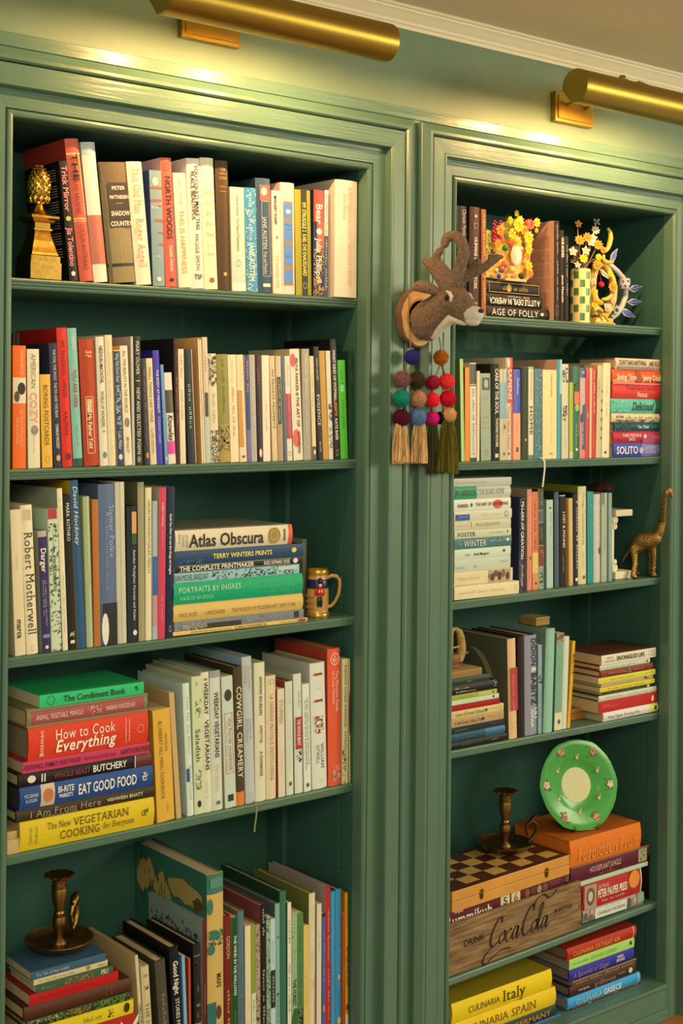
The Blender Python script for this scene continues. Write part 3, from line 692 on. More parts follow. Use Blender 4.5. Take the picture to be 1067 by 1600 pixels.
row('left', 1, (0, 490), 3.557, '@hard against the left frame', [
 ("72 146 72 178", "e86820/c05818", "p", "bright orange paperback with black-white photo", "orange photo book", ["THOMAS MERTON|.03|.24|.65|.2|f0c080|s", "SEVEN STOREY|.52|.82|.62|.2|f0b070|s", "THE MOUNTAIN|.58|.80|.32|.2|f0b070|s"], [".26 .47 0 1 ddc9a0", ".30 .40 .35 .95 2a2218 o", ".37 .46 .1 .5 4a4030 o"]),
 ("158 226 151 198", "e2d2a4/b8a070", "p", "cream paperback, large pink word and dot", "cream cozy paperback", ["AMERICAN|.04|.33|.5|.34|8a7a58|", "COZY|.36|.62|.5|.5|e09870|b", "~READING ROOM|.72|.88|.5|.2|a89868|"], [".64 .72 .25 .85 7c8464 o", ".65 .69 .4 .7 c07858 o"]),
 ("236 298 221 340", "e4ac3c/a87a28", "p", "short ochre yellow paperback with brown lettering", "ochre short book", ["BORING POSTCARDS|.11|.76|.5|.36|5c4418|"], [".87 .95 .3 .75 a87a28 r"]),
 ("302 350 272 165", "2e3444/252838", "h", "narrow navy book with white lettering", "narrow navy book", ["THE FOX, THE WOLF, THE PIG AND THE BEAR|.05|.60|.5|.3|d8c8a0|", "CHARLIE MACKESY|.65|.85|.5|.3|d8c8a0|b"], [".90 .95 .25 .75 d8a050 o"]),
 ("352 411 317 80", "d83024/a01818", "h", "tall bright red hardback with dark lettering", "tall bright red hardback", ["MY FAVORITE THINGS|.09|.50|.5|.34|6c1410|", "KALMAN|.60|.77|.5|.34|6c1410|"], [".90 .95 .25 .8 701814 o"]),
 ("412 466 374 82", "84b89c/5c8c78", "h", "turquoise hardback with dark teal foot", "turquoise hardback", ["NANO|.06|.16|.5|.35|b8d8c0|b", "YOU ARE HERE|.30|.57|.5|.34|a04838|b", "~EDITED BY ADA LIMON|.70|.86|.5|.2|3c6458|"], [".94 1 0 1 20503c"]),
 ("474 558 441 145", "b04024/803018", "h", "rounded brick red hardback with gold label", "brick red rounded hardback", ["Gods|.10|.45|.55|.16|e8c070|hb", "Man|.13|.4|.55|.16|e8c070|hb", "Tales My Father Told|.48|.86|.45|.22|f0d8a0|b"], [".45 .90 .22 .72 e8c888 f", ".47 .58 .3 .64 d8a868"]),
 ("561 607 534 130", "e4d6ac/d0b888", "h", "cream hardback, capitals and green butterfly", "butterfly cream book", ["NEZHUKUMATATHIL|.07|.36|.5|.35|k|b", "WORLD OF WONDERS|.42|.70|.5|.35|k|"], [".89 .94 .3 .8 608870 o", ".72 .74 .4 .7 b0a070"]),
 ("608 651 584 120", "e2d09c/d0b888", "h", "plain tall cream hardback, faint tan print", "plain cream tall book", ["~The Hidden Life of Trees|.06|.48|.5|.3|b8a070|s", "~A BOOK|.80|.92|.5|.2|c8b080|"], []),
 ("653 692 628 203", "284460/c8a050", "p", "navy paperback with white net drawing", "navy net book", ["Why Fish Don't Exist|.03|.28|.5|.45|d8d0b0|", "Lulu Miller|.70|.86|.5|.45|d8d0b0|i"], [".30 .68 .1 .9 b8c0b0 x", "0 .012 0 1 d8a840", ".90 .95 .2 .8 d8d0b0 o"]),
 ("694 738 665 180", "e4d4a8/d8a048", "p", "cream paperback with small grey animal", "small-animal cream book", ["ALL THE BEAUTY IN THE WORLD|.04|.56|.5|.32|5a4a30|", "BRINGLEY|.76|.90|.5|.3|5a4a30|"], [".60 .68 .2 .85 8a7a5c o"]),
 ("739 754 726 128", "b8bca0/b09880", "h", "very thin grey-green tall spine", "thin grey-green spine", [], []),
 ("755 802 742 125", "2a2820/2a2820", "p", "tall black paperback with white capitals", "tall black capitals book", ["MARY OLIVER|.04|.30|.5|.4|w|s", "NEW AND SELECTED POEMS|.40|.92|.5|.4|w|s"], [".345 .35 .2 .8 e6d6a8", ".93 .98 .2 .8 807c60 o"]),
 ("803 836 778 262", "34383c/585040", "p", "dark spine with orange specks", "dark speckled spine", ["~THE HOUSE AT THE EDGE OF NIGHT|.08|.82|.5|.4|b87048|"], [".88 .94 .2 .8 c88040 o"]),
 ("838 873 812 250", "dcc890/b89868", "p", "short cream paperback with brown capitals", "brown-capitals cream book", ["SMALL THINGS LIKE THESE|.08|.60|.5|.34|5a4828|", "CLAIRE KEEGAN|.65|.90|.5|.34|8a7848|"], []),
 ("875 915 851 205", "4a44a0/30287a", "h", "purple-blue hardback with pale lettering", "purple-blue book", ["THE BODY AT MIDNIGHT|.17|.55|.5|.32|d8d0c8|b", "SUZANNE CLEARY|.58|.82|.5|.32|b8b0d0|"], []),
 ("916 936 889 285", "6894b4/486c8c", "p", "thin light blue spine", "thin light blue spine", ["~POEMS|.25|.32|.5|.4|d8d8c0|"], [".92 .96 .2 .8 d8c890 o"]),
 ("938 980 912 330", "e0d4b0/c8b890", "p", "white book, dark and magenta blocks", "magenta block book", ["Knowles|.46|.74|.5|.6|k|bi"], [".19 .44 0 1 4c442c", ".75 .89 0 1 d83c90"]),
 ("982 1003 966 140", "4a2c28/201c1c", "h", "tall black hardback behind cream spines", "tall black-sided book", ["~THE COLLECTED WORKS|.2|.8|.5|.4|c89870|"], []),
 ("1004 1041 990 198", "e0d0a0/e0b078", "p", "cream paperback with thin brown lettering", "thin-lettered cream book", ["~Wild Mind|.05|.25|.5|.35|4c3c20|", "~Natalie Goldberg|.35|.62|.5|.32|6a5838|"], []),
 ("1042 1093 1015 200", "24302c/3a2c34", "p", "black-green spine with pale dashes", "black dashed spine", ["~WILD GEESE|.3|.7|.45|.36|c8c8a8|b"], ["0 1 .86 1 b09080"]),
])
row('left', 1, (280, 490), 3.557, 'black dashed spine', [
 ("98 120 74 140", "e2cf9c/e0a860", "p", "tall thin cream spine, first of three", "first tall cream spine", ["~The Selected Poems|.28|.6|.5|.5|8a7450|"], []),
 ("121 142 96 145", "e2cf9c", "p", "thin cream spine, middle of three", "middle tall cream spine", ["~Notes on the Harvest|.3|.7|.5|.5|8a7450|"], []),
 ("144 178 122 132", "c8b890/d8b078", "p", "tall grey-tan paperback with black patch", "black-patch tall book", ["~ZEPPEL|.12|.28|.5|.4|8a7a58|"], [".44 .63 .2 .8 2c2418", ".64 1 0 1 b4bca4", "0 .44 0 1 ccb88c"]),
 ("179 226 158 224", "d8cca0/c8b484", "p", "white paperback with brown scroll ornament", "scroll ornament book", ["~LITTLE LABORS|.36|.64|.5|.4|c07838|"], ["0 .3 0 1 5c5038 x", ".7 1 0 1 5c5038 x", ".05 .2 .1 .9 8c7c5c r", ".75 .95 .1 .9 8c7c5c r"]),
 ("227 288 206 228", "8c8438/6a642c", "p", "mossy olive paperback with gold foot", "mossy olive book", ["~THE GREAT FORGETTING|.04|.55|.55|.26|3a3818|b"], [".65 1 0 1 a88838", ".66 .9 0 1 6a6430 x"]),
 ("289 337 269 230", "ecd49c/e0c890", "p", "buttery cream paperback, thin black title", "buttery cream paperback", ["~McCullers|.05|.25|.5|.25|b8a070|", "~Matters Both and Honey|.30|.76|.5|.32|5c4c2c|s"], []),
 ("338 378 315 230", "e6d09a/d8b884", "p", "cream spine with large amber block", "amber block book", ["~CHRISTMAS|.05|.3|.6|.26|c8a868|", "~A NATURAL HISTORY|.48|.8|.5|.26|d8b868|"], [".33 .86 0 .65 c8882c", ".94 .96 .3 .7 4a3c20"]),
 ("379 402 365 234", "3c4474/c8b088", "p", "thin indigo spine", "thin indigo spine", ["~DANIEL ORR|.05|.35|.5|.5|d8c890|"], [".7 1 0 1 6a5c8c"]),
 ("403 438 388 230", "b0a890/988c70", "p", "dull grey paperback with pale lettering", "dull grey paperback", ["~THE POSSIBLE|.2|.6|.5|.35|d8ccac|"], []),
 ("439 468 420 232", "342024/241818", "p", "thin dark maroon spine", "thin maroon spine", ["~GIRLS|.1|.3|.5|.4|b87060|"], [".88 .96 .2 .8 e8c0a0 o"]),
 ("469 515 459 233", "ecdcb4/c8a880", "p", "cream book with tiny grey marks", "tiny-marked cream book", ["~a lucid dreamer|.42|.72|.5|.26|8a7a5c|", "~HI|.12|.4|.5|.18|a89870|h"], []),
 ("516 549 497 236", "dcc088/c8a868", "p", "tan cream paperback with black capitals", "tan capitals book", ["MY PRIVATE PROPERTY|.1|.72|.5|.32|4a3c20|", ""][:1], []),
 ("550 583 534 237", "cdb88c/988868", "p", "tan book, black oblong label", "black oblong label book", ["~CHILDREN OF NIGHT|.22|.62|.5|.4|d8c8a0|b"], [".20 .65 .15 .85 2c2418", ".65 1 0 1 ac8c60"]),
 ("584 602 565 238", "58686c/48585c", "p", "thin blue-grey spine", "thin blue-grey spine", [], []),
 ("603 633 586 237", "e4d8b0/d8c898", "p", "white spine with long magenta block", "long magenta block spine", ["~CINNAMON & GUNPOWDER|.37|.75|.5|.3|d8a090|", "~LESSONS|.08|.30|.5|.35|8a7a58|"], [".36 .79 0 1 b8304c", ".91 .96 .2 .8 2c2418 r"]),
 ("634 691 610 198", "ecd8ac/a8a078", "p", "cream paperback splashed with red blots", "red-blotted book", ["PRIYA PARKER|.08|.38|.62|.24|4a3c20|b", "THE ART OF|.43|.70|.62|.24|4a3c20|b", "GATHERING|.74|.94|.62|.24|4a3c20|b"], [".04 .16 0 .55 e03848 o", ".72 .88 0 .75 e85038 o", ".39 .42 .45 .75 38688c o"]),
 ("693 739 681 197", "a8a080/8c8468", "p", "grey paperback with white handwriting", "white-handwritten grey book", ["~Give Me Reality|.05|.45|.5|.35|e4dcbc|is", "~AND OTHER|.55|.78|.5|.25|e0d4b0|", "~LIES|.88|.5|.5|.25|e0d4b0|h"], []),
 ("740 768 722 237", "e2cc94/c8ac74", "p", "narrow cream spine with dark foot", "dark-footed cream spine", ["~A FIELD GUIDE|.1|.5|.5|.4|b09858|"], [".87 1 0 1 4c4838", ".90 .95 .25 .8 e8d8a8 o"]),
 ("769 801 742 185", "201c20/1c181c", "p", "black paperback lettered EVIDENCE", "black EVIDENCE book", ["MARY OLIVER|.1|.30|.5|.3|d8c8a0|", "EVIDENCE|.42|.70|.5|.5|e8dcb8|s", "BEACON|.84|.93|.5|.25|d8c8a0|"], []),
 ("802 833 777 208", "c8943c/a87830", "p", "amber ochre plain paperback", "amber ochre book", [], []),
 ("834 860 815 208", "e2d4ac/c8b888", "p", "thin white book with dark drawing", "dark-drawing white book", [], [".45 .65 .2 .9 4a4438 x", ".7 .9 .1 .9 8c846c x"]),
 ("862 897 836 143", "1c1a18/141414", "p", "tall black paperback with orange glow", "tall glowing black book", ["WHAT KIND OF WOMAN|.09|.50|.5|.38|w|b", "POEMS|.53|.64|.5|.38|e08040|b", "KATE BAER|.66|.84|.5|.38|w|b"], [".46 .58 .2 .6 903820", ".92 .97 .25 .75 c8c0a0 r"]),
 ("899 940 881 260", "50b828/348818", "p", "vivid green paperback", "vivid green paperback", ["~A Wilder Time|.05|.3|.5|.4|2c7018|i", "~GREENLAND|.4|.7|.5|.35|2c7018|i"], [".24 .32 .2 .7 a0e0a0 o"]),
 ("943 988 940 208", "204028/1c3424", "p", "dark green book tight against right frame", "dark green end book", ["~JULIET|.12|.36|.7|.25|5c8c68|", "~THE NATURE BOOK|.4|.8|.7|.22|4c7858|"], []),
])
# volumes standing in a second row behind
_bk = [(72+i*22, 93+i*22, 74+i*22, 108-i*2) for i in range(8)]
row('left', 1, (0, 490), 3.557, '@in the back row', [("%d %d %d %d" % b, "5a4434/4a382c", "h y140 d62 L", "dark brown slim volume standing in the hidden back row", "brown back volume") for b in _bk], group='brown volumes in the back row of the second left shelf')
row('left', 2, (0, 740), 3.557, '@left end', [
 ("86 149 56 205", "e2ce98/d0bc88", "p", "cream paperback lettered marca", "cream marca book", ["marca|.75|.88|.5|.42|k|b", "~MADRID|.30|.42|.45|.15|a89868|"], []),
 ("151 218 114 180", "ecd8a4/e0c898", "h", "thick cream hardback, large thin black lettering", "large-lettered cream hardback", ["Robert Motherwell|.18|.87|.5|.62|3c3424|s"], [".94 .98 .3 .6 8a7a50 r", ".03 .10 .2 .8 c8b484"]),
 ("238 287 212 322", "382c54/8c8c6c", "h", "short deep purple hardback, pale lettering", "deep purple hardback", ["Darger|.14|.34|.5|.5|w|b", "~The Henry Darger Collection|.4|.78|.6|.22|c0b8b0|", "~American Folk Art|.4|.7|.35|.22|c0b8b0|"], ["0 .05 0 1 b8a888", ".85 .88 .1 .9 7c7ca0", ".94 .97 .3 .7 d8d0c0 o"]),
 ("289 349 264 200", "c8d0a4/b8c8a0", "p", "pale green book spattered with black", "black-spattered green book", ["~COLLAGE|.15|.3|.5|.2|3c3c24|", "A RETROSPECTIVE|.32|.58|.5|.24|3c3c24|b"], ["0 .07 0 .9 a83830", ".1 1 0 1 4c5438 x"]),
 ("350 382 316 85", "e6d6a4/9c9c7c", "h", "tall cream book with slim spine", "tall slim cream book", ["~CY TWOMBLY|.06|.2|.5|.35|a89868|", "~FIFTY DAYS AT ILIAM|.5|.92|.5|.35|a89868|"], []),
 ("386 429 353 122", "1e1c18/1a1814", "h", "narrow black art book, white capitals", "narrow black art book", ["MARK ROTHKO|.05|.30|.5|.42|w|s"], [".88 .93 .15 .85 e0d4b0 x", ".94 .96 .2 .8 e0d4b0"]),
 ("431 484 384 30", "2c5470/b89020", "h", "tall steel blue book, handwritten lettering", "tall steel blue book", ["David Hockney|.03|.38|.5|.42|d0d8c0|i", "~A Bigger Splash|.42|.6|.5|.3|487490|i"], []),
 ("486 523 462 130", "a4b078/8c9868", "h", "sage spine with long pale stripe", "sage striped spine", ["~FACES|.38|.7|.7|.25|6c7c4c|"], ["0 1 .55 .64 d0d8a8"]),
 ("525 561 511 148", "b06c30/a05c28", "p", "burnt orange paperback with faint lettering", "burnt orange paperback", ["~MATERIAL|.1|.9|.5|.3|c88848|"], []),
 ("563 656 550 62", "5c6c80/4c5c70", "h", "thick slate blue art book with silhouette", "slate blue silhouette book", ["Sigmar Polke|.13|.46|.72|.28|a0a8b0|s", "~Farbproben Materials Colours|.17|.66|.42|.16|909ca8|"], [".74 1 .12 1 1c1c1c", ".80 1 .05 .48 e4dab8 o"]),
 ("657 710 642 50", "ccc49c/ccc49c", "h", "thick rounded cream-grey book", "rounded cream-grey book", [], ["0 1 .42 .5 b8b08c"]),
 ("714 771 709 185", "20282c/1c2420", "h", "dark book with small orange portrait", "dark portrait book", ["Amedeo Modigliani: Portraits and Nudes|.32|.84|.62|.22|e0d8b8|s"], [".04 .20 .4 .85 d89858", ".20 .28 .4 .85 30502c", ".91 .95 .45 .85 e0d8b8 o"]),
 ("774 810 767 50", "a09468/585838", "h", "plain tall khaki book", "tall khaki book", [], ["0 .03 0 1 8c8458"]),
 ("812 847 811 80", "e2d49c/c8b888", "h", "cream book with thin grey capitals", "grey-capitals cream book", ["HELEN FRANKENTHALER PRINTS|.08|.56|.5|.34|6c6448|"], []),
 ("849 876 849 155", "a8b0a0/b0b098", "p", "thin pale book with blue patch", "blue-patch thin book", ["~POLYPHILO|.1|.9|.5|.3|8a9484|"], [".40 .68 0 1 2c5c90", ".68 .9 0 1 c08880"]),
 ("878 918 884 78", "cc4054/a8a080", "p", "raspberry red paperback", "raspberry red paperback", ["ROBERT MANGOLD|.1|.26|.5|.26|e8b0a0|b", "~Selected Works|.28|.4|.5|.26|e0a098|", "~AND OTHERS|.7|.88|.5|.22|e0a098|"], []),
 ("920 966 930 75", "20243c/1c2034", "p", "midnight blue paperback with white script", "midnight blue paperback", ["Sarah Sze: How we see the things we imagine|.18|.58|.5|.24|e4dcb8|b"], [".92 .96 .4 .7 e4dcb8 r"]),
])
t3 = pile('left', 2, (250, 780), 3.334, 'top of the art pile', [
 ("68 768 693", "e4bc64/d8a850", "p y2", "thin golden yellow book with black lettering", "thin golden yellow book", ["INVENTIONS: Recent Paintings by|.11|.43|.5|.32|3c3018|", "CAIO FONSECA|.44|.68|.5|.6|k|", "CORCORAN|.78|.89|.5|.35|8a7438|"], [".90 .93 0 1 c8a068", ".92 .99 .1 .9 a03428 o"]),
 ("74 748 642", "7c7c74/6c6c64:b8a880", "p y4", "grey marbled softcover with dark stain", "grey marbled softcover", ["modigliani|.06|.24|.45|.55|c8bc98|"], ["0 1 0 1 94948c x", ".12 .5 0 .55 2c2c24", ".92 .96 .15 .85 24241c"]),
 ("72 746 554", "d8b05c/c89c48", "h y0", "thick plain tan art book", "thick tan art book", ["PAUL KLEE|.04|.17|.4|.2|8c7030|", "LANCHNER|.23|.38|.4|.2|8c7030|", "THE MUSEUM OF MODERN ART, NEW YORK|.43|.94|.4|.2|8c7030|"], []),
 ("74 745 442", "12a064/0e8050", "h y-1", "wide emerald green hardback", "emerald green hardback", ["PORTRAITS BY INGRES|.03|.50|.68|.22|b8e4c0|s", "IMAGE OF AN EPOCH|.04|.29|.28|.14|98d8b0|s", "~CATALOGUE OF THE SHOW|.66|.90|.72|.1|58c090|", "~THE NATIONAL GALLERY|.66|.94|.5|.1|58c090|", "~METROPOLITAN MUSEUM OF ART|.62|.98|.28|.1|58c090|"], []),
 ("74 726 387", "94bcb0/7ca498", "p y3", "pale aqua book with black squiggles", "pale aqua squiggle book", ["JEAN MICHEL BASQUIAT|.0|.26|.5|.5|2c3428|"], [".28 .95 .05 .95 2c3428 x", ".82 .98 .5 .9 c0c8b0"]),
 ("80 742 346", "1e2020/181818", "p y1", "black book with white ruled capitals", "ruled black book", ["THE COMPLETE PRINTMAKER|.03|.60|.5|.5|e8dcb8|b", "ROSS / ROMANO / ROSS|.68|.89|.5|.42|e8dcb8|b"], [".02 .90 .10 .14 c8bc98", ".02 .90 .86 .90 c8bc98", ".92 .96 .15 .85 e0d4b0 o"]),
 ("78 748 275", "24425c/1c344c", "p y2", "dark blue book with yellow capitals", "dark blue yellow-lettered book", ["TERRY WINTERS PRINTS|.28|.74|.5|.3|ecd85c|b"], [".90 .94 .35 .75 e0c848 o", "0 .2 0 .4 3c6480 x"]),
 ("82 690 165", "dccda0/8c8c6c", "h y3", "thick beige hardback with gold seal", "thick beige atlas", ["Atlas Obscura|.11|.74|.48|.52|241f18|b", "FOER|.03|.5|.6|.12|6a6048|h", "THURAS|.06|.6|.5|.12|6a6048|h", "MORTON|.09|.6|.5|.12|6a6048|h"], [".78 .89 .1 .9 a07c30 o", ".80 .87 .25 .75 c8a860 r", ".92 .935 .2 .8 6a5828", ".965 1 0 1 e05030"]),
], Y0=.004)
# fourth left shelf
pile('left', 3, (0, 1030), 3.557, 'top of the cookbook pile', [
 ("114 858 912", "d8b820/c0a018", "h y-2", "thick mustard yellow cookbook", "thick mustard cookbook", ["The New|.19|.36|.72|.2|4c4014|s", "VEGETARIAN|.38|.80|.7|.24|4c4014|s", "COOKING|.28|.58|.33|.24|4c4014|s", "for Everyone|.60|.84|.36|.18|4c4014|si", "Deborah|.07|.6|.5|.1|7c6c20|hs", "Madison|.11|.6|.5|.1|7c6c20|hs"], [".90 .95 .4 .7 5c5018 x"]),
 ("92 858 846", "3c3020/2c2418", "h y2", "dark brown hardback with dim capitals", "dim-lettered brown hardback", ["I Am From Here|.09|.60|.5|.5|9c8c68|s", "VISHWESH BHATT|.64|.91|.5|.25|d0c08c|b", "STORIES AND RECIPES|.10|.5|.12|.12|9c8c68|"], []),
 ("112 850 720", "24487c/1c3868:3c3428", "h y0", "blue cookbook with round meat photo", "blue meat-photo cookbook", ["MCGINNIS|.03|.13|.6|.14|d8d0b0|", "& LOUGH|.04|.12|.38|.14|d8d0b0|", "BI-RITE|.27|.39|.66|.24|e4dcb8|b", "MARKET'S|.28|.38|.36|.15|e4dcb8|b", "EAT GOOD FOOD|.42|.87|.5|.4|e8e0b8|b"], [".15 .25 0 1 ccb48c", ".165 .24 .2 .8 c07040 o", ".91 .96 .35 .75 d8d0b0 x"]),
 ("105 842 642", "241c1c/1c1414", "h y2", "black cookbook with maroon end", "black maroon-end cookbook", ["WHOLE BEAST|.25|.52|.5|.34|783c30|b", "BUTCHERY|.54|.80|.5|.42|e8dcb8|b"], [".06 .12 .25 .8 e0d4b0 o", ".87 1 0 1 682828", ".865 .872 .05 .95 e0d4b0", ".16 .17 .2 .8 e0d4b0", ".18 .19 .2 .8 e0d4b0"]),
 ("128 832 575", "c83c58/b03048", "p y0", "thin raspberry pink paperback", "thin raspberry pink paperback", ["FESTIVALS, FAMILY AND FOOD|.01|.44|.5|.34|5c1824|b", "Diana Carey and Judy Large|.46|.72|.5|.3|5c1824|i", "HAWTHORN PRESS|.76|1|.5|.4|5c1824|b"], []),
 ("160 825 387", "d83c20/c03018:8a7a58", "h y-2", "thick bright red cookbook, white lettering", "thick red cookbook", ["How to Cook|.21|.71|.70|.28|f4e8c8|s", "Everything|.21|.71|.34|.3|f4e8c8|sib", "Bittman|.10|.8|.5|.13|f4e8c8|hs", "Completely Revised|.80|.78|.5|.045|f0d8b8|h", "Tenth Anniversary|.83|.7|.5|.045|f0d8b8|h"], [".90 .96 .35 .62 e8a088 r"]),
 ("150 820 282", "a85048/7c7848", "h y1", "olive bordered dusky pink hardback", "dusky pink hardback", ["ANIMAL, VEGETABLE, MIRACLE|.07|.45|.5|.24|e8c8a8|s", "BARBARA KINGSOLVER|.64|.89|.5|.22|e8c8a8|s"], ["0 .035 0 1 7c7848", ".965 1 0 1 7c7848", "0 1 0 .14 7c7848", "0 1 .86 1 7c7848", ".49 .61 .3 .75 d8a088 x"]),
 ("220 800 202", "30b868/28a058:c8b888", "p y0", "bright green paperback crowning the pile", "bright green condiment book", ["The Condiment Book|.22|.81|.5|.42|1c3c20|b"], [".07 .14 .12 .9 207040 r", ".90 .95 .3 .75 207040 x"]),
], Y0=.002)
pile('left', 3, (0, 1030), 3.557, 'second of two beside the mustard cookbook', [
 ("40 112 1008", "c8a868:dcc490", "p y3 d90", "small pale paperback at left frame", "small pale paperback"), ("40 96 962", "c0a060:d8c08c", "p y6 d90", "smaller pale booklet at left frame", "smaller pale booklet")], Y0=.0)
row('left', 3, (0, 1030), 3.557, 'cookbook pile', [
 ("876 978 848 290", "dca83c/b88828", "p y-1", "amber yellow paperback cookbook, brown lettering", "amber cookbook", ["BLUEBERRY HILL MENU COOKBOOK|.10|.80|.38|.17|6c5018|", "MASTERTON|.22|.38|.68|.13|7c6020|", "~DODGE|.84|.92|.62|.12|7c6020|"], []),
 ("980 1010 938 190", "c8a464/a88850", "p", "narrow tan book with faded spine", "narrow tan book", ["~ALICE|.9|.6|.5|.3|8a6c38|h"], []),
])
row('left', 3, (260, 980), 3.334, 'narrow tan book', [
 ("94 148 67 300", "d4dcb8/b8c4ac", "h", "pale mint hardback with blue corner patch", "blue-corner mint hardback", ["Save Me the Plums|.05|.58|.6|.32|a8b08c|s", "Ruth Reichl|.62|.88|.6|.32|a8b08c|s"], [".64 .74 0 .5 28507c"]),
 ("149 199 132 262", "ccd098/bcc090", "p", "pale green paperback with vegetable drawings", "vegetable-drawing book", ["Saladish|.38|.62|.5|.42|28281c|", "~ILENE ROSEN|.04|.07|.5|.3|5c5c38|"], [".16 .3 .3 .9 a0a868 x", ".68 .82 .1 .8 8c7c5c x", ".90 .95 .3 .7 28281c o"]),
 ("200 242 182 240", "dcd8a8/a8b48c", "h", "pale book with curly black capitals", "curly-capitals book", ["WEEKDAY|.07|.30|.5|.42|2c2818|b", "VEGETARIANS|.34|.70|.5|.42|2c2818|b", "~BEVERLY|.78|.9|.4|.3|b08858|"], [".04 .06 .3 .7 b85c38 o"]),
 ("243 300 228 235", "d0d0b0/2c6c64", "h", "white book with grey band, curly capitals", "grey-banded curly book", ["WEEKDAY VEGETARIANS|.15|.62|.5|.34|2c2818|b", "Get Simple|.66|.86|.5|.3|d0b058|i"], ["0 .045 0 1 949890", ".93 .96 .3 .7 6c6c58 o"]),
 ("308 366 287 262", "c4ccaa/b8a078", "p", "mint cookbook, black diamond and red box", "black-diamond cookbook", ["the florida cookbook|.32|.72|.62|.22|a84830|", "~FROM GULF COAST GUMBO|.34|.72|.35|.14|b86848|"], [".10 .19 .2 .85 34382c o", ".28 .74 .15 .85 b85038 f", ".90 .95 .25 .75 303428"]),
 ("367 414 352 212", "4a3c24/3c3020", "h", "brown cookbook with orange foot", "orange-foot brown cookbook", ["COWGIRL CREAMERY|.14|.80|.5|.5|e0cc9c|sb"], [".90 1 0 1 d87828", ".93 .97 .3 .7 e8b070 r"]),
 ("415 468 394 160", "bcbca8/8ca09c", "h", "tall silver grey cookbook", "tall silver cookbook", ["Home Farm|.06|.22|.62|.22|8c8c7c|", "Cooking|.06|.18|.3|.22|8c8c7c|", "Catherine &|.42|.56|.62|.2|8c8c7c|", "John Pawson|.42|.58|.3|.2|8c8c7c|"], [".93 .97 .3 .7 a0a090 r"]),
 ("469 524 462 190", "dcd4a4/c4bc90", "h", "cream cookbook, small black and red capitals", "black-red capitals cookbook", ["ANTHONY BOURDAIN|.10|.38|.5|.22|2c281c|b", "APPETITES|.45|.58|.5|.22|a84428|b", "A COOKBOOK|.64|.82|.5|.22|2c281c|b"], []),
 ("525 577 522 258", "dcc894/c0a870", "h", "tan cream cookbook with small round crest", "crest cookbook", ["LA VARENNE PRATIQUE ENCYCLOPEDIA|.15|.85|.5|.26|8c7848|s"], [".03 .07 .3 .8 6c5c38 r"]),
 ("584 621 578 325", "d8ccA0/a03028".replace('A', 'a'), "p", "short white book with red side", "short red-sided book", ["STUFFED|.10|.32|.5|.4|a89868|b", "~COOKBOOK|.5|.9|.5|.2|b0a078|"], []),
 ("628 667 621 288", "d4d4ac/8c3c2c", "h", "pale green-white cookbook, faint lettering", "faint green-white cookbook", ["~GOOD FOOD|.05|.2|.5|.3|a8ac88|", "~SUPPERS AND FEASTS|.35|.8|.5|.25|b0b490|"], [".88 .92 .3 .7 5c5c44 o"]),
 ("674 717 664 248", "d8d4b4/9c9c80", "h", "white cookbook with scarlet label", "scarlet-label cookbook", ["~FRANK BRUNI|.14|.28|.6|.26|2c281c|b", "THE WHOLE BEAST|.38|.60|.5|.34|f0d8c0|b"], [".36 .63 .1 .9 b02c28", ".64 .74 .2 .8 2c281c x"]),
 ("718 756 707 300", "dcdcbc/b8b89c", "p", "white paperback with two rows of fine print", "fine-print white paperback", ["THE BEST AMERICAN FOOD WRITING 2018|.12|.75|.66|.2|6c6c54|", "RUTH REICHL SILVIA KILLINGSWORTH|.15|.8|.34|.17|3c3c2c|"], [".92 .96 .3 .7 4c4c38 o"]),
 ("766 843 752 194", "dcd8b8/b8b498", "h", "wide white hardback with red twig drawing", "red-twig hardback", ["~NOTES ON FOOD|.20|.5|.5|.1|a89878|h", "WILLIAM|.64|.84|.65|.17|3c3828|s", "SITWELL|.65|.80|.35|.17|3c3828|s"], [".08 .10 .2 .75 a03c28", ".29 .31 .2 .75 a03c28", ".42 .56 .2 .8 a83c28 x", ".93 .95 .4 .6 a83c28 r"]),
 ("849 914 844 118", "e05c34/a84028", "h", "tall orange-red hardback with white emblem", "tall orange-red hardback", ["The Monocle Guide|.16|.46|.66|.2|f0c0a0|", "to Cosy Homes|.16|.40|.38|.2|f0c0a0|"], [".03 .12 .15 .85 f0c8a8 r", ".05 .10 .3 .7 f0c8a8 x", ".85 .96 .25 .8 f0c8a8 x"]),
 ("916 960 917 168", "dcd494/c8a870", "p", "pale yellow paperback with brown capitals", "brown-capitals yellow book", ["MENUS CHEZ PANISSE|.05|.55|.5|.28|6c5424|s", "PATRICIA CURTAN|.58|.9|.5|.28|6c5424|s"], [".7 1 0 .5 b8a860 x"]),
 ("961 984 959 165", "ccb078/b08c58", "p", "tan paperback with large maroon oval", "maroon-oval paperback", [], [".26 .62 .05 .98 6c2428 o", ".62 1 0 1 dcd0a0 x"]),
])
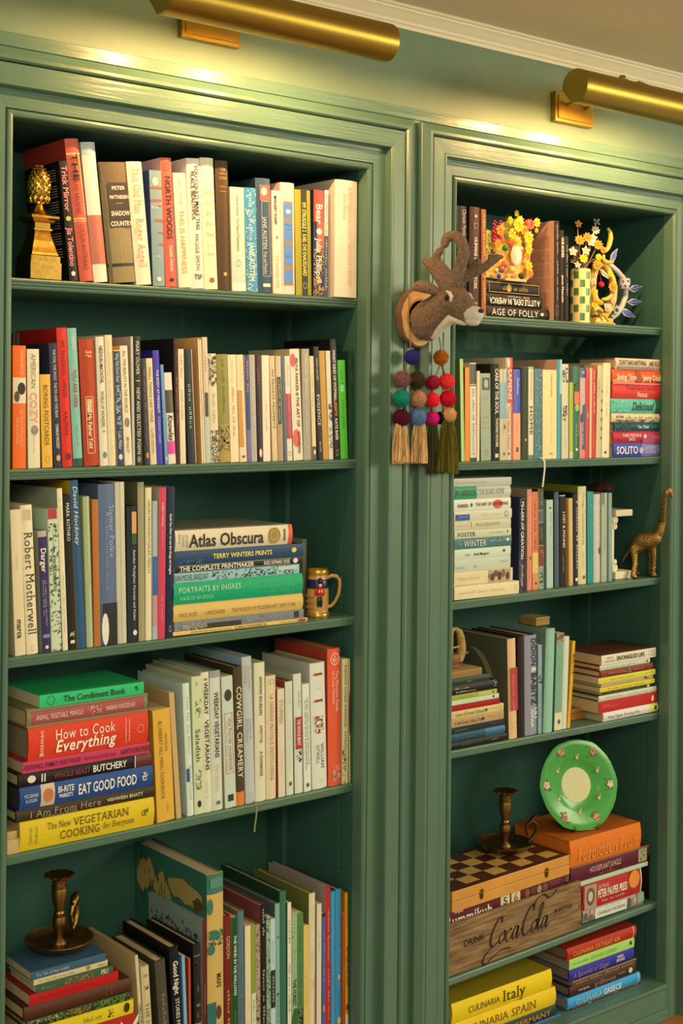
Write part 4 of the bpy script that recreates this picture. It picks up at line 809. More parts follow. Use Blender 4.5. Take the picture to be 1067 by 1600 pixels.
# bottom left shelf
pile('left', 4, (0, 1310), 3.557, 'under the brass chamberstick', [
 ("150 752 1330", "3c5848/2c4438", "h y0", "dark grey-green hardback at pile foot", "grey-green foot hardback"),
 ("180 750 1140", "b02c20/901c18", "p y0", "red paperback with white letter", "red white-letter paperback", ["K|.94|.8|.5|.6|e8d0a8|hb"], []),
 ("170 742 1062", "dcc024/c0a818", "p y0", "yellow book with black emblem", "yellow emblem book", ["~YELLOW MOON|.50|.68|.5|.4|5c4c10|b"], [".74 .80 .2 .8 4c4010 x", ".90 .96 .2 .9 3c3410 o"]),
 ("150 725 1020", "30381c/28301c", "h y0", "dark floral book with green fern leaves", "dark fern-leaf book", [], ["0 1 0 1 6c8c30 x", ".35 .6 0 1 a07028 x", ".7 .95 .2 1 5c9038 x", ".0 .3 .5 1 a8a878 x"]),
 ("136 728 945", "502c18/40200f", "h y0", "thick dark brown leather book", "brown leather book", ["~OLD|.75|.5|.5|.2|8c4c20|h", "~HOME|.80|.5|.5|.3|8c4c20|h"], []),
 ("165 658 872", "b81c1c/981414", "p y2", "bright red thin book", "bright red thin book", ["~THE LITTLE RED BOOK OF POEMS|.1|.75|.5|.35|901414|"], []),
 ("203 628 820", "3c5c38/30482c:b8a878", "p y0", "thin green patterned book", "thin green patterned book", ["PSU|.83|.93|.5|.5|e0d8a8|bi", "~THE BOTANY OF|.06|.24|.5|.3|98a078|"], [".36 .75 .15 .85 a8b088 x", ".36 .75 .15 .85 b07050 x"]),
 ("188 598 785", "d4c088/b8a870", "p y3", "thin cream booklet", "thin cream booklet", ["The Tale of Mr. Jeremy Fisher|.06|.55|.5|.36|9c8850|", "Potter|.86|.97|.5|.4|7c6c3c|"], [".70 .76 .2 .9 a87838 o"]),
 ("175 588 746", "3c5c68/34505c", "p y1", "thin slate blue booklet on top", "thin slate blue booklet", ["The Tale of Peter Rabbit|.06|.5|.5|.36|a8b498|"], []),
], Y0=.0)
row('left', 4, (0, 1310), 3.557, 'brown leather book', [
 ("742 795 716 665", "d4c08c/b89c64", "h", "cream hardback leaning, heavy black capitals", "leaning black-capitals cream book", ["TABLE FOR FAMILY|.16|.75|.5|.42|241f14|b"], []),
 ("800 848 782 722", "ccb880/b0a070", "h", "cream leaning book, small brown picture", "brown-picture leaning book", ["THE HOUSE|.28|.62|.5|.35|5c5030|s"], [".14 .20 .3 .8 583828 x", ".06 .08 .3 .7 a08c50"]),
 ("888 945 864 690", "4c4634/3c3828", "h", "grey-brown leaning hardback, dim lettering", "grey-brown leaning hardback", ["~Wilderness|.25|.6|.5|.38|948c70|s"], []),
 ("966 1020 944 612", "141518/101114", "h", "black hardback with gothic white lettering", "black gothic-lettered hardback", ["Good Night|.10|.34|.5|.45|e8e0c0|b", "STORIES FOR|.37|.6|.5|.35|e8e0c0|", "REBEL|.63|.8|.5|.45|b02c30|b"], []),
 ("1022 1046 1008 655", "7ca8bc/5c7c8c", "p", "light blue leaning paperback", "light blue leaning paperback", ["~STORIES|.2|.5|.5|.3|d8e0d0|"], [".55 .7 0 1 4c4c68"]),
 ("1047 1063 1043 672", "c04c28/a03c20", "p", "thin orange-red leaning spine", "thin orange-red leaning spine", [], []),
], ym=1031)
row('left', 4, (270, 1310), 3.557, 'thin orange-red leaning spine', [
 ("112 165 103 598", "242018/1c1a14", "h", "black leather volume with gilt bands", "gilt-banded black volume", [], [".08 .09 0 1 7c6c44", ".10 .19 .2 .8 3c3624 x", ".30 .36 .4 .6 6c6040 o", ".44 .46 .2 .8 7c6c44", ".58 .60 0 1 8c7c50", ".66 .68 0 1 8c7c50", ".48 .56 .2 .8 5c5438 x"]),
 ("167 190 165 458", "6c1c18/84907c", "h", "thin maroon book with grey illustrated cover", "maroon grey-cover book", ["~Florilegium|.4|.6|.5|.5|b87060|i"], []),
 ("192 290 188 210", "cca858/2c6848", "h d250", "huge atlas, green cover with tan land", "huge green map atlas", ["MAPS|.50|.57|.66|.2|2c2818|b"], ["0 .10 0 1 3c7058", ".02 .07 .2 .9 508468", ".28 .36 .1 .95 386c54 x", ".64 .97 0 .5 2c6458", ".28 .33 .15 .7 386c54 o", ".35 .4 0 .45 386c54 o", ".12 .2 .0 .35 386c54 o", ".66 .73 .5 .8 5c3c20 o", ".75 .8 .6 .9 c8a860 o"]),
 ("293 329 288 435", "742418/8c3420", "h", "dark red book with pale capitals", "dark red capitals book", ["GORDON|.13|.28|.5|.5|d0b070|", "~THEMAN AND NOSES|.48|.9|.5|.45|d0b070|"], []),
 ("330 364 328 445", "1c4c28/8c8440", "p", "dark green book with white capitals", "green white-capitals book", ["THE WIND IN THE WILLOWS|.12|.52|.5|.4|d8d8b0|b", "~KENNETH GRAHAME|.62|.95|.5|.3|7ca070|"], []),
 ("366 402 362 410", "587074/6c5840", "h", "slate grey book, thin blue-grey lettering", "slate grey book", ["~CHARLES DICKENS|.3|.8|.5|.35|38484c|s"], []),
 ("404 437 401 492", "dcd098/a8843c", "p", "pale cream picture book", "pale cream picture book", ["~The Little House|.35|.85|.5|.3|c0a060|"], []),
 ("438 464 434 490", "8c9434/d0c070", "p", "yellow-green spine lettered WORLD", "yellow-green WORLD spine", ["~WORLD OF THE FOREST|.55|.95|.5|.4|2c2c14|b"], [".5 1 0 1 d0cc98"]),
 ("465 491 462 485", "b09878/9c7858", "h", "mottled tan floral spine", "mottled tan floral spine", [], ["0 1 0 1 7c6c50 x"]),
 ("492 522 488 378", "1c1c18/7c4034", "h", "tall black book, white capitals, pink", "black pink-cover book", ["~COMME DES|.02|.20|.5|.45|d8d0ac|b", "~SOLEIL ET FAURE|.42|.78|.5|.45|d8d0ac|b"], []),
 ("523 545 520 436", "94a880/708468", "p", "thin sage green spine", "thin sage green spine", [], ["0 1 0 1 607858 x"]),
 ("546 572 543 452", "b4ccc4/c8c090", "p", "pale blue spine with black panel", "black-panel blue spine", ["~RAINBOW|.15|.35|.5|.4|5c7c7c|", "~PARADISO|.42|.62|.5|.4|c8c8a8|"], [".38 .66 0 1 242c28"]),
 ("573 600 570 368", "84a890/485850", "h", "tall soft mint spine", "tall soft mint spine", ["~DEVOTED RITUALS|.6|.95|.5|.35|3c5c50|"], [".60 .62 .3 .7 2c3c30 o", ".22 .23 .3 .7 2c3c30 o"]),
 ("601 637 597 300", "386c4c/1c3c28", "h", "very tall plain bottle-green book", "very tall bottle-green book", [], []),
 ("638 660 637 360", "dcd4ac/3c5030", "p", "slim white spine with black capitals", "slim white capitals spine", ["~DARLING|.1|.3|.5|.5|2c2c1c|b", "~HOST PICK A PROTECT|.42|.75|.5|.5|2c2c1c|b"], []),
 ("661 694 660 415", "94a878/b09c50", "p", "sage book with dark tree shapes", "sage tree book", ["THE FOREST|.50|.70|.5|.45|1c2c18|b"], [".05 .4 .1 .8 b0c090 x", ".72 1 .3 1 2c6028", ".75 .95 0 .6 2c6028 o"]),
 ("695 727 694 420", "507c44/38582c", "p", "leaf green spine, faint capitals", "leaf green spine", ["~A SEED IS|.1|.3|.5|.4|34582c|", "~THE SECRET GARDEN|.4|.7|.5|.36|34582c|"], [".72 1 0 1 3c3c20 x"]),
 ("728 758 727 488", "dcb85c/2c2c18", "p", "butter yellow spine", "butter yellow spine", ["~THE LOST WORDS|.2|.9|.5|.25|a88438|"], []),
 ("759 794 760 312", "d8cc94/6c7030", "h", "tall cream book, dark landscape cover", "tall landscape-cover book", ["~THE WREN|.08|.2|.5|.3|b8ac78|", "~WINNIE AND|.38|.66|.5|.42|c0a868|s"], [".55 1 .88 1 b02c20"]),
 ("800 827 802 368", "d8ccA4/b0a080".replace('A', 'a'), "p", "slim white spine, tiny lettering", "slim white tiny-lettered spine", ["~OWL MOON|.15|.4|.5|.3|8c8468|"], []),
 ("828 850 828 420", "4c5c80/3c3c3c", "p", "muted indigo spine", "muted indigo spine", ["~THE STORY OF BABAR|.1|.6|.5|.4|a0a8b0|"], ["0 .03 0 1 2c2820", ".75 .8 .2 .8 c87840"]),
 ("851 880 851 275", "b82c28/9c8c78", "h", "tall crimson picture book, grey-tan cover", "tall crimson picture book", ["~Madeline Bemelmans|.15|.5|.5|.45|d8a080|i", "~WHERE THE BOYS|.55|.9|.5|.4|e09080|"], []),
 ("881 905 880 300", "3c94b4/2c6c84", "h", "bright blue picture book, red letters", "blue red-letter picture book", ["~CURIOUS TIGER|.5|.85|.5|.5|b04030|b"], []),
 ("906 940 906 288", "3c8cA8/2c3c40".replace('A', 'a'), "h", "teal blue picture book, dark cover", "teal blue picture book", ["~the snowy day|.2|.8|.5|.4|70b0bc|"], [".6 .64 .3 .7 d0b060 o", ".9 .95 .2 .8 d0b060 o"]),
 ("941 958 942 418", "c05420/a04418", "p", "thin burnt orange spine", "thin burnt orange spine", ["~LITTLE FOX|.3|.8|.5|.5|e0a060|"], []),
 ("957 998 955 308", "e09c1c/b87814", "h", "golden orange picture book, dark lettering", "golden orange picture book", ["~LITTLE BLACK|.06|.26|.5|.35|5c3c10|b", "MR TIGER GOES WILD|.36|.72|.5|.35|5c3c10|b"], [".82 .87 .2 .8 4c3010 o", ".9 1 0 1 d8d4a0"]),
], Y0=.004, ym=1031)
# landmasses on the cover of the atlas
# ---------------------------------------------------------------- right bookcase
row('right', 0, (600, 280), 3.333, '@partly behind the felt deer', [
 ("384 440 380 138", "241f1e/1c1818", "h", "black hardback with pale upper lettering", "black hardback behind the deer", ["Chrissie Hynde|.03|.28|.66|.3|c8b090|", "~Reckless|.32|.6|.66|.3|c8b090|"], ["0 1 .02 .06 4c4440"]),
 ("446 506 450 142", "4c3428/2c201c", "h", "dark brown hardback, spaced capitals", "dark brown capitals hardback", ["HUMANS OF NEW YORK|.28|.76|.5|.26|d8c8a8|b"], [".07 .10 .35 .65 c88868 o", ".15 .2 .3 .7 a88070 f", ".88 .9 .3 .7 a08070"]),
 ("507 534 505 156", "8c4c1c/803c14", "p", "narrow orange-brown paperback, gold lettering", "orange-brown narrow paperback", ["A REALLY BIG LUNCH|.05|.44|.5|.42|e0a030|b", "JIM HARRISON|.62|.88|.5|.42|e0a030|b"], []),
])
tp_r1 = pile('right', 0, (600, 280), 3.333, 'under the flower ornament', [
 ("537 862 655", "2c2420/1c1814", "h y6", "thick black hardback lettered AGE OF FOLLY", "AGE OF FOLLY hardback", ["AGE OF FOLLY|.07|.81|.48|.5|e8d8b4|s"], [".85 .90 .35 .65 e0d0a8 o"]),
 ("537 826 592", "181614/141210", "h y6", "black hardback lying upside down, white lettering", "upside-down black hardback", ["A LITTLE DEVIL IN AMERICA|.04|.94|.42|.42|e8dcb8|bu", "~HANIF ABDURRAQIB|.35|.75|.82|.2|d8ccA8|u".replace('A', 'a')], []),
 ("535 818 522", "1a1814/141210", "h y8", "flat black book framed in gold lines", "gold-framed black book", ["~TAROT OF SOULS|.28|.75|.5|.4|c89c48|b"], [".04 .96 .12 .88 c89c48 f", ".36 .44 .2 .8 c89c48 o"]),
], Y0=.012)
row('right', 0, (830, 280), 4.502, 'AGE OF FOLLY hardback', [
 ("153 204 153 290", "2a211c/dca478", "h y-2 d152", "black hardback, peach printed back cover", "peach-back hardback", ["~ANGELA WATCH|.04|.34|.5|.34|c0a888|", "~CAROL THE SEALS|.40|.8|.5|.34|c0a888|"], [".85 .95 .2 .7 b08c68 f"]),
 ("205 236 205 358", "241c18/1c1614", "h", "narrow black hardback with heavy white lettering", "narrow heavy-lettered hardback", ["OUR BODIES|.08|.30|.5|.5|e8d8b0|b", "Janet Malcolm|.5|.8|.5|.4|e8d8b0|b"], []),
 ("237 268 235 402", "201a18/181412", "h", "black hardback with small white capitals", "small-capitals black hardback", ["~LAST NIGHT I RATED A MILLION|.1|.7|.5|.3|d8c8a0|"], []),
])
row('right', 1, (690, 530), 5.335, '@partly behind the felt pompoms', [
 ("164 194 150 166", "a8c868/6c6c34", "p", "pale green tall book with white stripe", "pale green tall book", ["~SECRET OF FLIGHT|.1|.9|.7|.2|789c48|"], ["0 1 .12 .26 d8e4b8"]),
 ("195 236 195 236", "e88820/601818", "p", "bright orange paperback", "bright orange paperback", ["~THE PLAGUE YEAR|.1|.9|.5|.2|f0a850|"], []),
 ("237 292 234 198", "d8cca4/d8cca4", "p", "white book with black scalloped top block", "black-topped white book", ["~THE LIFE OF IMAGINATION|.26|.94|.55|.36|4c4838|b"], ["0 .215 0 1 2c2c24", "0 .012 0 1 e0c8a0", ".225 .235 0 1 2c2c24", ".965 1 0 1 24221c"]),
 ("293 319 297 266", "dcc894/c8b080", "p", "thin cream spine", "thin cream spine", [], []),
 ("320 414 313 286", "98a480/18201c", "p", "wide sage paperback with black-white portrait", "sage portrait paperback", ["~Mary|.26|.5|.5|.09|5c6450|h", "~Oliver|.29|.5|.5|.09|5c6450|h", "~UPSTREAM|.5|.6|.5|.08|6c7458|h", "~Selected|.56|.6|.5|.08|6c7458|h", "~Essays|.62|.6|.5|.08|6c7458|h"], [".05 .19 .2 .9 2c2820", ".07 .17 .35 .75 a8a080 o", ".88 .94 .35 .7 5c6450 r"]),
 ("418 486 416 206", "1c2620/10100e", "h", "black-green hardback with bold white capitals", "bold-capitals black-green book", ["CARE OF THE SOUL|.05|.52|.62|.34|e8dcb0|b", "THOMAS MOORE|.56|.86|.62|.26|e8dcb0|b"], [".93 .97 .4 .8 d8ccA0".replace('A', 'a')]),
 ("487 541 485 250", "ccb884/98a490", "p", "tan paperback with blue middle section", "tan blue-middle paperback", ["~BREATHE|.4|.8|.6|.2|6c8484|"], [".15 .54 0 1 7ca0a4", "0 .15 .5 1 a0b4a8", ".61 .66 .6 .85 4c4430 o", ".91 .95 .5 .8 5c7c30 o"]),
 ("544 594 541 155", "dccAA0/c8b48c".replace('A', 'a'), "h", "red-topped white hardback with tall red edge", "red-topped white hardback", ["SAPIENS|.11|.41|.5|.5|f0e0c0|b", "Yuval Noah Harari|.47|.90|.35|.3|c04830|"], ["0 .44 .2 1 cc3c28", ".44 1 .78 1 d05038", "0 .10 0 .6 dcc8a0 o", ".92 .95 .2 .5 c03020 o"]),
 ("598 659 598 250", "e0a070/242420", "p", "peach book with vivid blue upper half", "blue-over-peach book", ["Darkmans|.1|.28|.6|.24|c0c8d8|b", "~Nicholson|.55|.7|.5|.18|c08050|"], ["0 .485 0 1 2438a0", ".86 .91 .4 .7 4c3820"]),
 ("664 720 670 236", "3c4434/242820", "h", "dark grey-green hardback, small orange dot", "orange-dot dark hardback", ["~TOSO|.40|.56|.7|.3|606850|"], [".77 .80 .5 .8 d09040 o"]),
 ("722 767 723 230", "e0d0a0/a0a870", "p", "cream book lettered HOME, green ends", "HOME-lettered cream book", ["MARILYNNE ROBINSON|.05|.35|.5|.3|a89868|", "HOME|.42|.74|.5|.5|2c281c|s"], ["0 .03 0 1 90a868", ".95 1 0 1 507858"]),
 ("770 841 773 248", "48706c/38605c", "p", "slate teal paperback with pale branch drawing", "branch-drawing teal book", ["~THE STORY OF A BRIEF MARRIAGE|.5|.9|.5|.1|88a498|"], ["0 1 .1 .9 88a498 x", "0 1 .1 .9 88a498 x"]),
 ("842 960 843 256", "e4d088/d8c078", "p", "wide pale yellow paperback with fine lettering", "wide pale yellow paperback", ["A Manual for Cleaning|.05|.30|.62|.1|6c5c34|", "~selected stories by Lucia Berlin|.36|.85|.62|.08|b09c60|"], [".93 .95 .5 .7 a89458"]),
 ("962 998 968 170", "48a0a0/c09878", "h", "tall narrow teal hardback", "tall narrow teal hardback", ["~KAZUO ISHIGURO|.08|.35|.5|.4|b8dcc8|"], ["0 .35 .5 1 8cc4b4"]),
 ("1000 1058 1001 208", "d0c498/b8ac80", "p", "cream book with dark leaf drawings", "leaf-drawing cream book", ["~EARTHLY WISDOM|.55|.9|.5|.2|a89c70|"], [".04 .2 .1 .9 4c5438 x", ".46 .6 .1 .6 4c5438 x", ".44 .54 .2 .8 4c5438 x"]),
])
row('right', 1, (860, 530), 5.155, 'leaf-drawing cream book', [
 ("147 183 148 348", "a8b43c/98a434", "p", "short lime green spine", "short lime spine", ["~ESSAYS|.05|.5|.5|.3|8c9830|"], [".91 1 0 1 c8c088"]),
 ("184 236 187 216", "246440/7c8474", "p", "dark green book with orange block", "orange-block green book", ["~Rhododendron|.62|.90|.4|.22|d8d8a0|", "~HARVEST|.5|.8|.7|.2|a8b458|"], [".28 .41 .1 .9 d86030", ".41 .49 .2 .9 98b038 o", ".18 .27 .1 .9 6c4438 x", ".89 .92 .3 .7 d8d8a0 o"]),
 ("237 281 240 232", "d8806c/d8a088", "p", "pink book, navy ends and white lettering", "navy-ended pink book", ["III|.05|.6|.5|.3|e8d8c0|hb", "~SEASON 1906|.14|.42|.5|.42|e8dcc8|b", "~WALTER MINISTE|.60|.86|.5|.42|e8dcc8|b"], ["0 .11 0 1 343c74", ".11 .5 0 1 c89488", ".5 .62 .1 .9 302c24 o", ".40 .9 .4 1 343c64"]),
 ("282 312 288 255", "c83c28/b03424", "p", "red spine with grey medallion", "red medallion spine", ["~A MEMOIR OF SPRING|.05|.45|.5|.3|902418|"], [".48 .55 .1 .9 848468 o"]),
 ("313 331 318 232", "e8b48c/d8a480", "p", "thin peach spine", "thin peach spine", [], []),
 ("332 364 337 232", "c83420/b83020", "p", "red paperback with white capitals", "red white-capitals paperback", ["~LUCY BUDGE & JOKES|.03|.5|.5|.45|f0dcc0|b", "~HATERS|.54|.7|.5|.3|c05040|", "~WINNER|.72|.9|.5|.3|e0b090|"], []),
 ("366 411 382 212", "c8b880/b0a068", "p", "crumpled cream paperback, black side marks", "crumpled cream paperback", ["~DISPATCHES|.15|.35|.3|.25|8c8050|b"], [".27 .29 .8 1 2c281c", ".37 .40 .8 1 2c281c", ".47 .50 .8 1 2c281c", ".57 .60 .8 1 2c281c", ".67 .70 .8 1 2c281c", ".77 .80 .8 1 2c281c"]),
 ("413 474 426 192", "e4d49c/ccb880", "p", "cream book leaning, thin brown script", "leaning brown-script book", ["~A Woman and Child|.12|.35|.5|.16|9c8854|s", "~The Summer|.42|.56|.5|.16|9c8854|s"], [".93 .96 .3 .6 3c3420 o"]),
])
pile('right', 1, (860, 530), 5.155, 'top of the pile', [
 ("512 908 838", "3c4c98/c8b488", "h y0", "blue hardback lettered SOLITO", "SOLITO hardback", ["SOLITO|.05|.52|.5|.45|f0e4c8|b", "JAVIER|.66|.9|.66|.22|b8b8c8|", "ZAMORA|.66|.92|.34|.22|b8b8c8|"], [".62 1 0 1 7c70a0", ".55 .64 .2 .7 b0a8a8 o"]),
 ("508 908 742", "b82838/c8a070", "h y0", "crimson hardback with small white lettering", "crimson small-lettered hardback", ["THESE PRECIOUS|.18|.60|.66|.22|f0c8a8|b", "DAYS|.32|.46|.34|.22|f0c8a8|b", "~PATCHETT|.82|1|.5|.2|e0a8a0|b"], [".62 1 0 .8 a82c58", ".65 .71 .4 .75 f0c8a8 o"]),
 ("515 908 668", "1c4c50/d89040", "h y0", "dark teal hardback with tiny white lettering", "dark teal small hardback", ["You Think|.5|.75|.5|.3|c8d8c0|b", "~MAGGIE|.8|.95|.5|.2|5c9090|"], ["0 .35 0 1 34584c x"]),
 ("495 908 595", "e0c890/3c3020", "h y0", "cream hardback with scrawled dark lettering", "scrawled cream hardback", ["Ann Patchett|.08|.24|.65|.3|4c3c20|b", "~THIS IS THE STORY OF|.28|.95|.55|.4|6c5830|i"], ["0 .9 0 .3 5c4828 x"]),
 ("490 905 478", "5cb894/487858", "h y-2", "mint green hardback with dark script", "mint script hardback", ["Delicious!|.42|.86|.5|.5|1c4434|bi"], [".9 1 0 1 2c5c44", "0 .35 .6 .9 98d0b0 x", "0 .35 .1 .3 98d0b0 x"]),
 ("502 908 348", "d8382c/982818", "h y-1", "thick scarlet hardback with white and maroon lettering", "thick scarlet hardback", ["Yuval Noah Harari|.28|.92|.72|.26|901c18|s", "Nexus|.50|.72|.3|.3|f4e0c0|s"], ["0 1 .93 1 e09890"]),
 ("500 908 238", "d85c20/b84818", "h y-2", "bright orange hardback with bulging shapes", "bulging-shape orange hardback", ["Saving Time|.08|.48|.45|.36|f4dcb8|b", "Jenny Odell|.62|1|.42|.36|f4dcb8|b"], [".46 .58 .1 .95 a83818 o", ".0 .45 .0 .25 e87830"]),
 ("530 908 148", "e0c090/606050", "h y-1", "tan hardback with black comic capitals", "tan comic-capitals hardback", ["DON'T SAVE ANYTHING|.06|.67|.62|.36|2c281c|b", "JAMES SALTER|.73|1.0|.6|.34|4c4430|b"], [".05 .6 0 .25 807868", ".6 .85 0 .25 a05868"]),
], Y0=.006)
pile('right', 2, (690, 720), 5.335, 'top of the pale pile', [
 ("108 645 1052", "e4d094/d0bc80", "p y-12", "wide cream paperback, faint tan lettering", "wide cream bottom paperback", ["~CUNNINGHAM: READING ANTHOLOGY|.05|.78|.5|.26|c8ac68|"], [".93 .96 .3 .7 8c7c50 r"]),
 ("106 592 932", "dcc890/ccb880", "p y0", "cream paperback with brown floral block", "brown floral-block paperback", ["~A Room in the House|.06|.42|.5|.3|b8a878|", "~*|.56|.6|.5|.4|3c3020|"], [".58 .96 .05 .95 b09c70", ".60 .68 .1 .7 5c3420 o", ".66 .74 .4 .9 6c4028 o", ".73 .80 .1 .8 4c2c1c o", ".80 .86 .3 .95 7c5034 o", ".87 .94 .1 .7 5c3420 o", ".68 .72 .1 .4 c8a880 o", ".83 .86 .1 .4 c8a880 o"]),
 ("108 574 823", "c4c8a4/b0b494", "p y2", "pale grey-green thick paperback", "pale grey-green paperback", ["~Outline|.02|.18|.35|.3|848c70|", "~Cusk|.32|.40|.35|.3|848c70|", "~FABER|.80|.95|.6|.2|848c70|"], []),
 ("108 576 742", "ccd4ac/b4bc94", "p y2", "pale mint paperback with small black marks", "small-mark mint paperback", ["Luster|.18|.27|.4|.22|3c4030|", "Sarah Manguso|.33|.60|.4|.22|242820|b"], [".85 .90 .4 .7 3c4430 o"]),
 ("105 582 655", "48706c/3c605c", "p y1", "teal paperback lettered WINTER", "teal WINTER paperback", ["WINTER|.16|.55|.5|.52|e0dcb8|s", "~of|.08|.13|.5|.3|a8bca8|", "~Novelistic|.62|.8|.6|.2|a0b4a0|"], [".6 1 .5 .95 88a498 x", ".90 .96 .5 .8 d8d4b0 o"]),
 ("108 580 585", "c8c898/b4b484", "p y1", "sage cream paperback lettered FOSTER", "FOSTER paperback", ["FOSTER|.05|.36|.5|.46|2c2c1c|s", "Claire Keegan|.6|.86|.55|.2|a0a078|"], [".92 .94 .4 .7 2c2c1c o"]),
 ("106 577 502", "ccc494/b8b084", "p y1", "cream paperback with grey crescent mark", "grey-crescent paperback", ["PAUL KALANITHI|.37|.80|.5|.3|98946c|", "~BREATH|.05|.20|.5|.2|a8a078|"], [".24 .30 .2 .85 7c8464 o", ".235 .28 .2 .85 ccc494 o"]),
 ("106 585 420", "d0ccA0/bcb890".replace('A', 'a'), "p y0", "cream paperback with blue wedge", "blue-wedge paperback", ["~CUSK|.05|.25|.4|.2|b8c0b0|", "~Transit in Outline|.45|.78|.5|.18|b8ac80|"], [".02 .26 0 .62 24408c", ".87 .93 .15 .8 2c2c20 r", ".885 .915 .3 .65 d0cca0 o"]),
 ("103 576 325", "dcd8b4/c8c4a0", "p y1", "white paperback with red sun blot", "red-blot white paperback", ["PARKER|.06|.24|.42|.26|3c3828|b", "THE ART OF GATHERING|.37|.95|.5|.24|3c3828|b"], [".68 .85 .05 .85 d84030 o", ".28 .32 .3 .65 2c4c60 o"]),
 ("98 578 218", "ccc8a4/b8b490", "h y0", "white-grey hardback with green left block", "green-block hardback", ["JIM HARRISON|.02|.38|.5|.36|2c3828|s", "THE ROAD HOME|.43|.88|.55|.36|7c8068|s"], ["0 .41 0 1 3c9c68"]),
 ("96 582 150", "c0bca0/bcb898", "p y0", "thin pale grey paperback", "thin pale grey paperback", ["~THE UNWOMANLY FACE OF WAR|.04|.55|.5|.3|a89c80|"], []),
], Y0=.018)
row('right', 2, (690, 720), 5.335, 'pale pile', [
 ("646 697 652 310", "282840/20283c", "h y6", "midnight hardback with starry purple cover", "starry midnight hardback", ["PILLARS OF CREATION|.04|.66|.5|.42|e4dcb8|b", "RICHARD PANEK|.72|.95|.5|.3|b8a890|b"], [".6 1 0 1 483044", "0 1 0 1 6c6c7c x"]),
 ("698 754 698 240", "dc8468/8c7858", "p", "salmon pink paperback, white lettering", "salmon pink paperback", ["~The Mary Mountain Eating|.04|.58|.6|.26|f0ccA8|".replace('A', 'a'), "~A MEMOIR|.65|.95|.4|.2|a85038|"], [".66 .70 .4 .8 a04c38 o"]),
 ("758 808 755 262", "dc7c44/a05430", "p", "orange paperback with yellow lower panel", "orange-yellow paperback", ["TABLE FOR TWO|.07|.60|.5|.3|ac4828|s"], [".62 .83 0 1 e8b858", ".83 1 0 1 dc8c48", ".92 .95 .4 .7 3c2418 o"]),
 ("809 853 805 236", "98a484/242820", "p", "spine of stacked small dark photographs", "photo-strip spine", [], ["0 .21 .1 1 3c382c", ".02 .18 .3 .9 7c7860 x", ".22 .33 .1 1 4c5c54", ".34 .56 .1 1 302820", ".36 .5 .3 .8 94785c x", ".57 .77 .1 1 7c3018", ".6 .7 .3 .9 c07840 x", ".8 .97 .2 .9 5c6450 x"]),
 ("877 932 875 330", "b0c4a4/8c9c80", "p", "pale mint paperback with thin black script", "thin-script mint paperback", ["~Elena Knows|.14|.42|.62|.22|3c4430|i", "~Claudia Pineiro|.5|.75|.62|.14|8c9c80|"], [".08 .1 .4 .7 2c2c20 o"]),
 ("946 985 943 264", "4c5c60/28302c", "h", "blue-grey hardback with dim lettering", "dim blue-grey hardback", ["~OSWALD|.08|.25|.5|.34|8c9c98|", "~THE STORIES OF A LIFE|.33|.75|.5|.34|7c8c88|"], []),
 ("988 1038 988 290", "24241c/1c1c18", "h", "black hardback with LOST FOUND capitals", "LOST FOUND hardback", ["LOST & FOUND|.18|.58|.6|.3|e0d4a8|b", "~KATHRYN SCHULZ|.66|.84|.5|.22|b0a480|"], ["0 .01 0 1 d8d0a8"]),
], Y0=.024)
row('right', 2, (860, 720), 5.155, 'LOST FOUND hardback', [
 ("135 184 130 306", "d0ac6c/b88c4c", "p", "tan brown paperback, white dotted border", "tan dotted paperback", ["~THE LIVES OF OTHERS|.1|.9|.6|.25|f0dcb0|"], ["0 1 0 .2 a87838"]),
 ("186 230 185 265", "24201c/1c1a18", "h", "black hardback with white handwritten title", "handwritten black hardback", ["~A Carnival of Snackery|.08|.83|.6|.36|e0d0a8|i"], [".92 .96 .3 .8 e0d4b0 o"]),
 ("231 298 230 210", "dccc90/7c7c24", "h", "tall cream hardback, olive yellow cover", "olive-cover cream hardback", ["Vintage Contemporaries|.06|.60|.55|.28|b08c50|", "Dan Kois|.67|.84|.55|.24|d0ac6c|"], [".91 .95 .4 .75 a04c38 o"]),
 ("300 350 299 252", "288c80/1c6c60", "p", "rich teal paperback", "rich teal paperback", ["~TERRANCE OKPARANTA|.06|.5|.5|.3|5cb0a0|b", "~HARRY SYLVESTER BIRD|.55|.95|.5|.28|4ca090|"], []),
 ("352 410 353 272", "ccc0a0/a89c80", "h", "off-white hardback with small brown figure", "off-white figure hardback", ["~THE LIFE OF THE MIND|.05|.62|.75|.2|8c7c64|"], [".60 .68 .6 .9 5c3c30 o"]),
 ("412 454 415 262", "a8b08c/98a07c", "p", "pale sage paperback with tiny lettering", "pale sage paperback", ["~A FIRST TIME FOR EVERYTHING|.15|.65|.5|.2|6c745c|"], ["0 .13 .1 .5 6c8064", ".93 .95 .3 .8 c8a060"]),
 ("458 504 458 262", "90a48c/485c48", "h", "grey-green hardback at row end", "grey-green end hardback", [], ["0 1 0 .2 3c4c3c", "0 1 .5 .56 a8b8a0"]),
], Y0=.022)
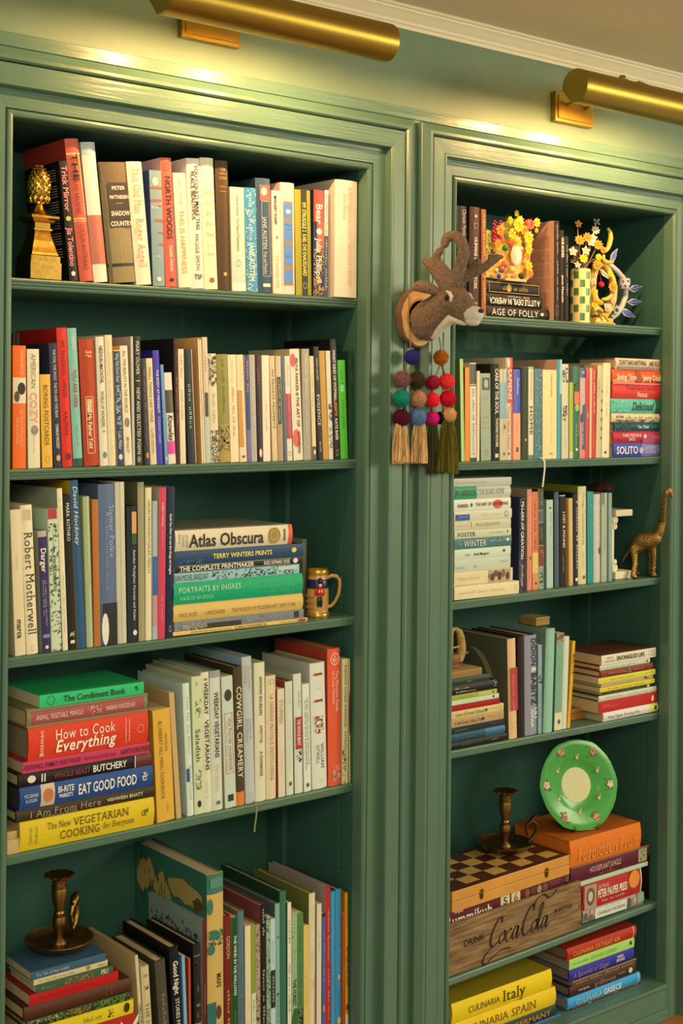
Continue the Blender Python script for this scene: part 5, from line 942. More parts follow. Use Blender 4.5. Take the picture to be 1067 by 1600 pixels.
pile('right', 3, (690, 930), 5.335, 'topmost of the dark pile', [
 ("70 545 1240", "1c1814/141210", "h y0 e40", "black hardback with dim lettering, dark pile foot", "black pile-foot hardback", ["~THE SENSE OF STYLE|.30|.6|.5|.3|6c6454|", "~PENGUIN|.75|.85|.5|.2|a89c80|"], []),
 ("72 530 1165", "1c4850/244038", "h y0 e40", "deep teal hardback", "deep teal hardback", ["~How to Examine a House|.20|.70|.5|.36|3c7478|"], [".68 1 0 1 246070"]),
 ("72 525 1112", "1a2830/142028", "p y0 e40", "blue-black paperback", "blue-black paperback", ["~NICHOLAS|.2|.4|.5|.3|7c8c80|", "~QUESTION|.76|.94|.6|.25|5c6c68|"], []),
 ("72 518 1040", "bc945c/9c7848", "p y0 e40", "tan paperback with dark lettering", "tan forest paperback", ["in the Forest School Year|.2|.66|.5|.4|3c3018|s", "~Naomi Walmsley|.72|.88|.6|.16|6c5830|"], [".64 .68 .3 .7 4c3c1c o", ".91 .96 .2 .8 9c7c48 r"]),
 ("72 517 976", "d4bc70/b8a058", "p y0 e40", "straw yellow paperback with dark lettering", "straw forest paperback", ["Love of Forest School|.22|.68|.5|.42|3c3418|s", "~Dan Westall|.74|.90|.6|.16|6c6030|"], [".69 .73 .3 .7 4c3c1c o", ".92 .97 .2 .8 9c8c48 r"]),
 ("72 481 925", "a01818/881414", "p y0 e40", "plain thin red paperback", "plain thin red paperback"),
 ("72 478 885", "c4d4a0/b0c090", "p y0 e40", "thin pale mint paperback", "thin pale mint paperback", ["~Our Appointment|.3|.7|.6|.2|98a878|"], [".88 .92 .3 .8 3c4c38 o"]),
 ("72 462 842", "a0a03c/8c8c30", "p y0 e40", "thin olive lime paperback", "thin olive lime paperback", ["~A FIELD GUIDE|.3|.5|.5|.2|707020|"], [".65 .98 .1 .9 b8b850", ".90 .94 .3 .7 3c3c18 o"]),
 ("72 466 762", "181a1c/141414", "h y0 e40", "black hardback with two white words", "two-word black hardback", ["~Born a Crime|.22|.48|.66|.2|d8ccA4|b".replace('A', 'a'), "~Everything|.22|.62|.28|.2|d8cca4|b"], [".92 .98 .3 .9 b8ac90 x"]),
 ("72 406 702", "2c3c2c/24302a", "h y0 e40", "dark bottle green hardback", "dark bottle green hardback", ["~FOLIO|.5|.6|.4|.3|a8a480|"], []),
 ("72 336 640", "907038/a88c4c:9c8048", "p y0 e40", "thin ochre paperback, worn pages", "worn ochre paperback"),
], Y0=.004)
row('right', 3, (690, 930), 5.335, 'dark pile', [
 ("571 640 556 372", "e0b478/54523a", "h y-2 d200", "cream-spined hardback with red label, olive cover", "red-label cream spine", ["~NATALIE'S STORY|.36|.72|.5|.3|dc9478|s"], [".29 .72 .15 1 b03430 ", ".84 .90 .3 .8 c89c60 f"]),
 ("645 702 640 345", "281a1c/201618", "h", "dark aubergine hardback", "dark aubergine hardback", [], []),
 ("703 804 698 345", "8c8c8c/2c2420", "h", "silver hardback lettered DIDION & BABITZ", "silver DIDION hardback", ["DIDION|.03|.31|.66|.34|1c1c1c|b", "&|.32|.37|.66|.34|e8dcb8|b", "BABITZ|.375|.70|.66|.34|1c1c1c|b", "LILI|.73|.84|.78|.2|e0d8b8|b", "ANOLIK|.74|.93|.5|.2|e8e0c0|b"], []),
 ("806 842 805 418", "88a098/6c8078", "p", "thin blue-grey spine with faint lettering", "thin faint blue-grey spine", ["~LISA TADDEO|.05|.25|.5|.3|b0c0b0|", "~GHOST LOVER|.5|.85|.5|.3|6c8484|"], [".34 .44 .1 .9 4c4048 x"]),
 ("846 930 872 288", "90b890/6c8c70", "h y-6", "rounded mint green hardback, no lettering", "rounded mint hardback", [], ["0 1 .02 .1 7ca07c"]),
 ("938 1000 962 322", "7ca078/5c7c58", "p", "green paperback with cream foot, brown top", "cream-foot green paperback", ["~KITCHEN|.2|.6|.5|.14|6c9068|"], ["0 .10 0 1 a08c60", ".01 .09 .1 .9 6c2c1c x", ".82 1 0 1 dccc94", ".89 .94 .4 .75 245c58 o"]),
 ("1001 1048 1026 350", "d0d0ac/b8b894", "h", "white hardback, blank spine", "blank white hardback", [], []),
])
row('right', 3, (860, 930), 5.155, 'blank white hardback', [
 ("121 162 165 376", "e0a428/b88418", "h", "golden yellow hardback leaning, dark capitals", "golden leaning hardback", ["MARTITA|.03|.5|.55|.42|5c3c10|b", "~I REMEMBER YOU|.52|.62|.5|.2|5c3c10|", "~Karen Schulz|.66|.88|.55|.3|5c3c10|"], []),
])
pile('right', 3, (860, 930), 5.155, 'top of the right-hand pile', [
 ("430 892 948", "dcd0bc/b8ac8c", "h y0", "white hardback with yellow right end", "yellow-end white hardback", ["Krista Tippett|.08|.34|.45|.3|5c5848|", "Becoming Wise|.37|.66|.45|.3|8c8468|"], [".84 1 0 1 d8d05c", ".93 .97 .3 .7 24342c"]),
 ("392 857 862", "b82420/b0a080", "p y0", "thick red paperback", "thick red paperback", ["~SHIRLEY|.05|.17|.68|.12|e0a080|", "~THE UNREAL REAL AND|.05|.3|.5|.1|e0a080|"], [".90 .94 .2 .75 e8d0a0 o"]),
 ("392 855 815", "ccc49c/3c4c30", "h y1", "white-grey thin hardback", "white-grey thin hardback", ["~Elizabeth Strout|.1|.4|.6|.3|8c8864|", "~My Name Is Lucy|.5|.85|.6|.25|a09c78|"], []),
 ("415 815 782", "2c3420/8c7c50", "p y2", "thin black-green paperback", "thin black-green paperback", ["~THE WRITERS COMPANION AND OTHER|.05|.85|.5|.35|988c60|"], [".90 .95 .2 .8 d8d0a0"]),
 ("398 840 748", "dcc02c/a09c70", "p y1", "narrow sunny yellow paperback", "narrow sunny yellow paperback", ["~A VERY DELUXE SHERPA|.1|.85|.5|.4|6c5c14|b"], []),
 ("408 826 712", "bca060/4c4c24", "p y2", "thin tan patterned paperback", "thin tan patterned paperback", ["~NOTES OF THE COMMON|.1|.7|.5|.3|8c7438|"], [".82 .93 .1 .9 5c4c28 x"]),
 ("386 845 672", "d0c838/b0a880", "p y0", "acid yellow paperback", "acid yellow paperback", ["~BRIGHTEST LIGHT|.12|.70|.5|.3|948c24|", "~Ottessa|.82|.97|.6|.25|948c24|"], []),
 ("405 828 612", "7c2c1c/6c2418", "h y1", "maroon hardback with small portrait", "maroon portrait hardback", ["~Death in the Room|.14|.46|.5|.3|d8a078|s", "~ANTHOLOGY|.60|.82|.5|.25|c89068|b"], [".46 .58 .05 .95 98885c x", ".02 .09 .15 .85 b87058 r", ".90 .96 .15 .85 b87058 r"]),
 ("402 803 568", "ccc8a0/7c2c24", "h y2", "thin white hardback, mint lettering", "thin white mint-lettered hardback", ["~WE WAITED FOR THE DAY|.1|.72|.5|.34|a0a480|"], [".92 .95 .3 .7 2c2c20 o"]),
 ("412 850 488", "dccca4/5c3420", "p y0", "cream paperback with spotted orange top", "spotted-top cream paperback", ["ENTANGLED LIFE|.27|.78|.5|.36|2c2818|b", "MERLIN|.09|.2|.68|.14|6c6044|", "SHELDRAKE|.06|.24|.34|.14|6c6044|"], [".92 .98 .2 .8 9c4830 r", ".86 .91 .2 .8 a89c78 r"]),
], Y0=.002)
# fifth right shelf: boxes and books under the plate
t5 = pile('right', 4, (690, 1150), 2.83, 'under the green plate', [
 ("628 895 775", "a08c78/7c6c5c", "h y2", "small patterned box set with white label", "patterned box set", ["CHARLES DICKENS|.22|.68|.45|.2|5c5848|s", "~THE BOOKS OF|.32|.6|.78|.1|8c8468|"], [".18 .70 .08 .92 d4d0b4", ".01 .06 .2 .8 5c4c40 o", ".08 .15 .1 .6 6c5c48 o", ".10 .16 .55 .95 b89c80 o", ".72 .78 .1 .9 5c4c40 o", ".80 .86 .3 .8 b89c80 o", ".88 .99 .3 1 8ca07c"]),
 ("626 884 662", "b02c24/d8d0b0", "h y0", "red box with orange round seal", "red seal box", ["Old World|.24|.42|.78|.14|e8b8a0|i", "PETER PAUPER PRESS|.24|.74|.5|.26|f0e0c0|b", "~MYTHS AND LEGENDS|.3|.7|.22|.12|e0b098|"], [".02 .22 .05 .95 a8906c", ".05 .19 .15 .85 6c5040 o", ".08 .16 .3 .7 c8b090 o", ".77 .96 .3 1 e08830 o", ".985 1 0 1 e0d8b8"]),
 ("614 912 645", "b8c498/a0ac80", "p y1", "pale green thin book", "pale green thin book"),
 ("572 915 582", "5c1c28/4c1420", "h y0", "burgundy hardback with tan end picture", "burgundy hardback", ["HOUSEPLANT JUNGLE|.23|.63|.55|.28|d8a888|", "~ANNA PARKER|.35|.55|.2|.1|a87868|"], ["0 1 .9 1 8c5c3c", ".86 .97 .12 .88 a89868", ".88 .95 .2 .8 5c6c3c x"]),
 ("570 882 468", "d8701c/b85c18:c86818", "h y-4", "thick bright orange cloth box book", "thick orange cloth book", ["Forbidden Fruit|.1|.94|.42|.42|e08838|"], []),
], Y0=.010)
# lowest right shelf
pile('right', 5, (690, 1350), 2.83, 'top of the yellow pile', [
 ("70 525 872", "48789c/386080", "h y0", "dull blue hardback at pile foot", "dull blue hardback"),
 ("60 506 790", "243c28/1c3020", "h y0", "dark green hardback with orange-tan capitals", "dark green capitals hardback", ["CULINARIA GERMANY|.12|.94|.5|.4|b87838|b"], []),
 ("50 506 712", "e8c020/c8a418", "h y-2", "bright yellow hardback, SPAIN lettering", "yellow SPAIN hardback", ["CULINARIA|.08|.52|.5|.36|7c5c14|", "SPAIN|.55|.80|.5|.38|7c5c14|s"], []),
 ("48 488 622", "e8c41c/8c7818", "h y0", "bright yellow hardback, black Italy lettering", "yellow Italy hardback", ["CULINARIA|.15|.46|.45|.28|6c5414|", "Italy|.49|.72|.5|.5|3c3414|s"], []),
], Y0=.004)
pile('right', 5, (690, 1350), 2.83, 'top of the right-hand pile', [
 ("575 876 665", "6c2018/581812:807058", "h y2", "dark brick hardback with white lettering", "dark brick hardback", ["graze|.15|.36|.55|.4|f0e0c0|sb", "SUZANNE LENZER|.46|.80|.5|.2|e0c8a0|"], [".90 .95 .3 .8 d0a080 x"]),
 ("560 880 600", "3c94c0/2c7498:807058", "h y-2", "sky blue hardback with pale capitals", "sky blue hardback", ["CULINARIA|.10|.45|.5|.4|a8d0d0|", "GREECE|.47|.72|.5|.42|e0e8d0|b"], [".96 .98 0 1 84b8cc"]),
 ("568 860 548", "44241c/341c14:6c5c48", "h y1", "brown hardback lettered grillhouse", "brown grillhouse hardback", ["recipes|.08|.32|.5|.2|d8c8a0|", "grillhouse|.36|.68|.5|.4|a88058|s", "~SCHNEIDER|.72|.84|.6|.15|d8c8a0|"], [".88 .94 .25 .8 d8c890 o"]),
 ("576 860 520", "5c4430/4c3424:6c5c48", "p y1", "thin brown hardback, gilt capitals", "thin brown gilt hardback", ["~PAMELA STRAND JOHNSON HOMAGE|.05|.95|.4|.45|c8a870|"], ["0 1 .75 1 9c7848"]),
 ("567 852 470", "303088/242870:6c5c48", "h y0", "violet blue hardback, pink script", "violet blue hardback", ["A Spoonful of Ginger|.05|.60|.45|.36|9c78a0|i", "NINA|.72|.82|.68|.2|e0d8c0|b", "SIMONDS|.71|.84|.38|.2|e0d8c0|b"], [".9 .97 .2 .8 5060a8 f"]),
 ("565 852 425", "a8d060/8cb450:7c7458", "p y0", "pale lime paperback", "pale lime paperback", ["~VEGETARIAN|.04|.28|.5|.25|688c34|", "ORGANIC GARDEN|.32|.72|.5|.3|84b048|"], [".92 .96 .35 .75 2c3c18 o"]),
 ("558 862 378", "b0301c/8c2414:6c5c48", "h y-3", "red hardback with orange capitals", "red orange-capitals hardback", ["CULINARIA|.07|.36|.45|.32|e8a030|", "SOUTHEAST ASIA|.38|.75|.45|.32|e8a030|"], [".95 .96 0 1 e0b0a0"]),
], Y0=.006)
# ---------------------------------------------------------------- ornaments and other things
def thick(b): return max(v.co.x for v in [c for c in b.children if c.name.startswith('cover')][0].data.vertices)
def tall(b): return max(v.co.z for v in [c for c in b.children if c.name.startswith('cover')][0].data.vertices)
def at(px, py, Y): 
    x, z = unproj(px, py, Y); return Vector((x, Y, z))
# gold pineapple finial on plinth (top left shelf)
zt = max(shelf_z('left', 0)(1.0), shelf_z('left', 0)(1.1))+.0008
c = at(60, 430, .030)
r = empty('pineapple_finial', (c.x, .030, zt), label='gold pineapple finial on a stepped square pedestal beside black paperback', cat='ornament'); r.scale = (.84, .84, .92)
def sq_lathe(mb, prof, rot=0):     # square section
    n = len(prof); vs = []; fs = []
    for (h, w) in prof:
        for sx, sy in ((-1, -1), (1, -1), (1, 1), (-1, 1)): vs.append((sx*w, sy*w, h))
    for i in range(n-1):
        for q in range(4): fs.append((4*i+q, 4*i+(q+1) % 4, 4*i+4+(q+1) % 4, 4*i+4+q))
    fs.append((3, 2, 1, 0)); fs.append(tuple(4*(n-1)+q for q in range(4)))
    mb.add(vs, fs)
g = MB(); sq_lathe(g, [(0, .0335), (.030, .0335), (.031, .0315), (.042, .0315), (.044, .029), (.048, .0275), (.058, .0245), (.070, .0205), (.082, .0175), (.088, .0165), (.089, .0195), (.093, .0195), (.094, .0165), (.103, .0165), (.104, .022), (.108, .024), (.111, .030), (.115, .030), (.117, .027), (.118, .024)])
for s in (1,): pass
o = g.build('pedestal', GOLD, r, rot=(0, 0, 0))
g = MB(); g.lathe([(.024, .117), (.020, .119), (.014, .126), (.009, .133), (.0085, .136), (.013, .139), (.013, .142), (.010, .144)], 28); g.build('finial_stem', GOLD, r, smooth=True)
g = MB(); n1, n2 = 26, 16
prof = []
H0, Hn = .142, .070
vs = []; fs = []
g.lathe([(.010, .143)]+[(.0255*math.sin(PI*min(1, (.12+.88*t)))**.62*(1-.25*t), .143+Hn*t) for t in [i/20 for i in range(1, 20)]]+[(0, .143+Hn)], 28)
for i in range(11):
    t = (i+.5)/11.3
    rad = .0255*math.sin(PI*min(1, (.12+.88*t)))**.62*(1-.25*t)
    cnt = 14
    for j in range(cnt):
        a = 2*PI*(j+.5*(i % 2))/cnt; zc = .143+Hn*t
        ox_, oy_ = math.cos(a), math.sin(a)
        s = .0043*(rad/.022)
        g.add([(ox_*(rad-.0008)-oy_*s, oy_*(rad-.0008)+ox_*s, zc), (ox_*(rad-.0008)+oy_*s, oy_*(rad-.0008)-ox_*s, zc), (ox_*rad, oy_*rad, zc+s*1.05), (ox_*rad, oy_*rad, zc-s*1.05), (ox_*(rad+.0022), oy_*(rad+.0022), zc+.001)], [(0, 2, 4), (2, 1, 4), (1, 3, 4), (3, 0, 4)])
g.build('pineapple', GOLD, r, fix=False)
for j in range(10):
    a = 2*PI*j/10
    g = MB(); g.ball((.018*math.cos(a), .018*math.sin(a), .147), .006, 1, sc=(1, 1, 1.3)); g.build('leaf', GOLD, r, smooth=True)

# stein mug with guardsman (third left shelf)
mz = shelf_z('left', 2)(1.66)+.0005; c = at(496, 960, .045)
r = empty('stein_mug', (c.x, .045, mz), (0, 0, math.radians(-39)), label='small tan ceramic stein with a red-coated guardsman in relief, beside the art pile', cat='mug'); r.scale = (.92, .92, 1.0)
CER = mat('c09048', .3, bump=.3, bscale=120, vary=.35, vscale=40, key='tan_ceramic'); GR = mat('c89430', .25, metal=.7, key='gilt_rim', raw=(.62, .38, .08, 1))
g = MB(); g.lathe([(.0, 0), (.0245, 0), (.0255, .003), (.025, .008), (.0225, .011), (.0228, .014), (.0238, .03), (.0235, .05), (.0222, .070), (.0205, .082), (.0195, .084), (.0195, .02), (0, .018)], 40); g.build('body', CER, r, smooth=50)
g = MB(); g.lathe([(.0205, .082), (.0225, .083), (.0232, .086), (.0228, .091), (.0215, .093), (.0195, .092), (.0195, .083)], 40); g.lathe([(.0255, 0.0002), (.0262, .003), (.0256, .008), (.0235, .010)], 40); g.build('gilt_rim', GR, r, smooth=True)
g = MB(); g.lathe([(.0236, .056), (.0240, .058), (.0236, .072), (.0224, .074)], 40); g.build('navy_band', mat('1c2444', .3), r, smooth=True)
g = MB(); g.tube([(.020, 0, .076), (.030, 0, .080), (.040, 0, .079), (.0465, 0, .072), (.047, 0, .060), (.045, 0, .045), (.038, 0, .030), (.030, 0, .021), (.021, 0, .018)], [.0045, .0048, .0048, .0045, .0043, .0043, .004, .004, .004], 12, sq=(1.2, .85)); g.build('handle', CER, r, smooth=True)
def onmug(a, z, dr=0): return Vector(((.0235+dr)*math.cos(a), (.0235+dr)*math.sin(a), z))
A0_ = math.radians(-78)
g = MB()
g.ball(onmug(A0_, .051), .0085, 2, sc=(1, 1, 1)); g.ball(onmug(A0_-.32, .050), .0042, 2, sc=(1, 1, 2)); g.ball(onmug(A0_+.32, .050), .0042, 2, sc=(1, 1, 2)); g.build('red_coat', mat('d02818', .35), r, smooth=True)
g = MB(); g.ball(onmug(A0_-.12, .031, .0005), .0036, 2, sc=(1, 1, 3.2)); g.ball(onmug(A0_+.12, .031, .0005), .0036, 2, sc=(1, 1, 3.2)); g.ball(onmug(A0_, .071, .001), .0058, 2, sc=(1, 1, 1.2)); g.build('bearskin_and_trousers', mat('18181c', .35), r, smooth=True)
g = MB(); g.ball(onmug(A0_, .0635, .003), .0038, 2); g.ball(onmug(A0_-.1, .052, .0075), .0018, 1, sc=(1, 1, 2)); g.ball(onmug(A0_+.08, .052, .0075), .0014, 1, sc=(1, 1, 3)); g.build('face_and_belts', mat('e4c090', .4), r, smooth=True)
g = MB()
for q in range(14):
    a = A0_-.62-.17*q
    for zz in (.018, .029, .040):
        g.ball(onmug(a, zz, -.0008), .0030, 1, sc=(1, 1, 1.5))
g.build('relief_houses', mat('a87838', .35, bump=.2), r, smooth=True)

# pale slab of a book standing behind the art pile
def slab_book(x, y, z, T, H, D, col, label, cov=None, grp=None):
    make_book('book', H, T, D, col, cov, True, None, (x, y, z), (0, 0, 0), label, grp, [], [])
p = at(470, 842, .11); z0 = shelf_z('left', 2)(p.x)+.0008
slab_book(at(474, 842, .10).x, .10, z0, .010, p.z-z0, .15, '7c8058', 'grey-green upright book half hidden behind the art pile on the third left shelf')

# chambersticks
def chamberstick(loc, scale, label, rotz=0, tilt=0):
    r = empty('chamberstick', loc, (tilt, 0, rotz), label=label, cat='candle holder', group=None); r.scale = (scale,)*3
    g = MB(); g.lathe([(0, 0), (.048, 0), (.060, .004), (.068, .012), (.0695, .0135), (.068, .0145), (.060, .008), (.046, .0035), (.016, .003), (.013, .006)], 56); g.build('dish', BRASS_OLD, r, smooth=50)
    g = MB(); g.lathe([(.0, .003), (.015, .003), (.016, .006), (.0135, .009), (.0085, .013), (.0080, .019), (.0105, .026), (.0135, .033), (.0145, .041), (.0130, .047), (.0095, .049), (.0115, .0515), (.0115, .0535), (.0090, .056), (.0100, .060), (.0135, .070), (.0155, .080), (.0160, .088), (.0150, .091), (.0165, .0925), (.0165, .095), (.0145, .0965), (.0150, .103), (.0165, .106), (.0125, .107), (.0125, .098), (0, .098)], 36); g.build('stem', BRASS_OLD, r, smooth=45)
    g = MB(); g.lathe([(.0125, .107), (.020, .1075), (.0285, .110), (.0295, .1125), (.0275, .1125), (.020, .110), (.0125, .1095)], 64, wob=lambda a, h: 1+(.09*math.cos(12*a) if h > .1077 else 0)); g.build('drip_pan', BRASS_OLD, r, smooth=50)
    pts = [(.062+.0, 0, .010), (.074, 0, .018), (.083, 0, .030), (.082, 0, .044), (.072, 0, .052), (.060, 0, .046), (.055, 0, .034), (.060, 0, .022)]
    g = MB(); g.tube(pts, [.003, .0035, .004, .004, .004, .0035, .003, .0028], 10, sq=(1.8, .8)); g.build('ring_handle', BRASS_OLD, r, smooth=True)
    g = MB(); g.ball((.074, 0, .056), .009, 2, sc=(1.5, 1.0, .35), rot=Matrix.Rotation(math.radians(-35), 3, 'Y')); g.build('thumb_rest', BRASS_OLD, r, smooth=True)
    return r
c = at(90, 1482, .075); zz = c.z
def onz(px, py, z):
    d = _fw*F + _r2*(px-533.5) - _u2*(py-800-SY); t = (z-CAM.z)/d.z; return CAM + d*t
def find(label_part):
    return next((o for o in COL.objects if o.get('label', '').startswith(label_part)), None) or next(o for o in COL.objects if label_part in o.get('label', ''))
def cover_shape(book, pts_yz, col, name='cover_print', lift=.0005, rough=.5):
    """flat printed shapes on the left board; pts given as (fraction of depth, fraction of height)"""
    me = [c for c in book.children if c.name.startswith('cover')][0].data
    Dd = max(v.co.y for v in me.vertices); Hh = max(v.co.z for v in me.vertices)
    v = []; f = []
    for poly in pts_yz:
        n = len(v); v += [(-lift, a*Dd, b*Hh) for a, b in poly]; f.append(tuple(range(n, n+len(poly))))
    return raw(name, v, f, mat(col, rough, key='print_'+col), book)
def blob(cx, cy, rx, ry, n=22, seed=0, amp=.3):
    rr = random.Random(seed); ph = [rr.uniform(0, 6.28) for _ in range(5)]
    return [(min(.99, max(.02, cx+rx*(1+amp*sum(math.sin((k+2)*a+ph[k])/(k+1) for k in range(5)))*math.cos(a))), min(.99, max(.01, cy+ry*(1+amp*sum(math.sin((k+2)*a+ph[k]*1.7)/(k+1) for k in range(5)))*math.sin(a)))) for a in [2*PI*i/n for i in range(n)]]
# the left chamberstick stands on the small booklets
bk = find('thin slate blue booklet'); ztop = bk.location.z+thick(bk)+.0006
c = onz(90, 1492, ztop); c.y = min(max(c.y, .07), .12)
c = Vector((unproj(92, 1485, .075)[0], .075, ztop))
cs = chamberstick(c, .86, 'aged brass chamberstick with ring handle on the booklets, bottom left shelf', math.radians(38)); cs.scale = (.86, .86, 1.12)

# ---------- atlas cover, plant cover, blurbs
b = find('huge atlas')
cover_shape(b, [[(0.0, 0.0), (1, 0), (1, 1), (0, 1)]], '2c6448', 'cover_sea', .0002)
for bl_ in (blob(.30, .86, .20, .07, seed=1), blob(.62, .80, .14, .08, seed=2), blob(.86, .86, .10, .10, seed=3), blob(.25, .62, .12, .10, seed=4), blob(.55, .55, .15, .06, seed=5)): cover_shape(b, [bl_], 'a88c48', 'cover_land', .0004)
for bl_ in (blob(.42, .74, .10, .05, seed=6), blob(.12, .83, .05, .04, seed=8)): cover_shape(b, [bl_], '5c3c20', 'cover_land', .0005)
rr = random.Random(4)
cover_shape(b, [[(y, z), (y+.012, z), (y+.012, z+.035), (y, z+.035)] for y, z in [(rr.uniform(.55, .95), rr.uniform(.7, .95)) for _ in range(40)]], '2c3c24', 'cover_figures', .0004)
b = find('thin maroon book with grey')
cover_shape(b, [[(y, z), (y+.02, z+.012*s), (y+.045, z+.03*s), (y+.018, z+.03*s)] for y, z, s in [(rr.uniform(.05, .92), .80+.12*rr.random()*abs(math.sin(6*i)), rr.choice((-1, 1))) for i in range(90)]], '2c3028', 'cover_leaves', .0005)
b = find('black paperback with pink heavy')
cover_shape(b, [[(.12, z), (.12+l, z), (.12+l, z+.006), (.12, z+.006)] for z, l in [(.93-.022*i, .62+.2*((i*7) % 5)/5) for i in range(34) if i % 6 != 5]], '9c9484', 'back_text', .0004)
b = find('peach printed back cover')
cover_shape(b, [[(.10, z), (.10+l, z), (.10+l, z+.004), (.10, z+.004)] for z, l in [(.84-.0155*i, .30+.5*((i*13) % 7)/7) for i in range(50) if i % 9 != 8]], 'a8683c', 'back_text', .0004)
b = find('cream-spined hardback with red label')
cover_shape(b, [[(.22+.38*(t**1.5)+s*(.035+.02*t), .30+.62*(1-(1-t)**2)*.9) for t, s in [(i/10, -1) for i in range(11)]+[(i/10, 1) for i in range(10, -1, -1)]]], '8c8460', 'cover_print', .0005)
b = find('amber yellow paperback cookbook')
# ---------- book marks and threads
def cordthing(name, pts, r_, col, label, cat, flat=None):
    P_ = [Vector(p) for p in pts]
    g = MB(); g.tube(P_, r_, 8, sq=flat); o = g.build(name, mat(col, .7, key=name+col), smooth=True); tag(o, label, cat); return o
Yc = -.012
cordthing('ribbon_bookmark', [at(844.5, 716.5, .004)+Vector((0, 0, .0012)), at(847.5, 717, -.006)+Vector((0, 0, .001)), at(850.5, 720, -.012), at(851, 732, -.013), at(849.5, 745, -.012), at(848, 758, -.010), at(847.5, 761, -.010)], .0020, 'e4dcb8', 'white cord bookmark hanging from the second right shelf in front of pale mint paperback', 'bookmark', (1, .4))
cordthing('ribbon_bookmark', [at(396, 1252.5, .006)+Vector((0, 0, .0010)), at(399, 1254, -.008), at(401, 1262, -.010), at(400.5, 1275, -.010), at(398.5, 1288, -.009), at(397.5, 1300, -.010)], .0017, '7c7c44', 'olive ribbon bookmark hanging over the edge of the fourth left shelf', 'bookmark', (1, .35))
p0 = at(944, 713, -.006); p1 = at(943, 752, .03)
# dark glazed ornament on a thread
oc = at(939, 762, .06)
r = empty('dangling_ornament', (oc.x, .06, oc.z-.010), label='dark brown glossy glazed bauble hung on a thin thread above the teal paperback', cat='ornament')
g = MB(); g.lathe([(0, 0), (.018, .001), (.029, .006), (.031, .011), (.028, .016), (.018, .022), (.006, .026), (0, .0265)], 32, wob=lambda a, h: 1+.05*math.cos(7*a)); g.build('bauble', mat('38201c', .12, key='glazed_brown'), r, smooth=True)
shz = shelf_z('right', 1)(oc.x)-SH_T-.0003
g = MB(); g.tube([(0, 0, .026), (0, 0, shz-(oc.z-.010))], .0005, 6); g.build('thread', mat('2c3428', .8), r)

# ---------- felt deer
DY = -.068
disc = at(656, 497, DY); r = empty('deer_head_mount', (disc.x, -.0528, disc.z), label='grey-brown felted deer head with curly antlers on a round wood slice', cat='wall decoration')
WOOD = mat('d0a060', .6, bump=.3, bscale=90, vary=.2, vscale=20, key='wood_slice'); BARK = mat('6c4c30', .9, bump=.8, bscale=120, vary=.4, vscale=60, key='bark')
wb = lambda a, h: 1+.03*math.sin(3*a+1)+.02*math.sin(7*a)+.01*math.sin(13*a)
g = MB(); g.lathe([(0, -.0185), (.0465, -.0185), (.0475, -.0180), (.0475, -.0012), (0, -.0012)], 48, axis='Y', wob=wb); o = g.build('wood_slice', WOOD, r, smooth=40); o.scale = (1.06, 1, 1.12)
g = MB(); g.lathe([(.0478, -.0175), (.0505, -.016), (.051, -.009), (.0505, -.002), (.0478, -.0010)], 48, axis='Y', wob=wb); o = g.build('bark', BARK, r, smooth=True); o.scale = (1.06, 1, 1.12)
g = MB(); g.lathe([(.030, -.0188), (.032, -.0192), (.034, -.0188)], 40, axis='Y'); o = g.build('growth_ring', mat('b07838', .7), r, smooth=True); o.scale = (1.1, 1, 1.15)
FELT = mat('84694c', .95, bump=1.0, bscale=700, vary=.95, vscale=240, spec=.1, key='felt_wool'); FELTW = mat('e8d8b0', .95, bump=1, bscale=600, vary=.12, vscale=300, spec=.1, key='felt_white')
D0 = r.location.copy()
def L(px, py, Y, dx=0): p = at(px, py, Y)-D0; p.x += dx; return p
g = MB()
def chain(g, pts, rads, n=14, sub=5):
    """dense balls along a path so the remesh gives one smooth tapered form"""
    for i in range(len(pts)-1):
        for k in range(sub):
            t = k/sub; p = pts[i].lerp(pts[i+1], t); q = rads[i]*(1-t)+rads[i+1]*t; g.ball(p, q, 2)
    g.ball(pts[-1], rads[-1], 2)
XC = 0.0
def LY(a, x, z): return Vector((x, -a, z))
# body in local coordinates: a = distance out from the wall
chain(g, [LY(.037, 0, -.004), LY(.045, 0, -.002), LY(.070, 0, .012), LY(.095, 0, .027)], [.036, .037, .034, .029])
chain(g, [LY(.036, 0, -.016), LY(.046, 0, -.016)], [.031, .028])
chain(g, [LY(.095, 0, .028), LY(.118, 0, .030), LY(.140, 0, .018), LY(.158, 0, .006), LY(.172, 0, .000)], [.029, .028, .0215, .0165, .0135])
chain(g, [LY(.120, 0, .012), LY(.150, 0, -.003), LY(.168, 0, -.007)], [.018, .013, .0105])
for s in (-1, 1):
    chain(g, [LY(.122, s*.014, .034), LY(.134, s*.012, .030)], [.015, .012])      # brows and cheeks
hd = remeshed('head', g, .0028, FELT, r, smooth_it=5)
NAP = mat('c4b498', .95, spec=.1, key='wool_light'); NAP2 = mat('5c4c3c', .95, spec=.1, key='wool_dark')
nap(hd, 9000, .0020, NAP, 1); nap(hd, 7000, .0018, NAP2, 2)
for s in (-1, 1):
    g = MB(); chain(g, [LY(.088, s*.020, .046), LY(.076, s*.034, .054), LY(.064, s*.046, .057), LY(.056, s*.053, .055)], [.008, .012, .0115, .005], sub=6); o = remeshed('ear', g, .0022, FELT, r, smooth_it=2); nap(o, 900, .002, NAP, 5)
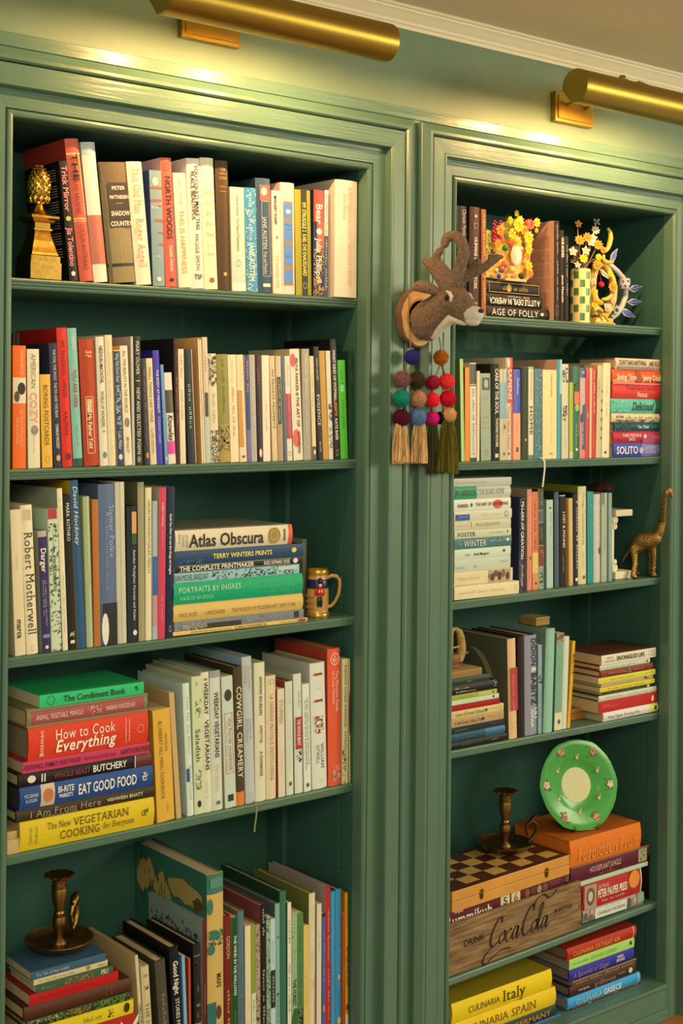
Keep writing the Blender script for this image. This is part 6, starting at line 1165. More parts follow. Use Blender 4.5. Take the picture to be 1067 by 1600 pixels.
def antler(s, main, prongs):
    g = MB()
    for pts, rad in [main]+prongs:
        P_ = [LY(a, x, z) for a, x, z in pts]
        # smooth the path
        Q = []; RR = []
        for i in range(len(P_)-1):
            for k in range(5):
                t = k/5; a_ = P_[max(i-1, 0)]; b_ = P_[i]; c_ = P_[i+1]; d_ = P_[min(i+2, len(P_)-1)]
                Q.append(.5*((2*b_)+(c_-a_)*t+(2*a_-5*b_+4*c_-d_)*t*t+(3*b_-a_-3*c_+d_)*t**3)); RR.append(rad[0]+(rad[1]-rad[0])*(i+t)/(len(P_)-1))
        Q.append(P_[-1]); RR.append(rad[1])
        for p, q in zip(Q, RR): g.ball(p, q*1.12, 2)
    o = remeshed('antler', g, .0026, FELT, r, smooth_it=3); nap(o, 5000, .0017, NAP, 3); nap(o, 4000, .0015, NAP2, 4); return o
# far (right-hand) antler reaching forward, near (left-hand) antler curling upward
antler(1, ([(.102, .012, .054), (.112, .020, .072), (.128, .032, .084), (.146, .046, .094), (.166, .060, .112)], (.0115, .0070)),
       [([(.128, .030, .084), (.124, .040, .098), (.128, .046, .106)], (.008, .007)), ([(.160, .052, .104), (.158, .050, .116)], (.006, .0045)), ([(.166, .060, .112), (.170, .070, .114)], (.006, .004))])
antler(-1, ([(.108, -.004, .054), (.122, -.002, .076), (.132, .000, .100), (.136, .002, .124), (.128, .000, .144), (.112, -.004, .154), (.098, -.008, .149), (.096, -.010, .139)], (.0120, .0080)),
       [([(.112, -.004, .070), (.100, -.012, .086), (.088, -.018, .104)], (.0095, .0075)),
        ([(.100, -.010, .054), (.090, -.018, .074), (.078, -.026, .092), (.066, -.032, .106)], (.0115, .0070)),
        ([(.078, -.026, .094), (.082, -.024, .110), (.092, -.020, .124)], (.0072, .0072))])
g = MB()
chain(g, [LY(.162, 0, .002), LY(.174, 0, .001)], [.0172, .0148]); chain(g, [LY(.160, 0, -.009), LY(.170, 0, -.011)], [.0125, .011])
g2 = remeshed('muzzle', g, .0022, FELTW, r, smooth_it=3); nap(g2, 1500, .002, FELTW, 6)
g = MB(); chain(g, [LY(.056, 0, -.034), LY(.082, 0, -.014), (LY(.108, 0, -.003)), LY(.140, 0, -.0125)], [.0105, .0125, .0120, .008]); remeshed('throat_patch', g, .0024, FELTW, r, smooth_it=3)
g = MB(); g.ball(LY(.1865, 0, .006), .0058, 2, sc=(1.2, .8, .8)); g.build('nose', mat('2c1c18', .4), r, smooth=True)
for s in (-1, 1):
    g = MB(); g.ball(LY(.122, s*.0275, .033), .0052, 3); g.build('eye', mat('1c0e0a', .08, key='glass_eye'), r, smooth=True)
    g = MB(); chain(g, [LY(.119, s*.0255, .0455), LY(.128, s*.0265, .0415), LY(.1325, s*.0262, .034), LY(.1310, s*.0262, .026)], [.0026, .0036, .0040, .0026], sub=5); remeshed('eye_patch', g, .0015, FELTW, r, smooth_it=1)

# ---------- pompom garlands
def fuzz(name, c, rad, col, parent, long_=False):
    rr = random.Random(int(abs(c[0]*1e4+c[2]*3e4))); g = MB(); g.ball(c, rad*.9, 3, nz=.10, nf=4)
    c = Vector(c); N = 420
    for i in range(N):
        z = 1-2*(i+.5)/N; a = i*2.39996; q = math.sqrt(1-z*z); d = Vector((q*math.cos(a), q*math.sin(a), z))
        d = (d+Vector((rr.gauss(0, .12), rr.gauss(0, .12), rr.gauss(0, .12)))).normalized(); t = d.orthogonal().normalized()*rad*.05; u = d.cross(t).normalized()*rad*.05
        l = rad*(rr.uniform(.98, 1.10) if not long_ else rr.uniform(1.0, 1.3))
        b = c+d*rad*.8; g.add([b+t, b-t*.5+u, b-t*.5-u, c+d*l], [(0, 1, 3), (1, 2, 3), (2, 0, 3)])
    return g.build(name, mat(col, .95, spec=.1, vary=.25, vscale=300, key='wool'+col), parent, fix=False)
def tassel(name, top, w0, w1, hgt, col, parent, n=230, seed=1):
    rr = random.Random(seed); g = MB()
    for i in range(n):
        a = rr.uniform(0, 2*PI); q = math.sqrt(rr.random()); h = hgt*rr.uniform(.93, 1.03)
        pts = []; ph = rr.uniform(0, 6)
        for k in range(6):
            t = k/5; w = (w0+(w1-w0)*(t**.6))*q
            pts.append(Vector((top[0]+w*math.cos(a)+.0012*math.sin(ph+t*7), top[1]+min(.008, w*.45)*math.sin(a), top[2]-h*t)))
        g.tube(pts, .00072, 4, cap=True, mi=rr.randrange(3))
    c_ = mat(col).node_tree.nodes['Principled BSDF'].inputs['Base Color'].default_value[:3]
    m = [mat(col, .9, spec=.15, raw=tuple(q*f for q in c_)+(1,), key='yarn%s%d' % (col, int(f*10))) for f in (.6, 1.0, 1.35)]
    return g.build(name, m, parent, fix=False)
def garland(label, origin_px, Y, cords, balls, tassels, cordcol):
    o0 = at(origin_px[0], origin_px[1], Y)
    r = empty('pompom_garland', o0, label=label, cat='garland', group=None)
    def pl(px, py, dy=0): q = at(600+px/7.615, 535+py/7.615, Y+dy)-o0; return q
    g = MB()
    for c in cords: g.tube([pl(*p) for p in c], .0011, 6)
    g.build('cord', mat(cordcol, .8, key='cord'+cordcol), r)
    for (px, py, rr_, col, dy) in balls: fuzz('pompom', pl(px, py, dy), rr_/7.615*.00148, col, r, col in ('7c544c', '2c2c50'))
    for i, (px, py, w0, w1, h, col, dy) in enumerate(tassels): tassel('tassel', pl(px, py, dy), w0, w1, h, col, r, seed=i+3)
    return r
garland('garland with navy, mauve, teal and grey-blue pompoms and two tan tassels', (643, 540), -.0712,
        [[(292, -600, -.003), (294, -300, -.003), (314, 60, -.002), (335, 175)], [(320, 250), (230, 440), (205, 665), (200, 900)], [(340, 250), (390, 440), (400, 665), (400, 885)]],
        [(335, 175, 84, '2c2c64', 0), (222, 440, 84, '7c544c', 0), (392, 446, 92, '3c3018', -.004), (205, 665, 94, '187c60', 0), (402, 672, 96, 'a8784c', -.004), (205, 900, 96, '501424', 0), (400, 888, 98, '54708c', -.004)],
        [(200, 965, .0135, .0225, .077, 'c89c60', 0), (420, 965, .0130, .0220, .077, 'c89c60', -.003)], '8c7440')
garland('garland with orange, red and magenta pompoms and two olive tassels', (688, 545), -.0720,
        [[(655, -60, .0), (672, 40), (675, 180)], [(670, 260), (585, 470), (572, 685), (570, 900)], [(678, 260), (735, 460), (710, 670), (700, 880)], [(680, 260), (760, 460), (765, 670), (770, 860)]],
        [(675, 180, 84, 'a85c18', 0), (582, 480, 80, '8c1c30', .004), (746, 466, 88, 'e83834', 0), (575, 686, 82, 'e82430', .002), (757, 670, 92, 'c01828', -.003), (575, 902, 76, 'c81c68', .002), (668, 900, 70, '14182c', .008), (770, 862, 86, 'c89458', -.003)],
        [(585, 960, .009, .0175, .098, '3c3818', .004), (765, 925, .0135, .0300, .106, '5c5418', -.003)], '5c4428')

# ---------- cut-out flower bouquet on the black books
bk = find('flat black book framed'); zt = bk.location.z+thick(bk)+.0006
Yf = .022
o0 = at(802, 440, Yf); o0.z = zt
r = empty('flower_ornament', o0, label='bright cluster of yellow and red flowers, shells and glass gems on stacked black books', cat='ornament')
def F4(x, y, dy=0): return at(740+x/8.208, 320+y/8.208, Yf+dy)-o0
S4 = 1/8.208*.00142
base = [(165, 320), (230, 330), (370, 230), (480, 190), (600, 200), (640, 300), (760, 400), (740, 560), (720, 700), (740, 830), (700, 960), (560, 975), (400, 960), (130, 925), (140, 700), (160, 500)]
vs = []; n = len(base)
for dy in (.006, .010): vs += [F4(x, y, dy) for x, y in base]
raw('backing', vs, [tuple(range(n)), tuple(reversed(range(n, 2*n)))]+[(i, (i+1) % n, n+(i+1) % n, n+i) for i in range(n)], mat('e0a838', .5, vary=.3, vscale=50, key='yellow_backing'), r)
g = MB(); g.box(-.035, .030, -.012, .014, 0, .006, b=.001); g.build('foot', mat('caa870', .5), r)
def petals(g, c, rad, n, ax=Vector((0, -1, 0)), w=.35, cup=.2, mi=0):
    t = ax.orthogonal().normalized(); u = ax.cross(t)
    for i in range(n):
        a = 2*PI*i/n; d = t*math.cos(a)+u*math.sin(a); s = t*-math.sin(a)+u*math.cos(a)
        g.add([c, c+d*rad*.55+s*rad*w+ax*rad*cup*.5, c+d*rad+ax*rad*cup, c+d*rad*.55-s*rad*w+ax*rad*cup*.5, c+d*rad*.5+ax*rad*cup*1.2], [(0, 1, 4), (1, 2, 4), (2, 3, 4), (3, 0, 4)], mi)
YEL = mat('f0c428', .4, key='petal_yellow'); ORG = mat('f09030', .45, key='petal_orange'); REDP = mat('e84c34', .4, key='petal_red'); PINK = mat('c02848', .45, key='petal_crimson'); LEAF = mat('5c7c28', .5, key='leaf_green')
for (x, y, rd, m_, n_) in [(545, 110, 42, YEL, 6), (460, 200, 50, YEL, 7), (560, 260, 95, YEL, 9), (480, 370, 70, YEL, 7), (330, 330, 70, ORG, 7), (300, 500, 60, ORG, 8), (320, 540, 50, YEL, 7), (550, 470, 70, YEL, 8), (690, 420, 85, YEL, 9), (800, 230, 62, YEL, 8), (800, 330, 34, YEL, 6), (700, 570, 62, YEL, 8), (680, 660, 55, ORG, 7), (700, 790, 62, YEL, 8), (710, 880, 62, ORG, 8), (590, 200, 60, YEL, 7), (640, 330, 70, ORG, 8)]:
    g = MB(); c = F4(x, y, -.003*random.Random(x).random()); petals(g, c, rd*S4*1.1, n_, w=.4, cup=.3); petals(g, c+Vector((0, -.001, 0)), rd*S4*.6, n_, w=.45, cup=.5); g.build('flower', m_, r, fix=False)
g = MB(); petals(g, F4(715, 255, -.004), 80*S4, 12, Vector((-.5, -.8, .2)).normalized(), .35, .15); g.ball(F4(715, 255, -.003), 62*S4, 2, sc=(1, .3, 1)); g.build('red_flower', REDP, r, smooth=False, fix=False)
for x in (268, 340):
    g = MB()
    for i in range(16): g.ball(F4(x+math.sin(i*2.1)*18, 210+i*17, -.002*math.sin(i)), (16+i*.5)*S4, 1)
    g.build('red_flower_spike', PINK, r)
g = MB()
for (x0, y0, x1, y1) in [(420, 440, 412, 130), (440, 440, 455, 120), (420, 430, 500, 220), (430, 430, 540, 150), (410, 440, 380, 200), (440, 450, 620, 200)]:
    g.tube([F4(x0, y0, -.003), F4((x0+x1)/2, (y0+y1)/2, -.005), F4(x1, y1, -.003)], [.0009, .0008, .0002], 5)
g.build('grass_blades', LEAF, r)
g = MB()
for x, y in ((190, 410), (190, 480), (200, 560), (170, 600)): petals(g, F4(x, y, -.001), 50*S4, 3, w=.3)
g.build('leaves', mat('4c8c38', .45, key='leaf2'), r, fix=False)
g = MB(); g.ball(F4(545, 650, -.002), 100*S4, 3, sc=(.9, .45, 1.3), nz=.1, nf=3)
for i in range(12):
    a = -1.2+i*.22; g.tube([F4(545+60*math.sin(a)*0.2, 770, -.007), F4(545+95*math.sin(a)*.8, 640, -.010+.004*abs(a)), F4(545+40*math.sin(a), 530, -.006)], .0007, 5)
g.build('shell', mat('e8d8a8', .35, key='shell'), r, smooth=True)
for (x, y, rd, col, nm) in [(402, 555, 40, '187c40', 'glass_gem'), (325, 915, 30, '2848a8', 'glass_gem'), (460, 490, 42, 'd8582c', 'berry'), (400, 760, 52, 'd87050', 'shell_bead'), (485, 835, 50, 'd8b070', 'snail_shell'), (360, 830, 44, '8c6448', 'snail_shell'), (285, 840, 30, 'd8ccA0'.replace('A', 'a'), 'snail_shell'), (250, 600, 36, '7c5438', 'snail_shell'), (530, 460, 40, 'e0a848', 'bead'), (610, 560, 24, 'e8d8a0', 'bead'), (640, 510, 22, '34343c', 'bead'), (500, 930, 30, 'c86848', 'coral_piece'), (610, 910, 42, '3c3824', 'dark_pebble'), (620, 960, 28, '2c3c20', 'dark_pebble')]:
    g = MB(); g.ball(F4(x, y, -.006), rd*S4, 2); g.build(nm, mat(col, .18, key='gem'+col), r, smooth=True)

# ---------- checked vase, yellow and blue ceramics
zs = shelf_z('right', 0)(2.5)+.0004
def F5(x, y, Y): return at(880+x/8.208, 330+y/8.208, Y)
S5 = 1/8.208*.00148
Yv = .034; o0 = F5(215, 1400, Yv); o0.z = zs; Rv = .0228; Hv = .124
r = empty('checked_vase', o0, label='cylindrical cream vase with green checks holding small ceramic flowers', cat='vase')
CRM = mat('ecd080', .25, bump=.2, bscale=60, key='cream_glaze')
g = MB(); g.lathe([(0, 0), (Rv, 0), (Rv+.0005, .002), (Rv, .004), (Rv, Hv-.002), (Rv-.001, Hv), (Rv-.003, Hv), (Rv-.0035, .01), (0, .01)], 40); g.build('body', CRM, r, smooth=50)
gm = mat('4c7c40', .3, vary=.3, vscale=80, key='green_check')
for row_ in range(6):
    for c_ in range(5):
        a0 = (2*c_+(row_ % 2))*PI/5; z0 = .006+row_*(Hv-.010)/6; z1 = z0+(Hv-.010)/6-.003
        vs = []; 
        for i in range(6):
            a = a0+PI/5*(.1+.8*i/5)
            for z in (z0, z1): vs.append(((Rv+.0007)*math.cos(a), (Rv+.0007)*math.sin(a), z))
        raw('check', vs, [(2*i, 2*i+2, 2*i+3, 2*i+1) for i in range(5)], gm, r)
BRN = mat('7c5c3c', .6, key='stem_brown'); WHT = mat('e8d0a0', .4, key='white_flower')
def F5l(x, y, dy=0): return F5(x, y, Yv+dy)-o0
for (x, y, rd, m_, n_, dy) in [(205, 375, 58, ORG, 9, -.012), (305, 340, 55, ORG, 9, -.005), (440, 435, 58, ORG, 10, -.012), (285, 510, 52, WHT, 5, -.014), (378, 345, 52, WHT, 5, -.004), (350, 400, 50, WHT, 5, -.01), (120, 520, 52, WHT, 5, -.008), (255, 610, 52, YEL, 8, -.016), (410, 245, 50, WHT, 8, .0), (190, 165, 44, ORG, 5, .0), (425, 140, 48, mat('8c8c70', .5), 4, .01), (180, 690, 40, WHT, 5, -.012)]:
    c = F5l(x, y, dy); rd *= 1.3; g = MB(); ax = Vector((-.35, -.9, .25)).normalized(); petals(g, c, rd*S5, n_, ax, .34, .25); g.ball(c+ax*.0015, rd*S5*.28, 1); g.build('flower', m_, r, fix=False)
    g = MB(); s0 = Vector((c.x*.12, .004, Hv-.03)); g.tube([s0, Vector((c.x*.35, c.y*.5, Hv+.01)), c-ax*-.0+Vector((0, .002, -.004))], .0016, 6); g.build('stem', BRN, r, smooth=True)
rr = random.Random(12)
for k in range(14):
    x, y = rr.uniform(110, 430), rr.uniform(400, 690); c = F5l(x, y, rr.uniform(-.008, .008)); g = MB()
    petals(g, c, rr.uniform(30, 46)*S5, 5, Vector((rr.uniform(-.6, .2), -.8, rr.uniform(-.2, .6))).normalized(), .3, .3); g.build('dried_leaf', (BRN, mat('a08858', .6), mat('6c5438', .6))[k % 3], r, fix=False)
    g = MB(); g.tube([Vector((c.x*.12, .003, Hv-.02)), Vector((c.x*.5, c.y*.6, (c.z+Hv)*.5)), c], .0012, 5); g.build('stem', BRN, r, smooth=True)
# yellow ceramic arch
Yy = .038; o0 = F5(480, 1430, Yy); o0.z = zs
r = empty('ceramic_arch', o0, label='yellow and orange ceramic wreath with flowers, bananas and a red berry', cat='ornament')
def G(x, y, dy=0): return F5(x, y, Yy+dy)-o0
YG = mat('e8b440', .28, bump=.25, bscale=50, vary=.25, vscale=30, key='yellow_glaze'); CG = mat('d8b888', .3, vary=.2, vscale=40, key='tan_glaze'); LN = mat('5c3818', .4, key='brown_line')
pts = [(400, 1330), (375, 1180), (370, 1000), (385, 830), (430, 700), (500, 660), (560, 740), (620, 860), (650, 980), (640, 1120), (600, 1240), (520, 1340), (430, 1350)]
g = MB(); g.tube([G(*p) for p in pts], [.0095, .0090, .0088, .0088, .0088, .0086, .0086, .0088, .009, .009, .0095, .0105, .0105], 12); g.build('ring', YG, r, smooth=True)
bb = [G(355, 1300), G(590, 1430)]
g = MB(); x0, x1 = sorted((bb[0].x, bb[1].x)); g.box(x0, x1, -.014, .010, 0, .016, b=.004); g.lathe([(0, .012), (.014, .014), (.013, .022), (0, .026)], 24, ((x0+x1)/2, 0, 0)); g.build('base', YG, r, smooth=30)
for pts in ([(340, 1370), (400, 1320), (440, 1350), (400, 1400)], [(450, 1330), (490, 1380), (500, 1410)], [(520, 1330), (550, 1380), (580, 1410)], [(500, 1300), (560, 1290), (590, 1300)]):
    g = MB(); g.tube([G(x, y, -.0150) for x, y in pts], .0008, 5); g.build('painted_line', LN, r)
def banana(pts, rad, m_, dyv=-.012):
    g = MB(); P_ = [G(x, y, dyv) for x, y in pts]; k = len(P_); g.tube(P_, [rad*(.25+.75*math.sin(PI*(i+.3)/(k-.4))**.6) for i in range(k)], 10); return g.build('banana', m_, r, smooth=True)
banana([(568, 215), (600, 270), (608, 340), (595, 410), (570, 480), (540, 520)], .0062, YG, -.004)
banana([(420, 1010), (400, 1070), (410, 1130), (450, 1170), (500, 1180)], .0085, YG)
banana([(620, 1070), (590, 1110), (550, 1130), (500, 1130)], .0055, YG)
banana([(520, 560), (510, 610), (540, 650), (590, 660), (640, 650)], .0055, YG)
banana([(390, 1270), (440, 1240), (500, 1280)], .0058, YG, -.016)
for (x, y, rd, m_) in [(430, 690, 76, ORG), (630, 970, 72, ORG), (510, 500, 52, ORG), (450, 590, 52, YEL), (385, 900, 44, CG), (600, 800, 46, YEL), (640, 1150, 46, CG), (400, 1200, 50, YEL), (560, 1250, 46, CG), (480, 1300, 40, ORG)]:
    g = MB(); c = G(x, y, -.012); petals(g, c, rd*S5, 10, Vector((-.3, -.95, .1)).normalized(), .3, .2); g.ball(c+Vector((0, -.002, 0)), rd*S5*.3, 2); g.build('flower', m_, r, fix=False)
g = MB(); g.ball(G(488, 940, -.004), 40*S5, 2); g.tube([G(488, 940, -.004), G(480, 860, -.003), G(470, 780, 0)], .001, 6); g.build('berry', mat('d82030', .15, key='berry_red'), r, smooth=True)
for pts, m_ in (([(460, 740), (500, 745), (560, 800), (600, 870), (560, 860), (500, 820)], CG), ([(395, 780), (425, 800), (430, 900), (415, 960), (395, 880)], CG), ([(520, 1180), (560, 1170), (620, 1180), (600, 1280), (540, 1300)], CG), ([(640, 1010), (660, 1080), (650, 1180), (625, 1120)], CG)):
    n = len(pts); vs = [G(x, y, d_) for d_ in (-.008, -.011) for x, y in pts]
    raw('leaf', vs, [tuple(range(n)), tuple(reversed(range(n, 2*n)))]+[(i, (i+1) % n, n+(i+1) % n, n+i) for i in range(n)], m_, r)
    g = MB(); g.tube([G(pts[0][0], pts[0][1], -.0115), G(pts[n//2][0], pts[n//2][1], -.0115)], .0006, 5); g.build('vein', LN, r)
# blue and white ceramic ring
Yb = .058; o0 = F5(640, 1430, Yb); o0.z = zs
r = empty('ceramic_wreath', o0, label='blue and white painted ceramic ring with pointed leaves behind the yellow wreath', cat='ornament')
def G(x, y, dy=0): return F5(x, y, Yb+dy)-o0
WB = mat('c8bca4', .25, vary=.2, vscale=60, key='white_glaze'); BL = mat('34509c', .25, vary=.35, vscale=90, key='cobalt'); 
g = MB(); g.tube([G(*p) for p in [(610, 1372), (680, 1325), (750, 1220), (795, 1100), (800, 980), (770, 860), (690, 770), (610, 700), (540, 670), (480, 700)]], [.0068]*10, 12); g.build('ring', WB, r, smooth=True)
c = G(620, 1400); g = MB(); g.lathe([(0, 0), (.010, 0), (.010, .003), (.008, .007), (0, .009)], 28, (c.x, 0, 0)); g.build('foot', WB, r, smooth=50)
cc = G(785, 1000, -.008); g = MB(); g.lathe([(0, 0), (.010, 0), (.0125, .004), (.0135, .012), (.013, .022), (.0135, .025), (.0115, .025), (.011, .006), (0, .004)], 28, tuple(cc+Vector((0, 0, 0)))); g.build('candle_cup', WB, r, smooth=50)
g = MB()
for i in range(14): a = i*2*PI/7+(.4 if i > 6 else 0); g.ball((cc.x+.0132*math.cos(a), cc.y+.0132*math.sin(a), cc.z+(.007 if i > 6 else .018)), .0030, 1, sc=(1, 1, 1))
g.build('painted_spot', BL, r, smooth=True)
def bleaf(a, b, w, dy=-.004):
    A = G(*a, dy); B = G(*b, dy); d = B-A; n_ = Vector((-d.z, 0, d.x)).normalized()*w
    def shape(k, y): return [A+Vector((0, y, 0)), A+d*.35+n_*k+Vector((0, y, 0)), A+d*.65+n_*k*.75+Vector((0, y, 0)), A+d*(.5+.5*k)+Vector((0, y, 0)), A+d*.65-n_*k*.75+Vector((0, y, 0)), A+d*.35-n_*k+Vector((0, y, 0))]
    v = shape(1, .002)+shape(1, -.001); k = 6
    raw('leaf', v, [tuple(range(k)), tuple(reversed(range(k, 2*k)))]+[(i, (i+1) % k, k+(i+1) % k, k+i) for i in range(k)], WB, r)
    v = [p+d*.06 for p in shape(.72, -.0018)]; raw('leaf_glaze', v, [tuple(range(k))], BL, r)
    g = MB(); g.tube([A+Vector((0, -.0022, 0)), A+d*.8+Vector((0, -.0022, 0))], .0005, 5); g.build('vein', WB, r)
bleaf((600, 660), (695, 480), .0085); bleaf((835, 1010), (1015, 965), .0085); bleaf((815, 1170), (1005, 1160), .0085); bleaf((720, 1260), (925, 1360), .0090)
g = MB(); c = G(680, 1265, -.010); petals(g, c, 78*S5, 11, Vector((0, -1, 0)), .12, .1); g.build('daisy', mat('ecdcb8', .3, key='daisy_white'), r, fix=False)
g = MB(); g.ball(c+Vector((0, -.002, 0)), 26*S5, 2); g.build('daisy_centre', BL, r, smooth=True)

# ---------- third right shelf: bookend and brass dinosaur
zf_ = shelf_z('right', 2); p = at(960, 905, .03); zb = zf_(p.x)+.0006
xa = at(961.5, 900, .030).x; xb = at(987.5, 900, .030).x; ztp = at(970, 797, .030).z
r = empty('scroll_bookend', ((xa+xb)/2, .030, zb), label='cream white bookend with slab top and scrolled column at the end of the books', cat='bookend')
CW = mat('e0d0a0', .5, key='cream_stone'); w = (xb-xa)/2
g = MB(); g.box(-w, w, 0, .075, 0, .018, b=.0015); g.build('base', CW, r)
g = MB(); g.box(-w, w, 0, .075, ztp-zb-.015, ztp-zb, b=.0015); g.build('top_slab', CW, r)
h_ = ztp-zb-.015
g = MB(); g.box(-w, -w+.008, .012, .063, .018, h_); g.build('column', CW, r)
for zz, s in ((.026, 1), (.040, .7), (h_-.009, 1), (h_-.024, .75)):
    g = MB(); g.lathe([(.0095*s, .010), (.0095*s, .064)], 16, (-w+.010, 0, zz), 'Y'); g.build('scroll', CW, r, smooth=30)
# brachiosaurus
DB = brass('bronze_figure', (.36, .26, .10), .48, (120, 120, 120))
nb = DB.node_tree; tc = nb.nodes.new('ShaderNodeTexCoord'); v_ = nb.nodes.new('ShaderNodeTexVoronoi'); v_.inputs['Scale'].default_value = 260; nb.links.new(tc.outputs['Object'], v_.inputs['Vector'])
bp = nb.nodes.new('ShaderNodeBump'); bp.inputs['Strength'].default_value = .9; bp.inputs['Distance'].default_value = .0015; nb.links.new(v_.outputs['Distance'], bp.inputs['Height']); nb.links.new(bp.outputs[0], nb.nodes['Principled BSDF'].inputs['Normal'])
def Z8(x, y, Y): return at(940+x/8.4, 730+y/8.4, Y)
zb = zf_(2.6)+.0006; o0 = Z8(560, 1430, .035); o0.z = zb
r = empty('dinosaur_figurine', o0, label='small brass long-necked dinosaur figurine reaching past the right frame', cat='figurine')
def Q8(x, y, Y): return Z8(x, y, Y)-o0
g = MB()
chain(g, [Q8(470, 1050, .036), Q8(560, 980, .020), Q8(655, 970, .002), Q8(730, 940, -.014)], [.0165, .0215, .0205, .0145], sub=7)
chain(g, [Q8(735, 930, -.012), Q8(788, 840, -.024), Q8(822, 720, -.030), Q8(828, 580, -.044), Q8(840, 440, -.058), Q8(868, 350, -.068)], [.0135, .0100, .0080, .0068, .0060, .0060], sub=8)
chain(g, [Q8(868, 345, -.068), Q8(905, 310, -.071), Q8(935, 350, -.073), Q8(942, 395, -.074)], [.006, .0075, .0058, .0036], sub=6)
chain(g, [Q8(470, 1050, .036), Q8(420, 1060, .052), Q8(370, 1110, .064), Q8(320, 1190, .074), Q8(280, 1260, .080)], [.012, .0075, .0055, .0038, .002], sub=7)
def leg(hx, hy, Yh, fx, Yft, rt_=.009):
    top = Q8(hx, hy, Yh); foot = Z8(fx, 1420, Yft)-o0; foot.z = .006
    mid = top.lerp(foot, .5)+Vector((.002, -.002, 0)); chain(g, [top, mid, foot], [rt_, .0062, .0066], sub=7); g.ball(foot+Vector((.002, -.002, -.001)), .0068, 2, sc=(1.15, 1.15, .7))
leg(445, 1080, .030, 430, .016, .0110); leg(470, 1080, .046, 470, .052, .0095); leg(655, 1020, .006, 655, .020, .0085); leg(690, 990, -.006, 690, .006, .0085)
bd = remeshed('body', g, .0020, DB, r, smooth_it=2)
zmin = min(v.co.z for v in bd.data.vertices)
bd.location.z = -zmin+.0012; r.location.x -= .006
for s in (-1, 1):
    g = MB(); e = Q8(912, 322, -.0705)+Vector((-.004*s-.001, -.006, 0)); g.ball(e, .0013, 2); g.build('eye', mat('1c140c', .2), r, smooth=True)
g = MB()
for k in range(5):
    a = Q8(425+k*22, 1105-k*8, .022-.002*k); g.tube([a+Vector((-.002, -.006, .010)), a+Vector((.004, -.0105, .002)), a+Vector((.010, -.006, -.006))], .0007, 5)
g.build('hip_wrinkle', DB, r)

# ---------- fourth right shelf: carved figure, wood block, ochre box
bk = find('thin ochre paperback, worn'); zt = bk.location.z+thick(bk)+.0005
def Z7(x, y, Y): return at(690+x/11.86, 960+y/11.86, Y)
o0 = Z7(200, 1020, .045); o0.z = zt
r = empty('carved_figure', o0, label='carved brown and yellow openwork figure on the dark pile at the left frame', cat='figurine')
def Q7(x, y, Y=.045): return Z7(x, y, Y)-o0
CA = mat('a88440', .45, bump=.9, bscale=110, vary=.6, vscale=90, key='carved_wood'); CB = mat('8c5c28', .5, bump=.9, bscale=160, vary=.4, vscale=120, key='woven_wood')
cx = Q7(170, 1000).x
g = MB(); g.lathe([(0, 0), (.019, 0), (.021, .003), (.018, .006), (.015, .008), (0, .008)], 28, (cx, 0, 0)); g.build('foot', mat('8c5440', .5), r, smooth=50)
g = MB(); g.lathe([(0, .008), (.015, .008), (.0195, .014), (.0205, .022), (.018, .028), (0, .030)], 28, (cx, 0, 0), wob=lambda a, h: 1+.04*math.sin(14*a+h*900)); g.build('woven_base', CB, r, smooth=50)
g = MB()
chain(g, [Q7(330, 820), Q7(365, 700), Q7(370, 560), Q7(355, 430), Q7(330, 330), Q7(280, 280), Q7(220, 260)], [.0095, .0105, .0095, .0092, .0078, .006, .0035], sub=6)
chain(g, [Q7(130, 820), Q7(140, 660), Q7(150, 500), Q7(160, 380), Q7(200, 270)], [.008, .009, .008, .007, .004], sub=6)
chain(g, [Q7(130, 660), Q7(200, 620), Q7(300, 600)], [.003, .0025, .003], sub=6)
chain(g, [Q7(400, 690), Q7(470, 720), Q7(500, 680)], [.003, .002, .001], sub=4)
bd = remeshed('carved_body', g, .0018, CA, r, smooth_it=1)
p0 = at(905, 1130, .060); z4 = shelf_z('right', 3)
xa = at(892, 1130, .055).x; xb = xa+.060; zt = at(900, 1108, .055).z; zb = z4(xa)+.0008
r = empty('wooden_block', ((xa+xb)/2, .055, zb), label='low orange-brown wooden box between the golden leaning hardback and right-hand pile', cat='box')
OW = mat('a86c2c', .5, bump=.3, bscale=60, vary=.3, vscale=14, key='orange_wood')
w = (xb-xa)/2; hh = min(zt-zb, .035)
bkp = find('white hardback with yellow right end'); lim = bkp.location.x-tall(bkp)-.004
w = min(w, (lim-xa)/2); r.location.x = xa+w
g = MB(); g.box(-w, w, 0, .12, 0, hh*.62, b=.001); g.build('box_body', OW, r)
g = MB(); g.box(-w-.0005, w+.0005, -.001, .121, hh*.64, hh, b=.002); g.build('lid', OW, r)
bm_ = find('rounded mint green hardback'); zt = bm_.location.z+tall(bm_)*math.cos(bm_.rotation_euler.y)+.0015
q = at(845, 976, .04)
r = empty('ochre_box', (q.x, .034, zt), label='small ochre woven box resting on top of the mint green hardback', cat='box')
g = MB(); g.box(-.022, .022, 0, .05, 0, .013, b=.001); g.build('box_body', mat('947434', .6, bump=.8, bscale=200, vary=.3, vscale=100), r)
g = MB(); g.box(-.023, .023, -.001, .051, .0132, .019, b=.002); g.build('lid', mat('9c7c3c', .6, bump=.8, bscale=200, vary=.3, vscale=100), r)

